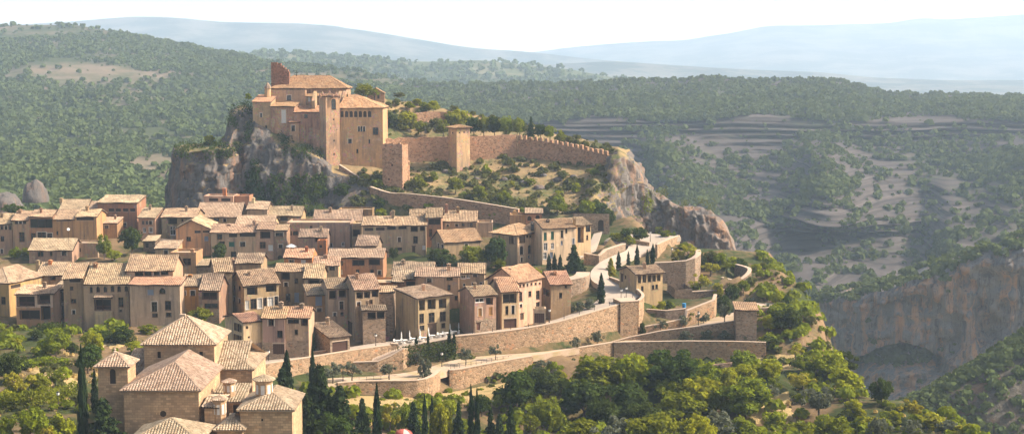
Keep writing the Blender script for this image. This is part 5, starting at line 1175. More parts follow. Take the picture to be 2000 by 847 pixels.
def drum(px, ytop, ybot, d, wpx, n=8, tall=None):
    p = P(px, ybot, d); r = wpx / 2 * d / F; h = zat(ytop, d) - p.z
    mb = MB(); mb.lathe(p - Vector((0, 0, 2)), [(r, 0), (r, h + 2), (r * 1.12, h + 2.02), (r * 1.12, h + 2.2)], n, a0=math.pi / n); dr = mb.build('lantern', M['ashlar'], ch)
    for k in range(n):
        an = 2 * math.pi * k / n
        t = Vector((-math.sin(an), math.cos(an), 0)); o_ = Vector((math.cos(an), math.sin(an), 0)); c = p + o_ * (r * math.cos(math.pi / n) + .01) + Vector((0, 0, h * .18))
        w_ = r * .42
        wb = MB(); wb.box(c - t * w_ / 2, t * w_, o_ * .03, (0, 0, h * .62)); wb.build('lantern_window', M['whitestone'], dr)
    rb = MB(); rr = r * 1.3; z0 = h + .2
    for k in range(n * 3):
        a0, a1, am = 2 * math.pi * k / (n * 3), 2 * math.pi * (k + 1) / (n * 3), 2 * math.pi * (k + .5) / (n * 3)
        ap = p + Vector((0, 0, z0 + rr * .5))
        e0 = p + Vector((rr * math.cos(a0), rr * math.sin(a0), z0)); e1 = p + Vector((rr * math.cos(a1), rr * math.sin(a1), z0)); em = p + Vector((rr * math.cos(am), rr * math.sin(am), z0 + .13)); apm = ap + Vector((0, 0, .03))
        rb.face([e0, em, ap], [(k * .28, 0), (k * .28 + .14, 0), (k * .28, rr)]); rb.face([em, e1, ap], [(k * .28 + .14, 0), (k * .28 + .28, 0), (k * .28 + .28, rr)])
        rb.face([e1, em, e0], mi=1)
    rb.build('lantern_roof', [M['churchtile'], M['coping']], dr)
drum(516, 743, 772, 203, 35)
drum(448, 747, 766, 209, 24)
drum(429, 781, 812, 200, 26)
oc = MB(); A0 = P(319, 807, 200); fr = A0 + Vector((0, -.02, 0)); s_ = 25 / 2 * 200 / F
oc.box(fr + Vector((-s_, -.04, -s_)), (2 * s_, 0, 0), (0, .05, 0), (0, 0, 2 * s_)); oc.build('oculus_frame', M['ashlar'], ch)
oc = MB(); r_ = 6.3 * 200 / F
ring = [fr + Vector((r_ * math.cos(2 * math.pi * k / 24), -.05, r_ * math.sin(2 * math.pi * k / 24))) for k in range(24)]; oc.face(ring[::-1]); oc.build('oculus', M['interior'], ch)
cap = MB(); p0 = P(224.5, 688, 205.2); cap.lathe(p0, [(.28, -.3), (.28, .2), (.12, .3), (.18, .5), (.001, .75)], 8); cap.build('tower_finial', M['coping'], ch)
cap = MB(); p0 = P(357, 616, 221.2); cap.box(p0 + Vector((-.45, -.3, -.35)), (.9, 0, 0), (0, .6, 0), (0, 0, .6)); cap.build('roof_finial', M['coping'], ch)
# ---------------------------------------------------------------- village ground: one sheet through everything that stands on it
for (px, py, z) in [(-100, 847, 50), (30, 840, 49), (100, 800, 49), (60, 740, 49), (20, 690, 49), (120, 700, 48.6), (160, 660, 48.4), (230, 660, 48), (60, 650, 48.6), (-80, 640, 49), (-80, 720, 50), (180, 780, 47.5), (250, 690, 47.5), (350, 660, 47.5), (420, 680, 46.5), (480, 740, 44.5),
                   (560, 770, 42.5), (640, 790, 41.5), (700, 790, 41.2), (760, 790, 41), (840, 780, 40.6), (900, 790, 40), (620, 840, 41.5), (720, 845, 40.5), (820, 845, 39.5), (920, 845, 38.5), (1000, 780, 39.2), (1020, 845, 37.5), (1100, 760, 39), (1120, 845, 37),
                   (1200, 740, 39.2), (1250, 845, 36.6), (1300, 740, 39.6), (1400, 740, 39.6), (1400, 845, 36.8), (1480, 720, 40.6), (1500, 780, 39), (1550, 845, 37.5), (1570, 700, 41.5), (1600, 760, 40), (1530, 660, 43.5), (1580, 655, 44), (1690, 845, 39), (1700, 770, 40.6), (1790, 820, 40), (1640, 700, 41.6), (1550, 620, 46.5), (1520, 580, 49), (1575, 600, 46.5), (1480, 560, 51), (1440, 530, 53), (1420, 500, 56), (1500, 520, 52), (1200, 450, 58.5), (1300, 450, 57.5), (1360, 480, 55.5), (1400, 470, 57), (330, 860, 45.5), (450, 860, 45), (560, 860, 44), (210, 850, 46.5)]:
    v = Pz(px, py, z); CTRL.append((v.x, v.y, v.z))
for x_ in range(-200, 241, 20): CTRL.append((x_, 140, 49 + (0 if x_ < -20 else -6))); CTRL.append((x_, 110, 52)); CTRL.append((x_, 60, 70))
for x_, y_, z_ in [(-220, 280, 50), (-220, 340, 54), (-200, 380, 57), (-180, 400, 57), (-120, 408, 58), (-60, 418, 59), (0, 418, 58), (40, 412, 57), (-150, 440, 46), (-210, 430, 44), (-120, 432, 54)]: CTRL.append((x_, y_, z_))
C = np.array(CTRL)
gx = np.arange(-260, 236, 2.5); gyy = np.arange(60, 470, 2.5)
GX, GY = np.meshgrid(gx, gyy)
num = np.zeros_like(GX); den = np.zeros_like(GX)
for cx, cy, cz in C:
    w_ = 1.0 / ((GX - cx) ** 2 + (GY - cy) ** 2 + 2.0) ** 2
    num += w_ * cz; den += w_
GZ = num / den
# the village shelf ends at the edge of the gorge
EDGE = [(60, 70), (200, 74), (236, 77), (252, 69), (268, 65), (288, 63.5), (310, 66), (330, 67), (370, 67), (400, 66), (470, 66)]
xe = np.interp(GY, [e[0] for e in EDGE], [e[1] for e in EDGE]) + 1.5 * np.sin(GY * .21) + np.sin(GY * .53)
ex = np.maximum(0, GX - xe)
GZ = np.maximum(GZ - ex * 3.2, -64)
exb = np.maximum(0, GY - 374) * np.clip((GX - 36) / 10, 0, 1); GZ = GZ - exb * .4
exl = np.maximum(0, GY - 418) * np.clip((-35 - GX) / 20, 0, 1); GZ = np.where(exl > 0, np.maximum(GZ - exl * .9, 5), GZ)
V = np.stack([GX, GY, GZ], -1)
V[..., 2] += .5 * fbm(V * [1, 1, 0], 9, 4, 91) - .15
land('village_ground', V, M['townground'])
# sight lines to the ground
tv, tf, off = [], [], 0
for v, f in SURF: tv.append(v); tf.append(f + off); off += len(v)
tv = np.concatenate(tv); tf = np.concatenate(tf)
BVH = BVHTree.FromPolygons([tuple(v) for v in tv.tolist()], [tuple(f) for f in tf.tolist()])
CAM = Vector((0, 0, CAMZ))
def onground(px, py, default=None):
    r_ = Vector(ray(px, py)).normalized()
    h = BVH.ray_cast(CAM, r_, 1500)
    if h[0] is None: return P(px, py, default or 300)
    return h[0]
# ---------------------------------------------------------------- plants
def leaves(cent, rad, n, size, rng, flat=0.0, aspect=1.5, shell=.45, upward=0.0):
    """n leaf-sized faces around every clump centre"""
    cent = np.repeat(np.asarray(cent, float), n, 0); rad = np.repeat(np.atleast_2d(np.asarray(rad, float)), n, 0)
    N = len(cent)
    d = rng.normal(size=(N, 3)); d /= np.linalg.norm(d, axis=1, keepdims=True)
    r = (shell + (1 - shell) * rng.random(N) ** .6)[:, None]
    p = cent + d * r * rad
    nn = d * .75 + rng.normal(size=(N, 3)) * .6; nn[:, 2] += .25 + flat
    nn /= np.linalg.norm(nn, axis=1, keepdims=True)
    t = rng.normal(size=(N, 3)); t[:, 2] += upward; t -= nn * (t * nn).sum(1, keepdims=True); t /= np.linalg.norm(t, axis=1, keepdims=True); b = np.cross(nn, t)
    s = (size * (.65 + .7 * rng.random(N)))[:, None]
    t = t * s * aspect * .5; b = b * s * .5
    v = np.stack([p - t, p + b * .9 - t * .1, p + t, p - b * .9 - t * .1], 1).reshape(-1, 3)
    return v, np.arange(N * 4).reshape(-1, 4)
def crown_points(rng, n, c, r, gap=.0, top=.0):
    d = rng.normal(size=(n, 3)); d /= np.linalg.norm(d, axis=1, keepdims=True)
    k = rng.random(n) ** .38
    p = d * k[:, None]
    if gap: p = p[vnoise(p * 2.3 + rng.random(3) * 50, 5) > gap - .6]
    p[:, 2] = np.where(p[:, 2] < -.5, p[:, 2] * .75, p[:, 2])
    return np.asarray(c) + p * np.asarray(r)
VARS = {}
def trunk_mesh(rng, ends, z0, r0, name='trunk', bot=-.12):
    mb = MB(); j = lambda s: rng.normal() * s
    mid = (j(.015), j(.015), z0)
    mb.tube([(0, 0, bot), (j(.01), j(.01), z0 * .5), mid], [r0 * 1.3, r0, r0 * .8], 7)
    for e in ends:
        m = [(mid[i] + e[i]) / 2 + (.03 if i == 2 else 0) for i in range(3)]
        mb.tube([mid, m, tuple(e)], [r0 * .6, r0 * .4, r0 * .15], 5)
    return mb.mesh(name, M['bark'])
def make_variant(kind, k):
    rng = np.random.default_rng(hash_(kind) + k * 101)
    if kind in ('broad', 'loose', 'bush'):
        if kind == 'broad': cp = crown_points(rng, 46, (0, 0, .58), (.42, .42, .36)); rad = rng.uniform(.10, .17, len(cp)); n, sz, z0 = 58, .062, .3
        elif kind == 'loose': cp = crown_points(rng, 40, (0, 0, .62), (.42, .42, .33), .45); rad = rng.uniform(.075, .13, len(cp)); n, sz, z0 = 46, .055, .4
        else: cp = crown_points(rng, 34, (0, 0, .42), (.42, .42, .40)); rad = rng.uniform(.09, .17, len(cp)); n, sz, z0 = 46, .078, .15
        cp[:, :2] *= 1 + .12 * np.sin(np.arctan2(cp[:, 1], cp[:, 0]) * 3 + k)[:, None]
        v, f = leaves(cp, np.stack([rad, rad, rad * .85], 1), n, sz, rng)
        ends = cp[rng.choice(len(cp), 6, False)]
        return trunk_mesh(rng, ends, z0, .028 if kind != 'bush' else .02), v, f
    if kind == 'cypress':
        zs = np.linspace(.05, .98, 44); prof = np.interp(zs, [0, .12, .4, .75, 1], [.24, .40, .42, .27, .03])
        cp, rd = [], []
        for z, w in zip(zs, prof):
            for _ in range(3):
                a = rng.random() * 6.28; rr = w * rng.uniform(.25, .75)
                cp.append((rr * math.cos(a), rr * math.sin(a), z)); rd.append((w * .5, w * .5, .05))
        v, f = leaves(np.array(cp), np.array(rd), 16, .10, rng, aspect=.9, upward=1.0)
        mb = MB(); mb.tube([(0, 0, -.05), (0, 0, .5), (0, 0, .95)], [.10, .07, .01], 6); return mb.mesh('trunk', M['bark']), v, f
    if kind == 'cedar':
        cp, rd = [], []
        for t in range(15):
            z = .08 + .88 * t / 14; w = .5 * (1 - (t / 14.5)) ** .8 * rng.uniform(.8, 1.1)
            nb = max(3, int(8 * (1 - t / 17)))
            for b in range(nb):
                a = 6.28 * (b + rng.random() * .6) / nb + t
                L = w * rng.uniform(.75, 1.1)
                for s_ in np.linspace(.25, 1, 4):
                    cp.append((L * s_ * math.cos(a), L * s_ * math.sin(a), z - .05 * s_ + rng.normal() * .008)); rd.append((.075, .075, .022))
        v, f = leaves(np.array(cp), np.array(rd), 13, .055, rng, flat=.4, aspect=1.8)
        mb = MB(); mb.tube([(0, 0, -.05), (0, 0, .5), (0, 0, .97)], [.03, .02, .004], 7); return mb.mesh('trunk', M['bark']), v, f
    if kind == 'agave':
        vs, fs = [], []
        for i in range(26):
            a = i * 2.4; tl = rng.uniform(.25, 1.2); L = rng.uniform(.7, 1.0) * .5
            d = np.array([math.cos(a) * math.sin(tl), math.sin(a) * math.sin(tl), math.cos(tl) * 1.6]); s = np.array([-math.sin(a), math.cos(a), 0]) * .05
            b = len(vs); vs += [-s * .6, s * .6, d * L * .5 + s, d * L, d * L * .5 - s]; fs += [(b, b + 1, b + 2, b + 4), (b + 4, b + 2, b + 3, b + 3)]
        mb = MB(); mb.tube([(0, 0, -.1), (0, 0, .15)], [.06, .03], 6)
        return mb.mesh('stem', M['bark']), np.array(vs), np.array(fs)
def hash_(s): return sum(ord(c) * (i + 3) for i, c in enumerate(s))
KIND = {  # kind: shape, leaf material, object name, category
 'D': ('broad', 'leafdark', 'oak_tree', 'tree'), 'G': ('broad', 'leafmid', 'broadleaf_tree', 'tree'), 'B': ('broad', 'leafbright', 'broadleaf_tree', 'tree'), 'Y': ('loose', 'leafyellow', 'acacia_tree', 'tree'),
 'O': ('loose', 'leafolive', 'olive_tree', 'tree'), 'C': ('cypress', 'leafcypress', 'cypress_tree', 'tree'), 'K': ('cedar', 'leafcedar', 'cedar_tree', 'tree'), 'L': ('loose', 'leafmid', 'young_tree', 'tree'),
 'S': ('bush', 'leafdark', 'bush', 'bush'), 'U': ('bush', 'leafmid', 'bush', 'bush'), 'V': ('bush', 'leafbright', 'bush', 'bush'), 'W': ('bush', 'leafolive', 'bush', 'bush'), 'X': ('bush', 'leafyellow', 'bush', 'bush'), 'A': ('agave', 'agave', 'agave_plant', 'plant'), 'R': ('bush', 'leafscrub', 'bush', 'bush'), 'Q': ('cedar', 'leafyellow', 'golden_conifer', 'tree')}
NV = {'broad': 5, 'loose': 4, 'bush': 4, 'cypress': 3, 'cedar': 3, 'agave': 2}
counter = {}
def plant(kind, px, ytop, ybase, wpx, label, group=None, d=None):
    shape, mat, name, cat = KIND[kind]
    i = counter[shape] = counter.get(shape, 0) + 1
    key = (shape, i % NV[shape], mat)
    if key not in VARS:
        if (shape, key[1]) not in VARS: VARS[(shape, key[1])] = make_variant(shape, key[1])
        tm, v, f = VARS[(shape, key[1])]
        VARS[key] = (tm, np_mesh('crown', v, f, [M[mat]]))
    tm, cm = VARS[key]
    p = onground(px, ybase) if d is None else P(px, ybase, d)
    s = p.y / F; h = (ybase - ytop) * s * 1.02; w = wpx * s
    r = thing(name, label, cat, p - Vector((0, 0, .05 * h)), group)
    r.scale = (w, w, h); r.rotation_euler = (0, 0, RNG.random() * 6.28)
    for nm, me in (('trunk' if shape != 'agave' else 'stem', tm), ('crown' if shape != 'agave' else 'blades', cm)):
        o = link(bpy.data.objects.new(nm, me)); o.parent = r
    return r
def leafmass(name, label, cat, pts, rad, n, size, mat, stem=True):
    """hedges and climbers: a run of leaf clumps along pts with a woody stem, pts in world"""
    v, f = leaves(np.array([tuple(p) for p in pts]), rad, n, size, RNG)
    b = Vector(pts[0]); off = np.array([b.x, b.y, b.z])
    r = thing(name, label, cat, b)
    o = link(bpy.data.objects.new('foliage', np_mesh('foliage', v - off, f, [M[mat]]))); o.parent = r
    return r
T = plant
# --- wood below the terrace wall, left to right
g1 = 'trees of the wood below the terrace wall'
for a in [
 ('D', 1008, 718, 800, 76, 'dark oak with a lumpy crown leftmost in the wood below the terrace wall'),
 ('D', 1061, 712, 780, 66, 'dark oak right under the lower path wall, touching the leftmost oak'),
 ('O', 1060, 698, 742, 46, 'grey green olive against the lower terrace wall above the dark oaks'),
 ('V', 1095, 717, 742, 22, 'small bright bush by the rubble heap under the lower terrace wall'),
 ('D', 1140, 732, 826, 84, 'big dark oak in the shade left of the green dome tree'),
 ('G', 1168, 688, 765, 92, 'domed mid green tree whose top reaches the lower terrace wall'),
 ('B', 1238, 684, 765, 68, 'yellow green tree with two tops right of the domed green tree'),
 ('D', 1222, 740, 830, 90, 'dark wide oak in front of the yellow green tree with two tops'),
 ('G', 1068, 768, 848, 58, 'round mid green tree in the middle of the lower edge wood'),
 ('L', 1036, 798, 858, 40, 'thin olive green tree left of the round mid green tree'),
 ('G', 1132, 812, 870, 60, 'low green tree cut by the bottom edge beside the round mid green tree'),
 ('O', 1200, 804, 875, 76, 'wide grey green tree cut by the bottom edge under the dark wide oak'),
 ('D', 1312, 674, 768, 98, 'tallest dark green tree rising against the lower terrace wall'),
 ('G', 1381, 704, 765, 46, 'slim mid green tree between the tallest dark tree and the bright pair'),
 ('B', 1420, 712, 768, 42, 'bright young tree under the dark little wall'),
 ('G', 1450, 678, 728, 44, 'green tree at the end of the lower terrace wall'),
 ('B', 1454, 708, 750, 44, 'yellowish tree below the tree at the wall end'),
 ('V', 1498, 692, 738, 52, 'bright round bush on the dry bank below the pavilion'),
 ('B', 1362, 728, 806, 78, 'broad bright tree below the slim mid green tree'),
 ('G', 1306, 732, 792, 56, 'mid green tree at the foot of the tallest dark tree'),
 ('G', 1328, 758, 830, 90, 'wide green crown in the centre of the wood, darker on its left'),
 ('G', 1456, 730, 822, 86, 'big green tree left of the dry grass clearing'),
 ('D', 1178, 775, 850, 60, 'dark tree in the shade below the big dark oak'),
 ('O', 1400, 796, 870, 64, 'grey olive tree near the bottom edge left of the rocks'),
 ('G', 1278, 800, 880, 92, 'large green tree cut by the bottom edge below the dark wide oak'),
 ('B', 1358, 804, 880, 66, 'bright tree cut by the bottom edge beside the grey olive'),
 ('V', 1512, 792, 838, 50, 'bright dense bush alone in the dry clearing'),
 ('L', 1514, 728, 774, 28, 'spindly young tree with a bare trunk in the dry clearing'),
 ('Y', 1568, 718, 768, 60, 'yellow leaved tree on the dry bank right of the spindly tree'),
 ('O', 1598, 742, 822, 66, 'tall grey green tree with a dark hollow crown on the right bank'),
 ('B', 1620, 680, 738, 60, 'bright green tree near the gorge edge above the yellow leaved tree'),
 ('Y', 1553, 667, 702, 30, 'small yellow tree among agaves under the pavilion'),
 ('D', 1534, 594, 652, 56, 'dark round tree right behind the pavilion'),
 ('B', 1504, 611, 650, 28, 'bright slim bush hugging the right pavilion wall'),
 ('S', 1502, 650, 680, 38, 'dark low bush at the foot of the pavilion corner'),
 ('G', 1624, 802, 870, 64, 'green tree cut by the bottom edge under the tall grey green tree'),
 ('D', 1721, 734, 792, 40, 'dark rounded tree standing alone near the gorge edge'),
 ('V', 1653, 708, 770, 62, 'bright bushy tree left of the lone dark tree'),
 ('S', 1650, 676, 722, 44, 'dark bush at the gorge edge above the bright bushy tree'),
 ('V', 1704, 805, 840, 56, 'low bright bush below the lone dark tree'),
 ('Y', 1781, 775, 820, 48, 'yellow green tree on the right bank under the gorge spur'),
 ('O', 1776, 810, 860, 50, 'grey green tree below the yellow green tree of the right bank'),
 ('X', 1818, 799, 836, 50, 'yellow bush second from the right end of the bank'),
 ('X', 1886, 820, 856, 46, 'yellow bush farthest right on the bank, cut by the bottom edge'),
 ('W', 1718, 802, 866, 44, 'olive coloured bush cut by the bottom edge right of the low bright bush'),
 ('G', 1570, 690, 730, 42, 'green bushy tree above the yellow leaved tree'),
 ('O', 1500, 745, 790, 40, 'pale grey bushy tree at the left rim of the dry clearing'),
 ('V', 1668, 770, 815, 46, 'fresh green bush between the lone dark tree and the tall grey tree'),
 ('U', 1560, 812, 862, 54, 'green bush at the bottom edge right of the dense clearing bush'),
 ('U', 1452, 806, 860, 60, 'round green bush at the bottom edge left of the clearing'),
 ('W', 1850, 812, 850, 40, 'grey bush between the two yellow bushes of the right end'),
 ('V', 1748, 795, 826, 34, 'little bright bush left of the yellow green tree of the right bank'),
 ('D', 1255, 778, 850, 62, 'dark oak hidden between the dark wide oak and the big bottom tree'),
 ('G', 1398, 752, 812, 54, 'green tree between the broad bright tree and the big green tree'),
 ('R', 1600, 655, 685, 40, 'brownish scrub bush on the slope right of the round dark tree'),
 ('S', 1420, 838, 875, 50, 'dark bush at the bottom edge between the grey olive and the round green bush'),
]: T(a[0], a[1], a[2], a[3], a[4] * 1.22, a[5], group=g1)
# --- agaves
for a in [(1545, 655, 668, 16), (1580, 672, 690, 20), (1560, 640, 655, 18), (1500, 585, 598, 16), (1470, 574, 588, 16), (1525, 562, 578, 20), (1548, 556, 572, 20), (1600, 700, 720, 22), (1640, 745, 765, 24), (1480, 756, 772, 18), (1668, 742, 760, 20), (1575, 640, 652, 16), (1512, 548, 560, 14)]:
    T('A', a[0], a[1], a[2], a[3] * 1.3, 'blue grey agave rosette on the steep bank at the gorge edge', group='agaves along the gorge edge')
# --- olives of the terraces
for a in [
 ('O', 910, 675, 712, 36, 'round olive leftmost of the pair on the footpath under the long road wall'), ('O', 968, 670, 702, 30, 'smaller olive right of the pair on the footpath under the long road wall'),
 ('O', 1122, 651, 688, 28, 'olive standing against the long road wall left of the bastion'), ('O', 1166, 639, 680, 34, 'tall olive against the long road wall nearest the bastion'),
 ('O', 832, 692, 758, 38, 'tall shaggy olive at the corner of the curved path wall'), ('O', 863, 664, 696, 26, 'olive behind the cafe terrace wall left of the corner cypress'),
 ('O', 760, 703, 742, 44, 'wide olive with a short trunk on the footpath below the stair wall'), ('O', 650, 702, 748, 54, 'broad olive left below the stair wall'), ('O', 688, 702, 745, 44, 'olive touching the left end of the stair wall'),
 ('O', 1290, 618, 652, 30, 'olive leftmost on the dirt terrace under the garden'), ('O', 1332, 609, 646, 32, 'olive second from left on the dirt terrace under the garden'), ('O', 1374, 606, 637, 30, 'olive third on the dirt terrace under the garden wall end'), ('O', 1415, 589, 630, 34, 'largest olive on the dirt terrace left of the pavilion'),
 ('W', 1340, 640, 668, 28, 'grey bush first in the row behind the long lower terrace wall'), ('W', 1380, 638, 667, 32, 'grey bush second in the row behind the long lower terrace wall'), ('W', 1415, 641, 667, 26, 'grey bush third in the row behind the long lower terrace wall'), ('W', 1452, 644, 668, 30, 'grey bush fourth in the row at the foot of the pavilion'),
 ('U', 1348, 598, 628, 15, 'upright clipped green shrub against the vegetable garden wall'), ('S', 1255, 622, 656, 16, 'dark ivy bush in the corner right of the bastion'),
 ('O', 815, 680, 712, 30, 'olive half hidden left of the tall shaggy olive'), ('O', 612, 715, 760, 40, 'grey olive behind the big cedar'),
]: T(*a, group='olives and shrubs of the terraces')
# --- shrubs by the road and the village trees
for a in [
 ('W', 1096, 590, 616, 24, 'rounded grey shrub first in the row along the road planter'), ('W', 1115, 586, 613, 24, 'rounded grey shrub second in the row along the road planter'), ('W', 1132, 584, 608, 22, 'rounded grey shrub third in the row along the road planter'), ('W', 1151, 577, 603, 26, 'largest grey shrub at the right end of the road planter'),
 ('C', 1174, 531, 592, 20, 'double tipped cypress standing in the inner bend of the road'),
 ('C', 1072, 494, 530, 13, 'left cypress of the trio in front of the corner house'), ('C', 1083, 493, 532, 13, 'middle cypress of the trio in front of the corner house'), ('C', 1094, 496, 534, 13, 'right cypress of the trio in front of the corner house'),
 ('K', 1121, 474, 530, 44, 'dark broad conifer in front of the end house with balconies'), ('Q', 1193, 501, 536, 25, 'golden conifer beside the road under the square'),
 ('C', 1208, 490, 528, 13, 'cypress right beside the golden conifer'), ('C', 1227, 490, 524, 10, 'thin cypress second in the row right of the golden conifer'), ('C', 1244, 477, 520, 13, 'tallest cypress in the row below the square'), ('C', 1264, 486, 517, 9, 'smallest cypress in the row below the square'), ('C', 1275, 475, 515, 13, 'right end cypress in the row below the square'),
 ('G', 1206, 452, 478, 36, 'green shrub tree at the left end of the square'), ('D', 1248, 442, 472, 40, 'dark tree in the middle of the square under the cliff'), ('X', 1243, 458, 472, 14, 'small yellow bush in the middle of the square'), ('G', 1288, 440, 473, 28, 'upright green tree on the square near the ramp wall'), ('L', 1313, 448, 474, 24, 'brownish thin tree at the right end of the square'), ('U', 1230, 456, 478, 26, 'green bush between the shrub tree and the small yellow bush'), ('D', 1222, 444, 470, 26, 'dark small tree behind the green bushes of the square'),
 ('D', 1168, 390, 432, 48, 'dark round tree above the arched gate at the foot of the cliff'), ('G', 1145, 388, 425, 36, 'lighter round tree left of the dark tree above the arched gate'), ('D', 1190, 405, 452, 26, 'dark tree hanging beside the arched gate'), ('U', 1146, 404, 424, 26, 'low bush in front of the trees above the gate'), ('G', 1089, 381, 420, 40, 'bright tree on the dry slope above the arched loggia'), ('R', 1060, 396, 420, 30, 'brownish bush above the arched loggia'),
 ('Y', 1346, 474, 515, 44, 'broad yellow tree above the upper garden wall'), ('X', 1322, 482, 514, 30, 'yellow green bush at the left corner of the upper garden wall'), ('S', 1372, 486, 526, 18, 'dark bush right of the broad yellow tree'),
 ('Y', 1369, 531, 570, 48, 'bright yellow tree beside the ruined hut'), ('Y', 1388, 508, 540, 46, 'yellow green tree behind the round dark wall'), ('L', 1420, 506, 530, 36, 'pale thin tree on the right garden rim'), ('D', 1430, 550, 592, 34, 'dark dense tree below the round dark wall'), ('G', 1452, 545, 575, 28, 'green bush on the path under the round dark wall'), ('S', 1412, 570, 604, 28, 'dark bush above the largest terrace olive'), ('X', 1402, 545, 578, 26, 'yellow bush between the bright yellow tree and the dark dense tree'),
 ('B', 1478, 512, 540, 22, 'bright bush right of the round dark wall'), ('U', 1496, 545, 572, 26, 'green bush behind the lookout platform'), ('V', 1518, 560, 592, 26, 'bright bush right of the lookout platform'), ('L', 1565, 548, 572, 22, 'young tree on the tip of the village rock'),
 ('U', 1310, 586, 602, 20, 'green vegetable bush at the right of the garden bed'), ('V', 1292, 583, 605, 24, 'pale flowering bush in the garden bed below the villa'), ('S', 1305, 584, 604, 16, 'dark little bush in the middle of the garden bed'), ('V', 1276, 594, 608, 18, 'leafy bush at the left end of the garden bed'), ('X', 1330, 592, 606, 18, 'yellow leafed bush in the vegetable garden'),
 ('D', 258, 440, 498, 48, 'big dark fig tree in the upper left courtyard'), ('G', 204, 455, 506, 32, 'green tree left of the big dark fig'), ('B', 223, 486, 510, 32, 'bright bush in front of the courtyard trees'), ('C', 168, 428, 476, 14, 'wall cypress on the ochre house of the upper left row'),
 ('D', 427, 472, 512, 34, 'dark fig tree at the orange gable house corner'), ('G', 488, 472, 498, 42, 'broad green tree below the long tan house'), ('V', 386, 486, 518, 18, 'climbing bush beside the brown courtyard house'), ('G', 392, 598, 634, 50, 'green fig tree above the church roof'),
 ('D', 864, 483, 526, 58, 'dark olive green tree leftmost of three beside the stone gabled house'), ('G', 925, 476, 522, 60, 'broad green tree in the middle of three beside the stone gabled house'), ('D', 968, 458, 524, 52, 'tall dark tree right of three before the corner house'), ('U', 975, 500, 526, 34, 'low bush under the tall dark tree before the corner house'), ('D', 769, 480, 510, 20, 'dark ivy bush on the large grey house'), ('U', 908, 500, 518, 24, 'small bush between the round trees'),
 ('V', 742, 402, 426, 30, 'bright bush behind the large grey house'), ('X', 705, 403, 418, 24, 'little yellow bush behind the brown flat topped house'), ('V', 1045, 520, 540, 30, 'green bush behind the corner house garden'),
 ('U', 30, 478, 504, 26, 'potted green bush in the upper left garden'), ('U', 48, 480, 500, 22, 'low green bush left of the small shuttered house'), ]: T(*a)
T('D', 25, 396, 422, 44, 'dark tree behind the roofs of the upper left edge', d=400)
# --- rim bushes behind the round lookout wall
for a in [('U', 1345, 494, 514, 26, 'green bush under the broad yellow tree'), ('R', 1388, 486, 506, 28, 'brown bush between the cliff foot and the yellow green tree'), ('U', 1405, 490, 512, 30, 'green bush at the cliff foot on the right garden rim'), ('V', 1428, 496, 520, 28, 'bright bush on the right garden rim below the cliff'), ('D', 1446, 502, 534, 30, 'dark bush at the right end of the garden rim'), ('U', 1300, 446, 462, 24, 'bush at the foot of the cliff behind the square'), ('R', 1466, 536, 560, 28, 'brown bush below the bright rim bush'), ('U', 1335, 470, 486, 26, 'bush between the ramp wall and the cliff'), ('V', 1360, 548, 566, 24, 'low bright bush behind the ruined hut'), ('U', 1490, 592, 612, 28, 'green bush in front of the lookout parapet'), ('S', 1536, 575, 600, 30, 'dark bush at the tip of the lookout platform'), ('U', 1560, 588, 612, 34, 'green bush on the steep bank past the platform'), ('R', 1582, 612, 634, 30, 'brown bush on the steep bank past the dark round tree')]: T(*a)
# --- dark conifers and cypresses at the bottom centre
for a in [
 ('C', 561, 680, 782, 32, 'cypress right of the church chapel, top above the road wall'), ('K', 552, 712, 800, 62, 'cedar mantling the cypress right of the church chapel'),
 ('C', 612, 678, 800, 24, 'tall cypress spire inside the big dark cedar group'), ('K', 626, 700, 858, 96, 'biggest dark cedar in the centre of the lower edge'), ('K', 664, 742, 864, 84, 'dark cedar right of the biggest cedar'), ('D', 652, 800, 872, 80, 'dark tree under the biggest cedar at the bottom edge'), ('K', 598, 760, 868, 60, 'dark cedar left of the biggest cedar next to the church'),
 ('K', 708, 770, 862, 50, 'ragged small cedar left of the lone black cypress'), ('C', 737, 742, 872, 23, 'lone black cypress right of the cedar group'), ('Y', 762, 776, 850, 40, 'yellow green tree right behind the lone black cypress'),
 ('K', 808, 776, 862, 44, 'dark fir left of the twin cypresses by the info boards'), ('C', 830, 764, 880, 17, 'left twin cypress in front of the info boards'), ('C', 844, 768, 870, 14, 'right twin cypress in front of the info boards'),
 ('B', 862, 780, 872, 52, 'light green weeping tree right of the twin cypresses'), ('K', 896, 778, 872, 36, 'dark fir left of the tall cypress pair'), ('C', 920, 744, 885, 18, 'left and taller of the tall cypress pair'), ('C', 932, 752, 885, 16, 'right and shorter of the tall cypress pair'),
 ('K', 958, 790, 876, 38, 'dark fir right of the tall cypress pair'), ('K', 975, 800, 882, 34, 'small dark fir second right of the cypress pair'), ('K', 998, 782, 876, 38, 'bushy dark fir at the edge of the oak wood'), ('V', 876, 770, 812, 40, 'bright bush behind the light weeping tree'), ('D', 940, 765, 812, 50, 'dark bush behind the tall cypress pair'), ('G', 790, 782, 850, 40, 'dull green tree behind the dark fir by the info boards'), ('L', 975, 760, 808, 36, 'thin green tree between the cypress pair and the oak wood'),
 ('C', 813, 654, 690, 11, 'short cypress left in the hedge below the cafe terrace'), ('C', 836, 644, 694, 9, 'slim cypress in the middle below the cafe terrace'), ('C', 878, 641, 692, 13, 'cypress left of the pair at the road wall corner'), ('C', 887, 646, 694, 12, 'cypress right of the pair at the road wall corner'),
 ('C', 583, 660, 692, 5, 'thin cypress left in front of the white house garage'), ('C', 598, 656, 690, 5, 'thin cypress in the middle in front of the white house'), ('C', 612, 648, 690, 11, 'fuller cypress beside the stone garage hut'),
]: T(*a)
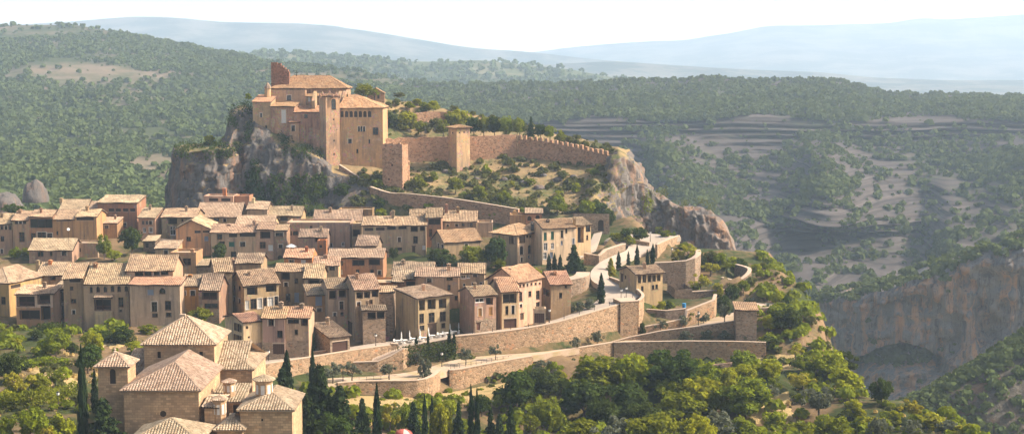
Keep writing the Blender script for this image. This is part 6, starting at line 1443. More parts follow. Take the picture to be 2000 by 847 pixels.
# --- gardens left of the church
for a in [
 ('G', 110, 634, 700, 62, 'mid green tree in the left gardens below the arcade house'), ('B', 183, 642, 690, 46, 'bright tree in the left gardens behind the bell tower'), ('D', 172, 668, 728, 60, 'glossy dark fig behind the tall church cypress'),
 ('D', 20, 680, 748, 54, 'dark tree at the left edge of the gardens'), ('Y', 36, 716, 778, 66, 'golden yellow tree at the left edge of the gardens'), ('U', 76, 720, 768, 56, 'green bush right of the golden yellow tree'),
 ('C', 164, 666, 872, 26, 'tall dark cypress left of the bell tower'), ('C', 186, 716, 806, 18, 'shorter cypress between the tall cypress and the bell tower'), ('K', 204, 768, 880, 100, 'wide cedar with drooping tiers in front of the bell tower'),
 ('G', 60, 790, 862, 72, 'round green tree at the bottom left corner'), ('V', 122, 796, 862, 56, 'bright bush at the bottom left between round tree and cypress'), ('X', 88, 822, 862, 36, 'yellow bush at the bottom left'), ('U', 14, 800, 862, 40, 'green bush in the very bottom left corner'),
 ('S', 70, 640, 662, 34, 'dark rounded bush under the loggia house'), ('U', 8, 634, 660, 36, 'green bush at the left edge under the corner house'), ('D', 240, 632, 672, 46, 'dark ivy tree under the pinkish house'), ('U', 288, 628, 652, 40, 'green bush at the foot of the pinkish house'), ('S', 205, 640, 664, 40, 'dark bush under the arcade house'), ('V', 265, 660, 690, 40, 'grassy green bush above the church transept'),
 ('S', 45, 700, 722, 40, 'dark low bush on the garden terrace edge'), ('U', 110, 716, 748, 34, 'small green bush beside the dry grass patch'), ('X', 14, 752, 788, 36, 'small golden bush by the left hedge'), ('S', 140, 664, 690, 30, 'dark shrub behind the glossy fig'), ('U', 330, 640, 662, 40, 'green bush left of the church tower roof'), ('V', 30, 655, 680, 30, 'light green bush on the left terrace'),
]: T(*a)
# --- castle hill: trees along the plateau and bushes on the dry slope
for a in [
 ('D', 764, 214, 262, 34, 'dark tree right against the palace wall', None, 470), ('B', 793, 216, 264, 54, 'bright round tree right of the palace', None, 472), ('G', 833, 197, 222, 30, 'green tree on the castle hilltop', None, 486), ('B', 898, 212, 252, 46, 'bright tree behind the square wall tower', None, 476),
 ('G', 866, 232, 266, 30, 'green bush left behind the square wall tower', None, 464), ('K', 1037, 226, 266, 18, 'pointed dark conifer on the castle plateau', None, 472), ('G', 711, 162, 194, 42, 'green tree between the nave and the ruined chapel', None, 480), ('L', 732, 172, 194, 22, 'thin tree left of the ruined chapel', None, 479),
 ('C', 678.5, 181, 209, 5, 'tiny cypress above the palace arcade', None, 447), ('U', 485, 180, 194, 16, 'bush on the rock left of the church lantern', None, 452),
 ('S', 925, 262, 270, 26, 'dark bush right behind the square wall tower', None, 462),
 ('U', 818, 335, 368, 34, 'round bush right of the free standing tower'), ('U', 845, 330, 354, 22, 'small round bush under the curtain wall'), ('G', 890, 344, 378, 34, 'round green tree on the path below the square tower'), ('U', 937, 355, 390, 38, 'round bush second on the lower castle slope'), ('U', 983, 368, 396, 36, 'dense bush on the lower castle slope above the step wall'), ('V', 950, 316, 340, 22, 'bright bush under the curtain wall right of the square tower'),
 ('R', 880, 262, 268, 20, 'ivy bush left of the square tower top', None, 455), ('V', 1125, 352, 376, 22, 'bright bush on the upper right of the dry slope'), ('R', 1100, 330, 350, 26, 'brown bush under the battlements'), ('R', 1060, 322, 340, 24, 'olive brown bush under the middle battlements'), ('U', 1035, 345, 362, 22, 'green bush in the middle of the dry slope'), ('V', 1092, 368, 386, 24, 'bright bush right of the dry slope centre'), ('U', 1160, 326, 342, 22, 'bush where the battlements meet the cliff'),
 ('R', 1005, 318, 336, 22, 'dry bush below the curtain wall end'), ('R', 968, 338, 352, 20, 'scrubby bush left of the dry slope centre'), ('V', 1000, 350, 364, 16, 'pale green bush among the slope rocks'), ('U', 905, 372, 386, 20, 'low bush by the slope path'), ('R', 1075, 352, 366, 20, 'brownish bush among the slope rocks'),
 ('U', 735, 345, 366, 30, 'green bush under the palace front'), ('X', 712, 336, 352, 26, 'yellowed bush under the palace corner'), ('R', 760, 366, 378, 22, 'bush at the foot of the free standing tower'),
]: T(*a)
for k, (x, y, w_, k_) in enumerate([(925, 225, 34, 'D'), (945, 224, 30, 'G'), (966, 226, 30, 'D'), (988, 224, 34, 'G'), (1010, 228, 30, 'G'), (1055, 240, 26, 'D'), (1074, 244, 26, 'G'), (1094, 250, 24, 'U')]):
    T(k_, x, y, 268 + max(0, k - 4) * 3, w_, ['first', 'second', 'third', 'fourth', 'fifth', 'sixth', 'seventh', 'eighth'][k] + ' tree counted from the left of the row along the castle wall', group='row of trees along the castle wall', d=470 - k)
for k, (x, y, w_) in enumerate([(1110, 262, 22), (1125, 268, 18), (1142, 272, 20), (1160, 276, 18), (1178, 280, 18), (1195, 286, 18)]):
    T('R', x, y, y + 18, w_, 'low scrub bush behind the battlements near the cliff edge', group='scrub bushes behind the battlements', d=468 - k * 3)
for k, a in enumerate([('R', 775, 190, 206, 20, 'dry bush below the ruined chapel', 484), ('U', 800, 196, 212, 24, 'green bush on the plateau right of the ruined chapel', 484), ('R', 758, 196, 210, 18, 'brown bush left below the ruined chapel', 480), ('B', 846, 196, 220, 28, 'bright tree at the top of the old field wall', 484), ('R', 850, 226, 250, 34, 'dry tall bush above the curtain wall', 468), ('U', 822, 232, 258, 26, 'bush between the bright tree and the curtain wall', 468), ('S', 745, 226, 264, 20, 'dark bush squeezed against the palace corner', 462), ('R', 780, 178, 190, 22, 'dry tuft on the hilltop skyline', 490), ('V', 815, 190, 204, 22, 'pale green bush on the hilltop skyline', 489), ('G', 880, 216, 250, 30, 'green tree left of the bright tree behind the square tower', 478), ('D', 1015, 232, 266, 28, 'dark tree left of the pointed plateau conifer', 468)]):
    T(a[0], a[1], a[2], a[3], a[4], a[5], d=a[6])
for a in [('S', 742, 384, 406, 34, 'dark bush under the left end of the lower castle wall'), ('R', 700, 376, 404, 40, 'scrub bush on the rock left of the lower castle wall'), ('S', 668, 352, 382, 36, 'dark bush on the rock under the palace tower'), ('U', 838, 392, 412, 30, 'green bush under the middle of the lower castle wall'), ('R', 905, 400, 424, 34, 'dry bush under the lower castle wall above the tiny attic windows'), ('U', 1022, 402, 424, 26, 'bush at the right end of the lower castle wall'), ('U', 965, 408, 430, 28, 'green bush under the right half of the lower castle wall'), ('R', 690, 338, 360, 26, 'brown scrub bush on the rock beside the zigzag parapet')]: T(*a)
# --- hedges and climbers
def hedge(label, pts, h, w_, mat='leafmid', name='hedge'):
    q = []
    for (a, b), (c, d_) in zip(pts, pts[1:]):
        n = max(3, int(abs(c - a) / 4))
        for i in range(n):
            p = onground(a + (c - a) * i / n, b + (d_ - b) * i / n)
            for z_ in (.25, .7): q.append(p + Vector((0, 0, h * z_)))
    return leafmass(name, label, 'hedge', q, np.array([[w_ * .6, w_ * .6, h * .4]] * len(q)), 34, .3, mat)
hedge('long clipped hedge along the garden path on the left', [(-20, 806), (60, 796), (105, 786)], 2.6, 2.2)
hedge('second clipped hedge near the tall church cypress', [(100, 788), (155, 768)], 2.2, 2.0)
hedge('dark hedge under the arcade house', [(80, 650), (128, 646)], 1.8, 2.2, 'leafdark')
hedge('dark hedge below the cafe terrace wall', [(785, 712), (840, 706), (888, 700)], 3.6, 2.6, 'leafdark')
hedge('green hedge on the garden slope above the church', [(190, 668), (262, 672)], 1.6, 2.2, 'leafdark')
hedge('leafy bank of vines in the left gardens', [(35, 722), (90, 712), (135, 716)], 1.4, 2.4, 'leafmid')
def creeper(label, boxes, mat='leafivy', n=40, size=.5, name='ivy', dd=0):
    q = []
    for x0, y0, x1, y1, d_, k in boxes:
        for i in range(k):
            x, y = RNG.uniform(x0, x1), RNG.uniform(y0, y1); h = BVH.ray_cast(CAM, Vector(ray(x, y)).normalized(), 900)[0]
            q.append((h if h is not None and h.y < d_ + 25 else P(x, y, d_)) + Vector((0, -.4 - dd, 0)))
    return leafmass(name, label, 'ivy', q, np.array([[1.5, 1.1, 1.9]] * len(q)), n, size, mat)
creeper('dark ivy and trees covering the foot of the castle rock', [(528, 345, 636, 420, 426, 130)], 'leafdark', 44, .55)
creeper('pointed curtain of ivy on the left foot of the castle rock', [(474, 372, 520, 410, 428, 40), (484, 340, 512, 376, 430, 26), (494, 318, 504, 344, 432, 9)], 'leafivy', 44, .45)
creeper('ivy under the tower on the castle rock', [(585, 286, 634, 306, 438, 26), (568, 288, 590, 302, 440, 8)], 'leafdark', 34, .4)
creeper('ivy beside the chapel wall on the castle rock', [(542, 266, 566, 300, 440, 20)], 'leafivy', 34, .4)
creeper('scrub along the top of the left rock promontory', [(345, 284, 372, 304, 440, 22), (372, 282, 470, 292, 446, 34), (400, 292, 468, 306, 436, 22)], 'leafdark', 34, .42, 'scrub_fringe')
creeper('ivy hanging at the upper left corner of the castle rock', [(448, 212, 462, 248, 446, 14), (462, 206, 492, 222, 450, 16), (480, 240, 494, 272, 446, 12)], 'leafivy', 34, .4)
creeper('bushes along the rim of the right rock spur', [(1262, 372, 1300, 386, 444, 10), (1300, 388, 1400, 412, 440, 16)], 'leafscrub', 26, .35, 'scrub_fringe')
creeper('green creeper in the cleft of the right cliff', [(1258, 380, 1272, 416, 436, 14)], 'leafmid', 30, .35)
T('B', 410, 262, 288, 22, 'light green tree on top of the left rock promontory', d=452); T('L', 436, 264, 286, 18, 'thin tree right on the left rock promontory', d=452)
fl = [onground(x, y) + Vector((0, 0, .5)) for x, y in ((728, 668), (734, 667), (741, 666), (748, 666), (755, 665), (738, 668), (750, 664))]
leafmass('flower_bed', 'bed of pink flowers at the foot of the projecting stone loggia', 'flower bed', fl, np.array([[.8, .8, .7]] * len(fl)), 70, .16, 'flower')
def patch(name, label, corners, mat, n=14, m=8, up=.12):
    """a patch of ground cover that follows the ground"""
    (a, b, c, d) = corners; rows = []
    for i in range(m + 1):
        t = i / m; row = []
        for j in range(n + 1):
            u = j / n; w_ = 3 * math.sin(j * 1.7 + i) + 2 * math.sin(j * .9)
            p = onground(a[0] * (1 - u) * (1 - t) + b[0] * u * (1 - t) + c[0] * u * t + d[0] * (1 - u) * t, a[1] * (1 - u) * (1 - t) + b[1] * u * (1 - t) + c[1] * u * t + d[1] * (1 - u) * t + (w_ if i in (0, m) else 0))
            row.append((p.x, p.y, p.z + (up if 0 < i < m and 0 < j < n else -.1)))
        rows.append(row)
    V_ = np.array(rows); o = link(bpy.data.objects.new(name, np_mesh(name, V_.reshape(-1, 3), grid_faces(m + 1, n + 1), [M[mat]], smooth=True)))
    return tag(o, label, None, None, 'stuff')
patch('dry_meadow', 'patch of dry straw coloured grass in the left gardens', ((58, 706), (160, 702), (158, 758), (62, 762)), 'straw')
patch('dry_bank', 'small dry grass bank above the church transept', ((172, 655), (250, 655), (248, 678), (180, 680)), 'straw')
patch('dry_bank', 'dry grass bank below the pavilion', ((1400, 694), (1560, 690), (1560, 722), (1420, 716)), 'straw')
patch('dry_bank', 'dry grass clearing near the bottom right', ((1430, 775), (1540, 765), (1560, 830), (1440, 835)), 'straw')
# --- what nobody could count: scrub on the far slopes, dry grass
def scrub(name, V, keep, n, s0, s1, mat, label, nq=22, lift=.25, px=None, py=None, tries=3):
    nr, nc = V.shape[:2]
    fi, fj = RNG.random(n * tries) * (nr - 1.01), RNG.random(n * tries) * (nc - 1.01); i, j = fi.astype(int), fj.astype(int); a, b = (fi - i)[:, None], (fj - j)[:, None]
    bil = lambda A: A[i, j] * (1 - a) * (1 - b) + A[i + 1, j] * a * (1 - b) + A[i, j + 1] * (1 - a) * b + A[i + 1, j + 1] * a * b
    p = bil(V); X = bil(px[..., None])[:, 0]; Y = bil(py[..., None])[:, 0]
    pr = keep(X, Y, p); ok = RNG.random(len(p)) < pr; p = p[ok][:n]
    s = s0 * .8 + (s1 * 1.35 - s0 * .8) * RNG.random(len(p)) ** 2.2
    c = p + np.stack([0 * s, 0 * s, s * lift], 1)
    v, f = [], []
    k = nq; cent = np.repeat(c, k, 0); N = len(cent); sr = np.repeat(s, k)
    d = RNG.normal(size=(N, 3)); d /= np.linalg.norm(d, axis=1, keepdims=True); d[:, 2] = np.abs(d[:, 2]) * 1.0 - .15
    q = cent + d * (sr * .5 * (.6 + .4 * RNG.random(N)))[:, None] * [1, 1, .95]
    nn = d + RNG.normal(size=(N, 3)) * .45; nn /= np.linalg.norm(nn, axis=1, keepdims=True)
    t = RNG.normal(size=(N, 3)); t -= nn * (t * nn).sum(1, keepdims=True); t /= np.linalg.norm(t, axis=1, keepdims=True); bb = np.cross(nn, t)
    w_ = (sr * (.26 if nq < 40 else .14))[:, None]
    v = np.stack([q - t * w_, q + bb * w_, q + t * w_, q - bb * w_], 1).reshape(-1, 3)
    o = link(bpy.data.objects.new(name, np_mesh(name, v, np.arange(N * 4).reshape(-1, 4), [M[mat]])))
    return tag(o, label, None, None, 'stuff')
def patchy(p, sc1, lo, hi, seed): return np.clip((fbm(p, sc1, 4, seed) - lo) / (hi - lo), 0, 1)
def kleft(X, Y, p):
    k = patchy(p, 90, -.32, -.05, 101)
    for cx, cy, rx, ry in ((190, 168, 70, 22), (285, 190, 60, 16), (225, 205, 60, 10), (215, 262, 30, 14), (260, 270, 40, 8), (430, 228, 30, 10), (320, 360, 55, 12), (170, 295, 30, 8), (120, 160, 40, 12), (235, 180, 30, 20), (330, 180, 40, 10), (300, 300, 26, 8), (190, 262, 26, 8), (350, 275, 24, 8)):
        k = k * (1 - .92 * np.exp(-((X - cx) / rx) ** 2 - ((Y - cy) / ry) ** 2))
    return np.clip(k + .03, 0, 1)
scrub('hillside_scrub', VL, kleft, 44000, 2.3, 6.2, 'leafhill', 'mixed oak scrub covering the left valley side', px=LPX, py=LPY)
def kbad(X, Y, p):
    forest = np.clip((236 + 6 * np.sin(X * .02) - Y) / 8, 0, 1)
    f2 = np.exp(-((X - 1600 - (Y - 270) * .15) / (30 + (Y - 262) * .75)) ** 2) * ((Y > 262) & (Y < 350)) + np.exp(-((X - 1290 - (Y - 260) * .45) / (30 + (Y - 255) * .5)) ** 2) * ((Y > 255) & (Y < 375)) \
        + np.exp(-((X - 1960 + (Y - 300) * .6) / (50 + (Y - 270) * .4)) ** 2) * ((Y > 270) & (Y < 460)) + np.exp(-((X - 1580) / 110) ** 2 - ((Y - 500) / 18) ** 2) + np.exp(-((X - 1610) / 70) ** 2 - ((Y - 425) / 16) ** 2) + np.exp(-((X - 1450) / 60) ** 2 - ((Y - 405) / 14) ** 2) + np.exp(-((X - 1830) / 60) ** 2 - ((Y - 500) / 20) ** 2)
    low = patchy(p * [1, 1, 4], 55, -.1, .2, 103) * .45 * (Y > 250)
    return np.clip(forest * 1.0 + f2 * (.05 + .75 * patchy(p, 34, -.12, .15, 104)) + low * .4 + .015, 0, 1)
scrub('canyon_scrub', VB, kbad, 30000, 2.2, 5.4, 'leafhill', 'oak and pine scrub on the plateau and the canyon side', px=BPX, py=BPY)
zz = np.zeros(VR2.shape[:2])
scrub('ridge_scrub', VR2, lambda X, Y, p: patchy(p, 150, -.25, .1, 107), 5000, 6, 12, 'leafhill', 'woodland on the ridge behind the castle', px=zz, py=zz, nq=14)
scrub('gorge_scrub', VG, lambda X, Y, p: np.clip((Y < np.interp(X, [1575, 1720, 1850, 2000], [612, 568, 530, 482])) * .9 + .006 + .9 * ((X > 1672) & (X < 1818) & (Y > 684 + ((X - 1745) / 75.) ** 2 * 16) & (Y < 722)), 0, 1), 2000, 2.2, 4.5, 'leafhill', 'scrub along the rim of the gorge cliff', px=GPX, py=GPY)
scrub('spur_scrub', VS, lambda X, Y, p: np.clip(.9 * (Y < np.interp(X, [1740, 1800, 1850, 1900, 2000], [830, 792, 764, 738, 700])) + (.12 + .5 * patchy(p, 14, 0., .2, 109)) * (Y < 900), 0, 1), 3000, 1.2, 2.8, 'leafhill', 'scrub on the dark lower spur of the gorge', px=SPX, py=SPY)
scrub('slope_scrub', VC, lambda X, Y, p: ((X > 700) & (X < 1190) & (Y > 200) & (Y < 420)) * (.1 + patchy(p, 9, -.05, .3, 111)), 2300, .5, 1.8, 'leafscrub', 'low thyme and box scrub on the dry castle slope', px=CPX, py=CPY, nq=20, tries=5)
GPXv = (V[..., 0] / V[..., 1]) * F + 1000; zrow = (V[..., 2] - CAMZ) / V[..., 1]; GPYv = 130 - zrow * F
def kfront(X, Y, p):
    out = ((Y > 690) & (X > 850)) | ((Y > 640) & (X < 260)) | ((X > 1480) & (Y > 520)) | ((Y > 765) & (X > 560))
    return out * (.08 + patchy(p, 8, -.1, .25, 113)) * (p[:, 2] < 62)
scrub('undergrowth', V, lambda X, Y, p: ((X > 960) & (X < 1530) & (Y > 722) & (p[:, 2] < 45)) * (.35 + patchy(p, 10, -.2, .1, 121)) + ((X > 540) & (X < 1000) & (Y > 775)) * .7 + ((X < 240) & (Y > 640) & (p[:, 2] < 60)) * .3 * patchy(p, 9, -.05, .15, 122) + ((X > 1480) & (Y > 690) & (p[:, 2] > 20)) * .8 * patchy(p, 8, -.15, .15, 123) + ((X > 1480) & (Y <= 690) & (Y > 500) & (p[:, 2] > -10)) * 1.0, 3600, 1.2, 3.0, 'leafmid', 'dense undergrowth of the wood and the garden banks', px=GPXv, py=GPYv, nq=70, tries=14)
scrub('weeds', V, kfront, 5000, .6, 1.7, 'leafscrub', 'weeds and low scrub on the banks below the village', px=GPXv, py=GPYv, nq=20, tries=12)
scrub('dry_grass', V, lambda X, Y, p: ((X > 40) & (X < 160) & (Y > 700) & (Y < 760)) * .9 + ((((Y > 640) & (X < 300)) | ((X > 1380) & (Y > 660)) | ((X > 600) & (Y > 740))) & (p[:, 2] < 60)) * patchy(p, 12, -.05, .2, 115), 6500, .35, .9, 'drygrass', 'dry straw coloured grass on the banks', px=GPXv, py=GPYv, nq=16, tries=10)
# ---------------------------------------------------------------- street furniture
lamp0 = None
for px, yb, yt, lab in [(1073, 632, 603, 'street lamp in front of the lean-to garage'), (1213, 594, 564, 'street lamp inside the road bend'), (1223, 586, 560, 'second street lamp at the outer parapet of the road bend'), (670, 746, 713, 'street lamp on the footpath beside the big cedar'), (863, 715, 687, 'street lamp below the cafe terrace wall'), (525, 712, 683, 'street lamp on the road behind the church chapel'), (114, 797, 764, 'street lamp in the left garden hedge'), (734, 678, 651, 'street lamp beside the pink flower bed'), (1270, 472, 452, 'street lamp on the square under the cliff'), (1312, 508, 484, 'lamp post beside the yellow tree of the upper garden'), (1364, 634, 608, 'lamp beside the third terrace olive')]:
    p = onground(px, yb); h = (yb - yt) * p.y / F
    r = thing('street_lamp', lab, 'street lamp', p, 'street lamps of the village')
    mb = MB(); mb.tube([p - Vector((0, 0, .3)), p + Vector((0, 0, .6)), p + Vector((0, 0, h - .5))], [.10, .07, .05], 8); mb.build('post', M['iron'], r)
    mb = MB(); mb.lathe(p + Vector((0, 0, h - .5)), [(.10, 0), (.22, .1), (.26, .45)], 6); mb.build('lantern', M['white'], r)
    mb = MB(); mb.lathe(p + Vector((0, 0, h - .05)), [(.30, 0), (.12, .16), (.001, .26)], 6); mb.build('cap', M['iron'], r)
pos_ = ['first', 'second', 'third', 'fourth', 'fifth', 'sixth', 'seventh', 'eighth']
for k, (px, yb) in enumerate([(784, 668), (800, 666), (820, 663), (837, 660), (853, 657), (879, 652), (896, 650), (916, 648)]):
    p = onground(px, yb)
    r = thing('closed_parasol', f'folded white parasol, {pos_[k]} from the left on the cafe terrace', 'parasol', p, 'folded parasols on the cafe terrace')
    mb = MB(); mb.lathe(p, [(.28, -.05), (.28, .05), (.03, .06), (.03, 2.2)], 8); mb.build('pole', M['white'], r)
    mb = MB(); mb.lathe(p, [(.07, .85), (.13, 1.0), (.10, 1.7), (.05, 2.1), (.001, 2.25)], 8); mb.build('canopy', M['white'], r)
def chair_at(p, a, lab):
    r = thing('cafe_chair', lab, 'chair', p, 'white chairs on the cafe terrace'); c, s = math.cos(a), math.sin(a)
    f = lambda x, y, z: p + Vector((x * c - y * s, x * s + y * c, z)); U_, K_ = Vector((c, s, 0)), Vector((-s, c, 0))
    mb = MB(); mb.box(f(-.22, -.22, .42), U_ * .44, K_ * .44, (0, 0, .04)); mb.build('seat', M['white'], r)
    mb = MB(); mb.box(f(-.22, .18, .46), U_ * .44, K_ * .04, (0, 0, .42)); mb.build('backrest', M['white'], r)
    for x in (-.2, .16):
        for y in (-.2, .16): mb = MB(); mb.box(f(x, y, 0), U_ * .04, K_ * .04, (0, 0, .42)); mb.build('leg', M['white'], r)
for k, (px, yb) in enumerate([(777, 671), (791, 670), (809, 667), (828, 665), (845, 661), (862, 658), (872, 656), (888, 653)]):
    p = onground(px, yb); r = thing('cafe_table', f'round white cafe table, {pos_[k]} from the left on the terrace', 'table', p, 'tables on the cafe terrace')
    mb = MB(); mb.lathe(p, [(.55, .70), (.55, .74)], 14); mb.build('table_top', M['white'], r); mb = MB(); mb.lathe(p, [(.28, 0), (.05, .04), (.04, .70)], 8); mb.build('leg', M['white'], r)
    for q, a in enumerate((.6, 2.4, 4.4)): chair_at(p + Vector((math.cos(a) * .85, math.sin(a) * .85, 0)), a - math.pi / 2, 'white chair drawn up to a cafe table')
# bollards on the road bend
for k, t in enumerate(np.linspace(0, 1, 16)):
    i = t * (len(edge_in) - 8); e = resample(edge_in[:9], 6); p = e[int(t * (len(e) - 1))]; e2 = resample(edge_out[:9], 6)[int(t * (len(e) - 1))]
    q = p.lerp(e2, .12)
    mb = MB(); mb.lathe(q, [(.06, -.1), (.06, .85), (.09, .88), (.001, 1.0)], 6); mb.build_thing('bollard', 'thin dark bollard along the outer kerb of the road', 'bollard', M['iron'], 'bollards along the road')
# railings
def railing(label, pts, h=.95):
    W_ = [P(*q) if len(q) == 3 else onground(*q) for q in pts]; W_ = resample(W_, 4)
    r = thing('railing', label, 'railing', W_[0]); a = MB(); b = MB()
    for u, v in zip(W_, W_[1:]):
        for z_ in (h, h * .5): a.tube([u + Vector((0, 0, z_)), v + Vector((0, 0, z_))], .025, 4)
        b.tube([u, u + Vector((0, 0, h))], .03, 4)
    a.build('rails', M['iron'], r); b.build('posts', M['iron'], r)
railing('thin iron railing along the footpath under the long road wall', [(880, 721), (920, 715), (960, 708), (1000, 702)])
railing('thin iron railing on the curved footpath wall', [(680, 748), (730, 744), (780, 742)])
# boards, parasols and small things
p = onground(827, 772); r = thing('info_boards', 'pair of white information boards below the curved path wall', 'sign', p)
for dx in (-.5, .5):
    mb = MB(); mb.box(p + Vector((dx - .42, -.03, .5)), (.84, 0, 0), (0, .06, 0), (0, 0, 1.1)); mb.build('board', M['white'], r)
    mb = MB(); mb.box(p + Vector((dx - .04, .035, -.2)), (.08, 0, 0), (0, .06, 0), (0, 0, 1.7)); mb.build('post', M['iron'], r)
M['redcloth'] = plain('red_canvas', (.42, .10, .07), .8); M['pinkcloth'] = plain('pale_pink_canvas', (.62, .42, .36), .8)
p = onground(789, 862); p = P(789, 846, p.y); zt = zat(837, p.y)
r = thing('garden_parasol', 'open red and pink garden parasol at the bottom edge', 'parasol', Vector((p.x, p.y, zt - 2.6)))
mb = MB(); mb.lathe((p.x, p.y, zt - 2.6), [(.3, -.5), (.04, .1), (.035, 2.75), (.001, 2.9)], 8); mb.build('pole', M['iron'], r)
mb = MB(); n_ = 16
for k in range(n_):
    for (r0, z0), (r1, z1) in zip([(1.45, -.62), (1.2, -.34), (.75, -.1)], [(1.2, -.34), (.75, -.1), (.02, .02)]):
        a0, a1 = 2 * math.pi * k / n_, 2 * math.pi * (k + 1) / n_
        q = lambda rr, zz_, a: (p.x + rr * math.cos(a), p.y + rr * math.sin(a), zt + zz_)
        mb.face([q(r0, z0, a0), q(r0, z0, a1), q(r1, z1, a1), q(r1, z1, a0)], mi=1 if k in (12, 13) else 0)
mb.build('canopy', [M['redcloth'], M['pinkcloth']], r, smooth=True)
p = P(569, 481, 363); r = thing('roof_parasol', 'open white parasol on a roof terrace in the upper village', 'parasol', p - Vector((0, 0, 1.2)))
mb = MB(); mb.lathe(p, [(.03, -1.4), (.03, .6)], 6); mb.build('pole', M['iron'], r); mb = MB(); mb.lathe(p, [(1.45, .0), (.8, .4), (.001, .75)], 10); mb.build('canopy', M['white'], r)
M['bluepaint'] = plain('blue_plastic', (.03, .22, .45), .5)
p = onground(1336, 601); mb = MB(); mb.lathe(p, [(.38, 0), (.42, .95), (.46, 1.0), (.40, 1.05), (.001, 1.1)], 10); mb.build_thing('water_butt', 'blue water barrel in the vegetable garden', 'barrel', M['bluepaint'])
p = P(134, 465, 353); r = thing('satellite_dish', 'white satellite dish over the small shuttered house', 'satellite dish', p)
mb = MB(); mb.lathe((0, 0, 0), [(.001, 0), (.2, .05), (.36, .16)], 12); d_ = mb.build('dish', M['white'], r); d_.location = (0, 0, 2.2); d_.rotation_euler = (1.2, 0, .4)
d_.data.transform(Matrix.Translation(p))
mb = MB(); mb.tube([p - Vector((0, 0, 1)), p + Vector((0, 0, 2.2))], .04, 6); mb.build('mast', M['iron'], r)
def boulder(px, yt, yb, w_, lab, d=None, mat='cliff', name='boulder'):
    p = P(px, yb, d) if d else onground(px, yb); s = p.y / F
    n1, n2 = 26, 14
    th, ph = np.meshgrid(np.linspace(0, 2 * np.pi, n1), np.linspace(0, np.pi / 2, n2))
    v = np.stack([np.cos(th) * np.cos(ph), np.sin(th) * np.cos(ph), np.sin(ph) * 1.0], -1)
    v = v * (1 + .3 * fbm(v * 3 + px, 1.6, 4, int(px)))[..., None] * [w_ * s / 2, w_ * s / 2, (yb - yt) * s]
    v[..., 2] -= .05 * (yb - yt) * s; v[:, -1] = v[:, 0]
    o = link(bpy.data.objects.new(name, np_mesh(name, v.reshape(-1, 3), grid_faces(n2, n1), [M[mat]]))); o.location = p; tag(o, lab, 'rock')
boulder(70, 350, 392, 50, 'big rounded boulder in the valley behind the upper left roofs', 500)
boulder(8, 372, 412, 76, 'pale rocky outcrop at the left edge behind the roofs', 470)
for k, (px, yt, yb, w_) in enumerate([(1022, 352, 358, 18), (1052, 360, 368, 22), (985, 345, 351, 16), (1090, 345, 353, 18), (1062, 338, 343, 14), (905, 322, 330, 20), (870, 330, 336, 16), (930, 345, 350, 14), (1120, 340, 348, 16)]):
    boulder(px, yt, yb, w_, ['pale rock by the green bush of the dry slope', 'largest pale rock in the middle of the dry slope', 'pale rock left of the dry slope centre', 'pale rock under the right battlements', 'small pale rock under the middle battlements', 'pale rock at the foot of the square tower', 'pale rock left of the square tower foot', 'small rock above the round slope bushes', 'pale rock near the right end of the dry slope'][k])
# ---------------------------------------------------------------- light, air and camera
sc_ = bpy.context.scene
SUN_AZ, SUN_EL = math.radians(89), math.radians(39)
w = bpy.data.worlds.new('World'); sc_.world = w; w.use_nodes = True
nt = w.node_tree; nt.nodes.clear()
sky = nt.nodes.new('ShaderNodeTexSky'); sky.sky_type = 'NISHITA'; sky.sun_disc = False
sky.sun_elevation = SUN_EL; sky.sun_rotation = SUN_AZ; sky.air_density = 1.0; sky.dust_density = 9.0; sky.altitude = 600
bg = nt.nodes.new('ShaderNodeBackground'); bg.inputs[1].default_value = .115
ow = nt.nodes.new('ShaderNodeOutputWorld'); 
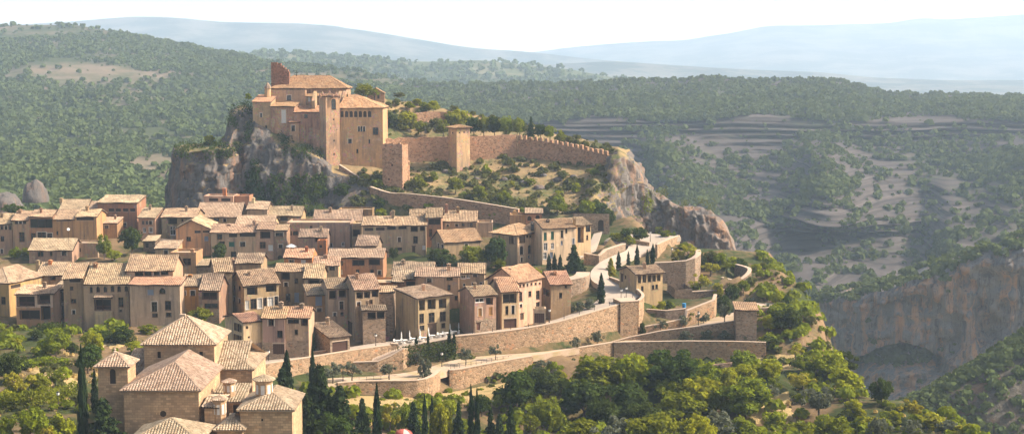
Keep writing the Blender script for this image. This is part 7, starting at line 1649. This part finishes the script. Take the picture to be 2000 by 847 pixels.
# milky summer haze that whitens the sky towards the horizon
tc = nt.nodes.new('ShaderNodeTexCoord'); sx = nt.nodes.new('ShaderNodeSeparateXYZ'); nt.links.new(tc.outputs['Generated'], sx.inputs[0])
rp = nt.nodes.new('ShaderNodeValToRGB'); nt.links.new(sx.outputs[2], rp.inputs[0])
rp.color_ramp.elements[0].position = 0.0; rp.color_ramp.elements[0].color = (.9, .9, .9, 1); rp.color_ramp.elements[1].position = .13; rp.color_ramp.elements[1].color = (0, 0, 0, 1)
mx = nt.nodes.new('ShaderNodeMix'); mx.data_type = 'RGBA'; nt.links.new(rp.outputs[0], mx.inputs[0]); nt.links.new(sky.outputs[0], mx.inputs[6]); mx.inputs[7].default_value = (8.6, 8.2, 7.6, 1)
nt.links.new(mx.outputs[2], bg.inputs[0]); nt.links.new(bg.outputs[0], ow.inputs[0])
sun = bpy.data.lights.new('sun', 'SUN'); sun.energy = 4.5; sun.angle = math.radians(.5); sun.color = (1, .89, .76)
so = link(bpy.data.objects.new('sun', sun))
S = Vector((math.sin(SUN_AZ) * math.cos(SUN_EL), math.cos(SUN_AZ) * math.cos(SUN_EL), math.sin(SUN_EL)))
so.rotation_euler = S.to_track_quat('Z', 'Y').to_euler(); so.location = (200, 0, 300)
HAZE = True
if HAZE:
    hb = MB(); hb.box((-5600, -300, -80), (11200, 0, 0), (0, 10300, 0), (0, 0, 80 + 560))
    m, hnt = new_mat('haze'); om = hnt.nodes.new('ShaderNodeOutputMaterial'); pv = hnt.nodes.new('ShaderNodeVolumePrincipled')
    pv.inputs['Color'].default_value = (.63, .81, 1.0, 1); pv.inputs['Density'].default_value = 1.5e-4; pv.inputs['Anisotropy'].default_value = .1
    hnt.links.new(pv.outputs[0], om.inputs['Volume'])
    ho = hb.build('haze', m); tag(ho, None, None, None, 'stuff')
cam = bpy.data.cameras.new('camera'); co_ = link(bpy.data.objects.new('camera', cam)); sc_.camera = co_
cam.sensor_width = 36; cam.sensor_fit = 'HORIZONTAL'; cam.lens = F / 2000 * 36; cam.clip_start = 1; cam.clip_end = 40000
co_.location = (0, 0, CAMZ); co_.rotation_euler = (math.pi / 2 - PITCH, 0, 0)
sc_.view_settings.view_transform = 'Standard'; sc_.view_settings.look = 'None'; sc_.view_settings.gamma = 1
sc_.view_settings.exposure = 1.0; sc_.view_settings.use_curve_mapping = False
sc_.render.engine = 'CYCLES'
c = sc_.cycles
c.max_bounces = 5; c.diffuse_bounces = 3; c.glossy_bounces = 2; c.transmission_bounces = 2; c.volume_bounces = 2; c.transparent_max_bounces = 4
c.use_denoising = True; c.use_adaptive_sampling = True; c.adaptive_threshold = .02
try: c.denoiser = 'OPENIMAGEDENOISE'
except Exception: pass
c.sample_clamp_indirect = 5
for w_ in WARN: print('WARN', w_)
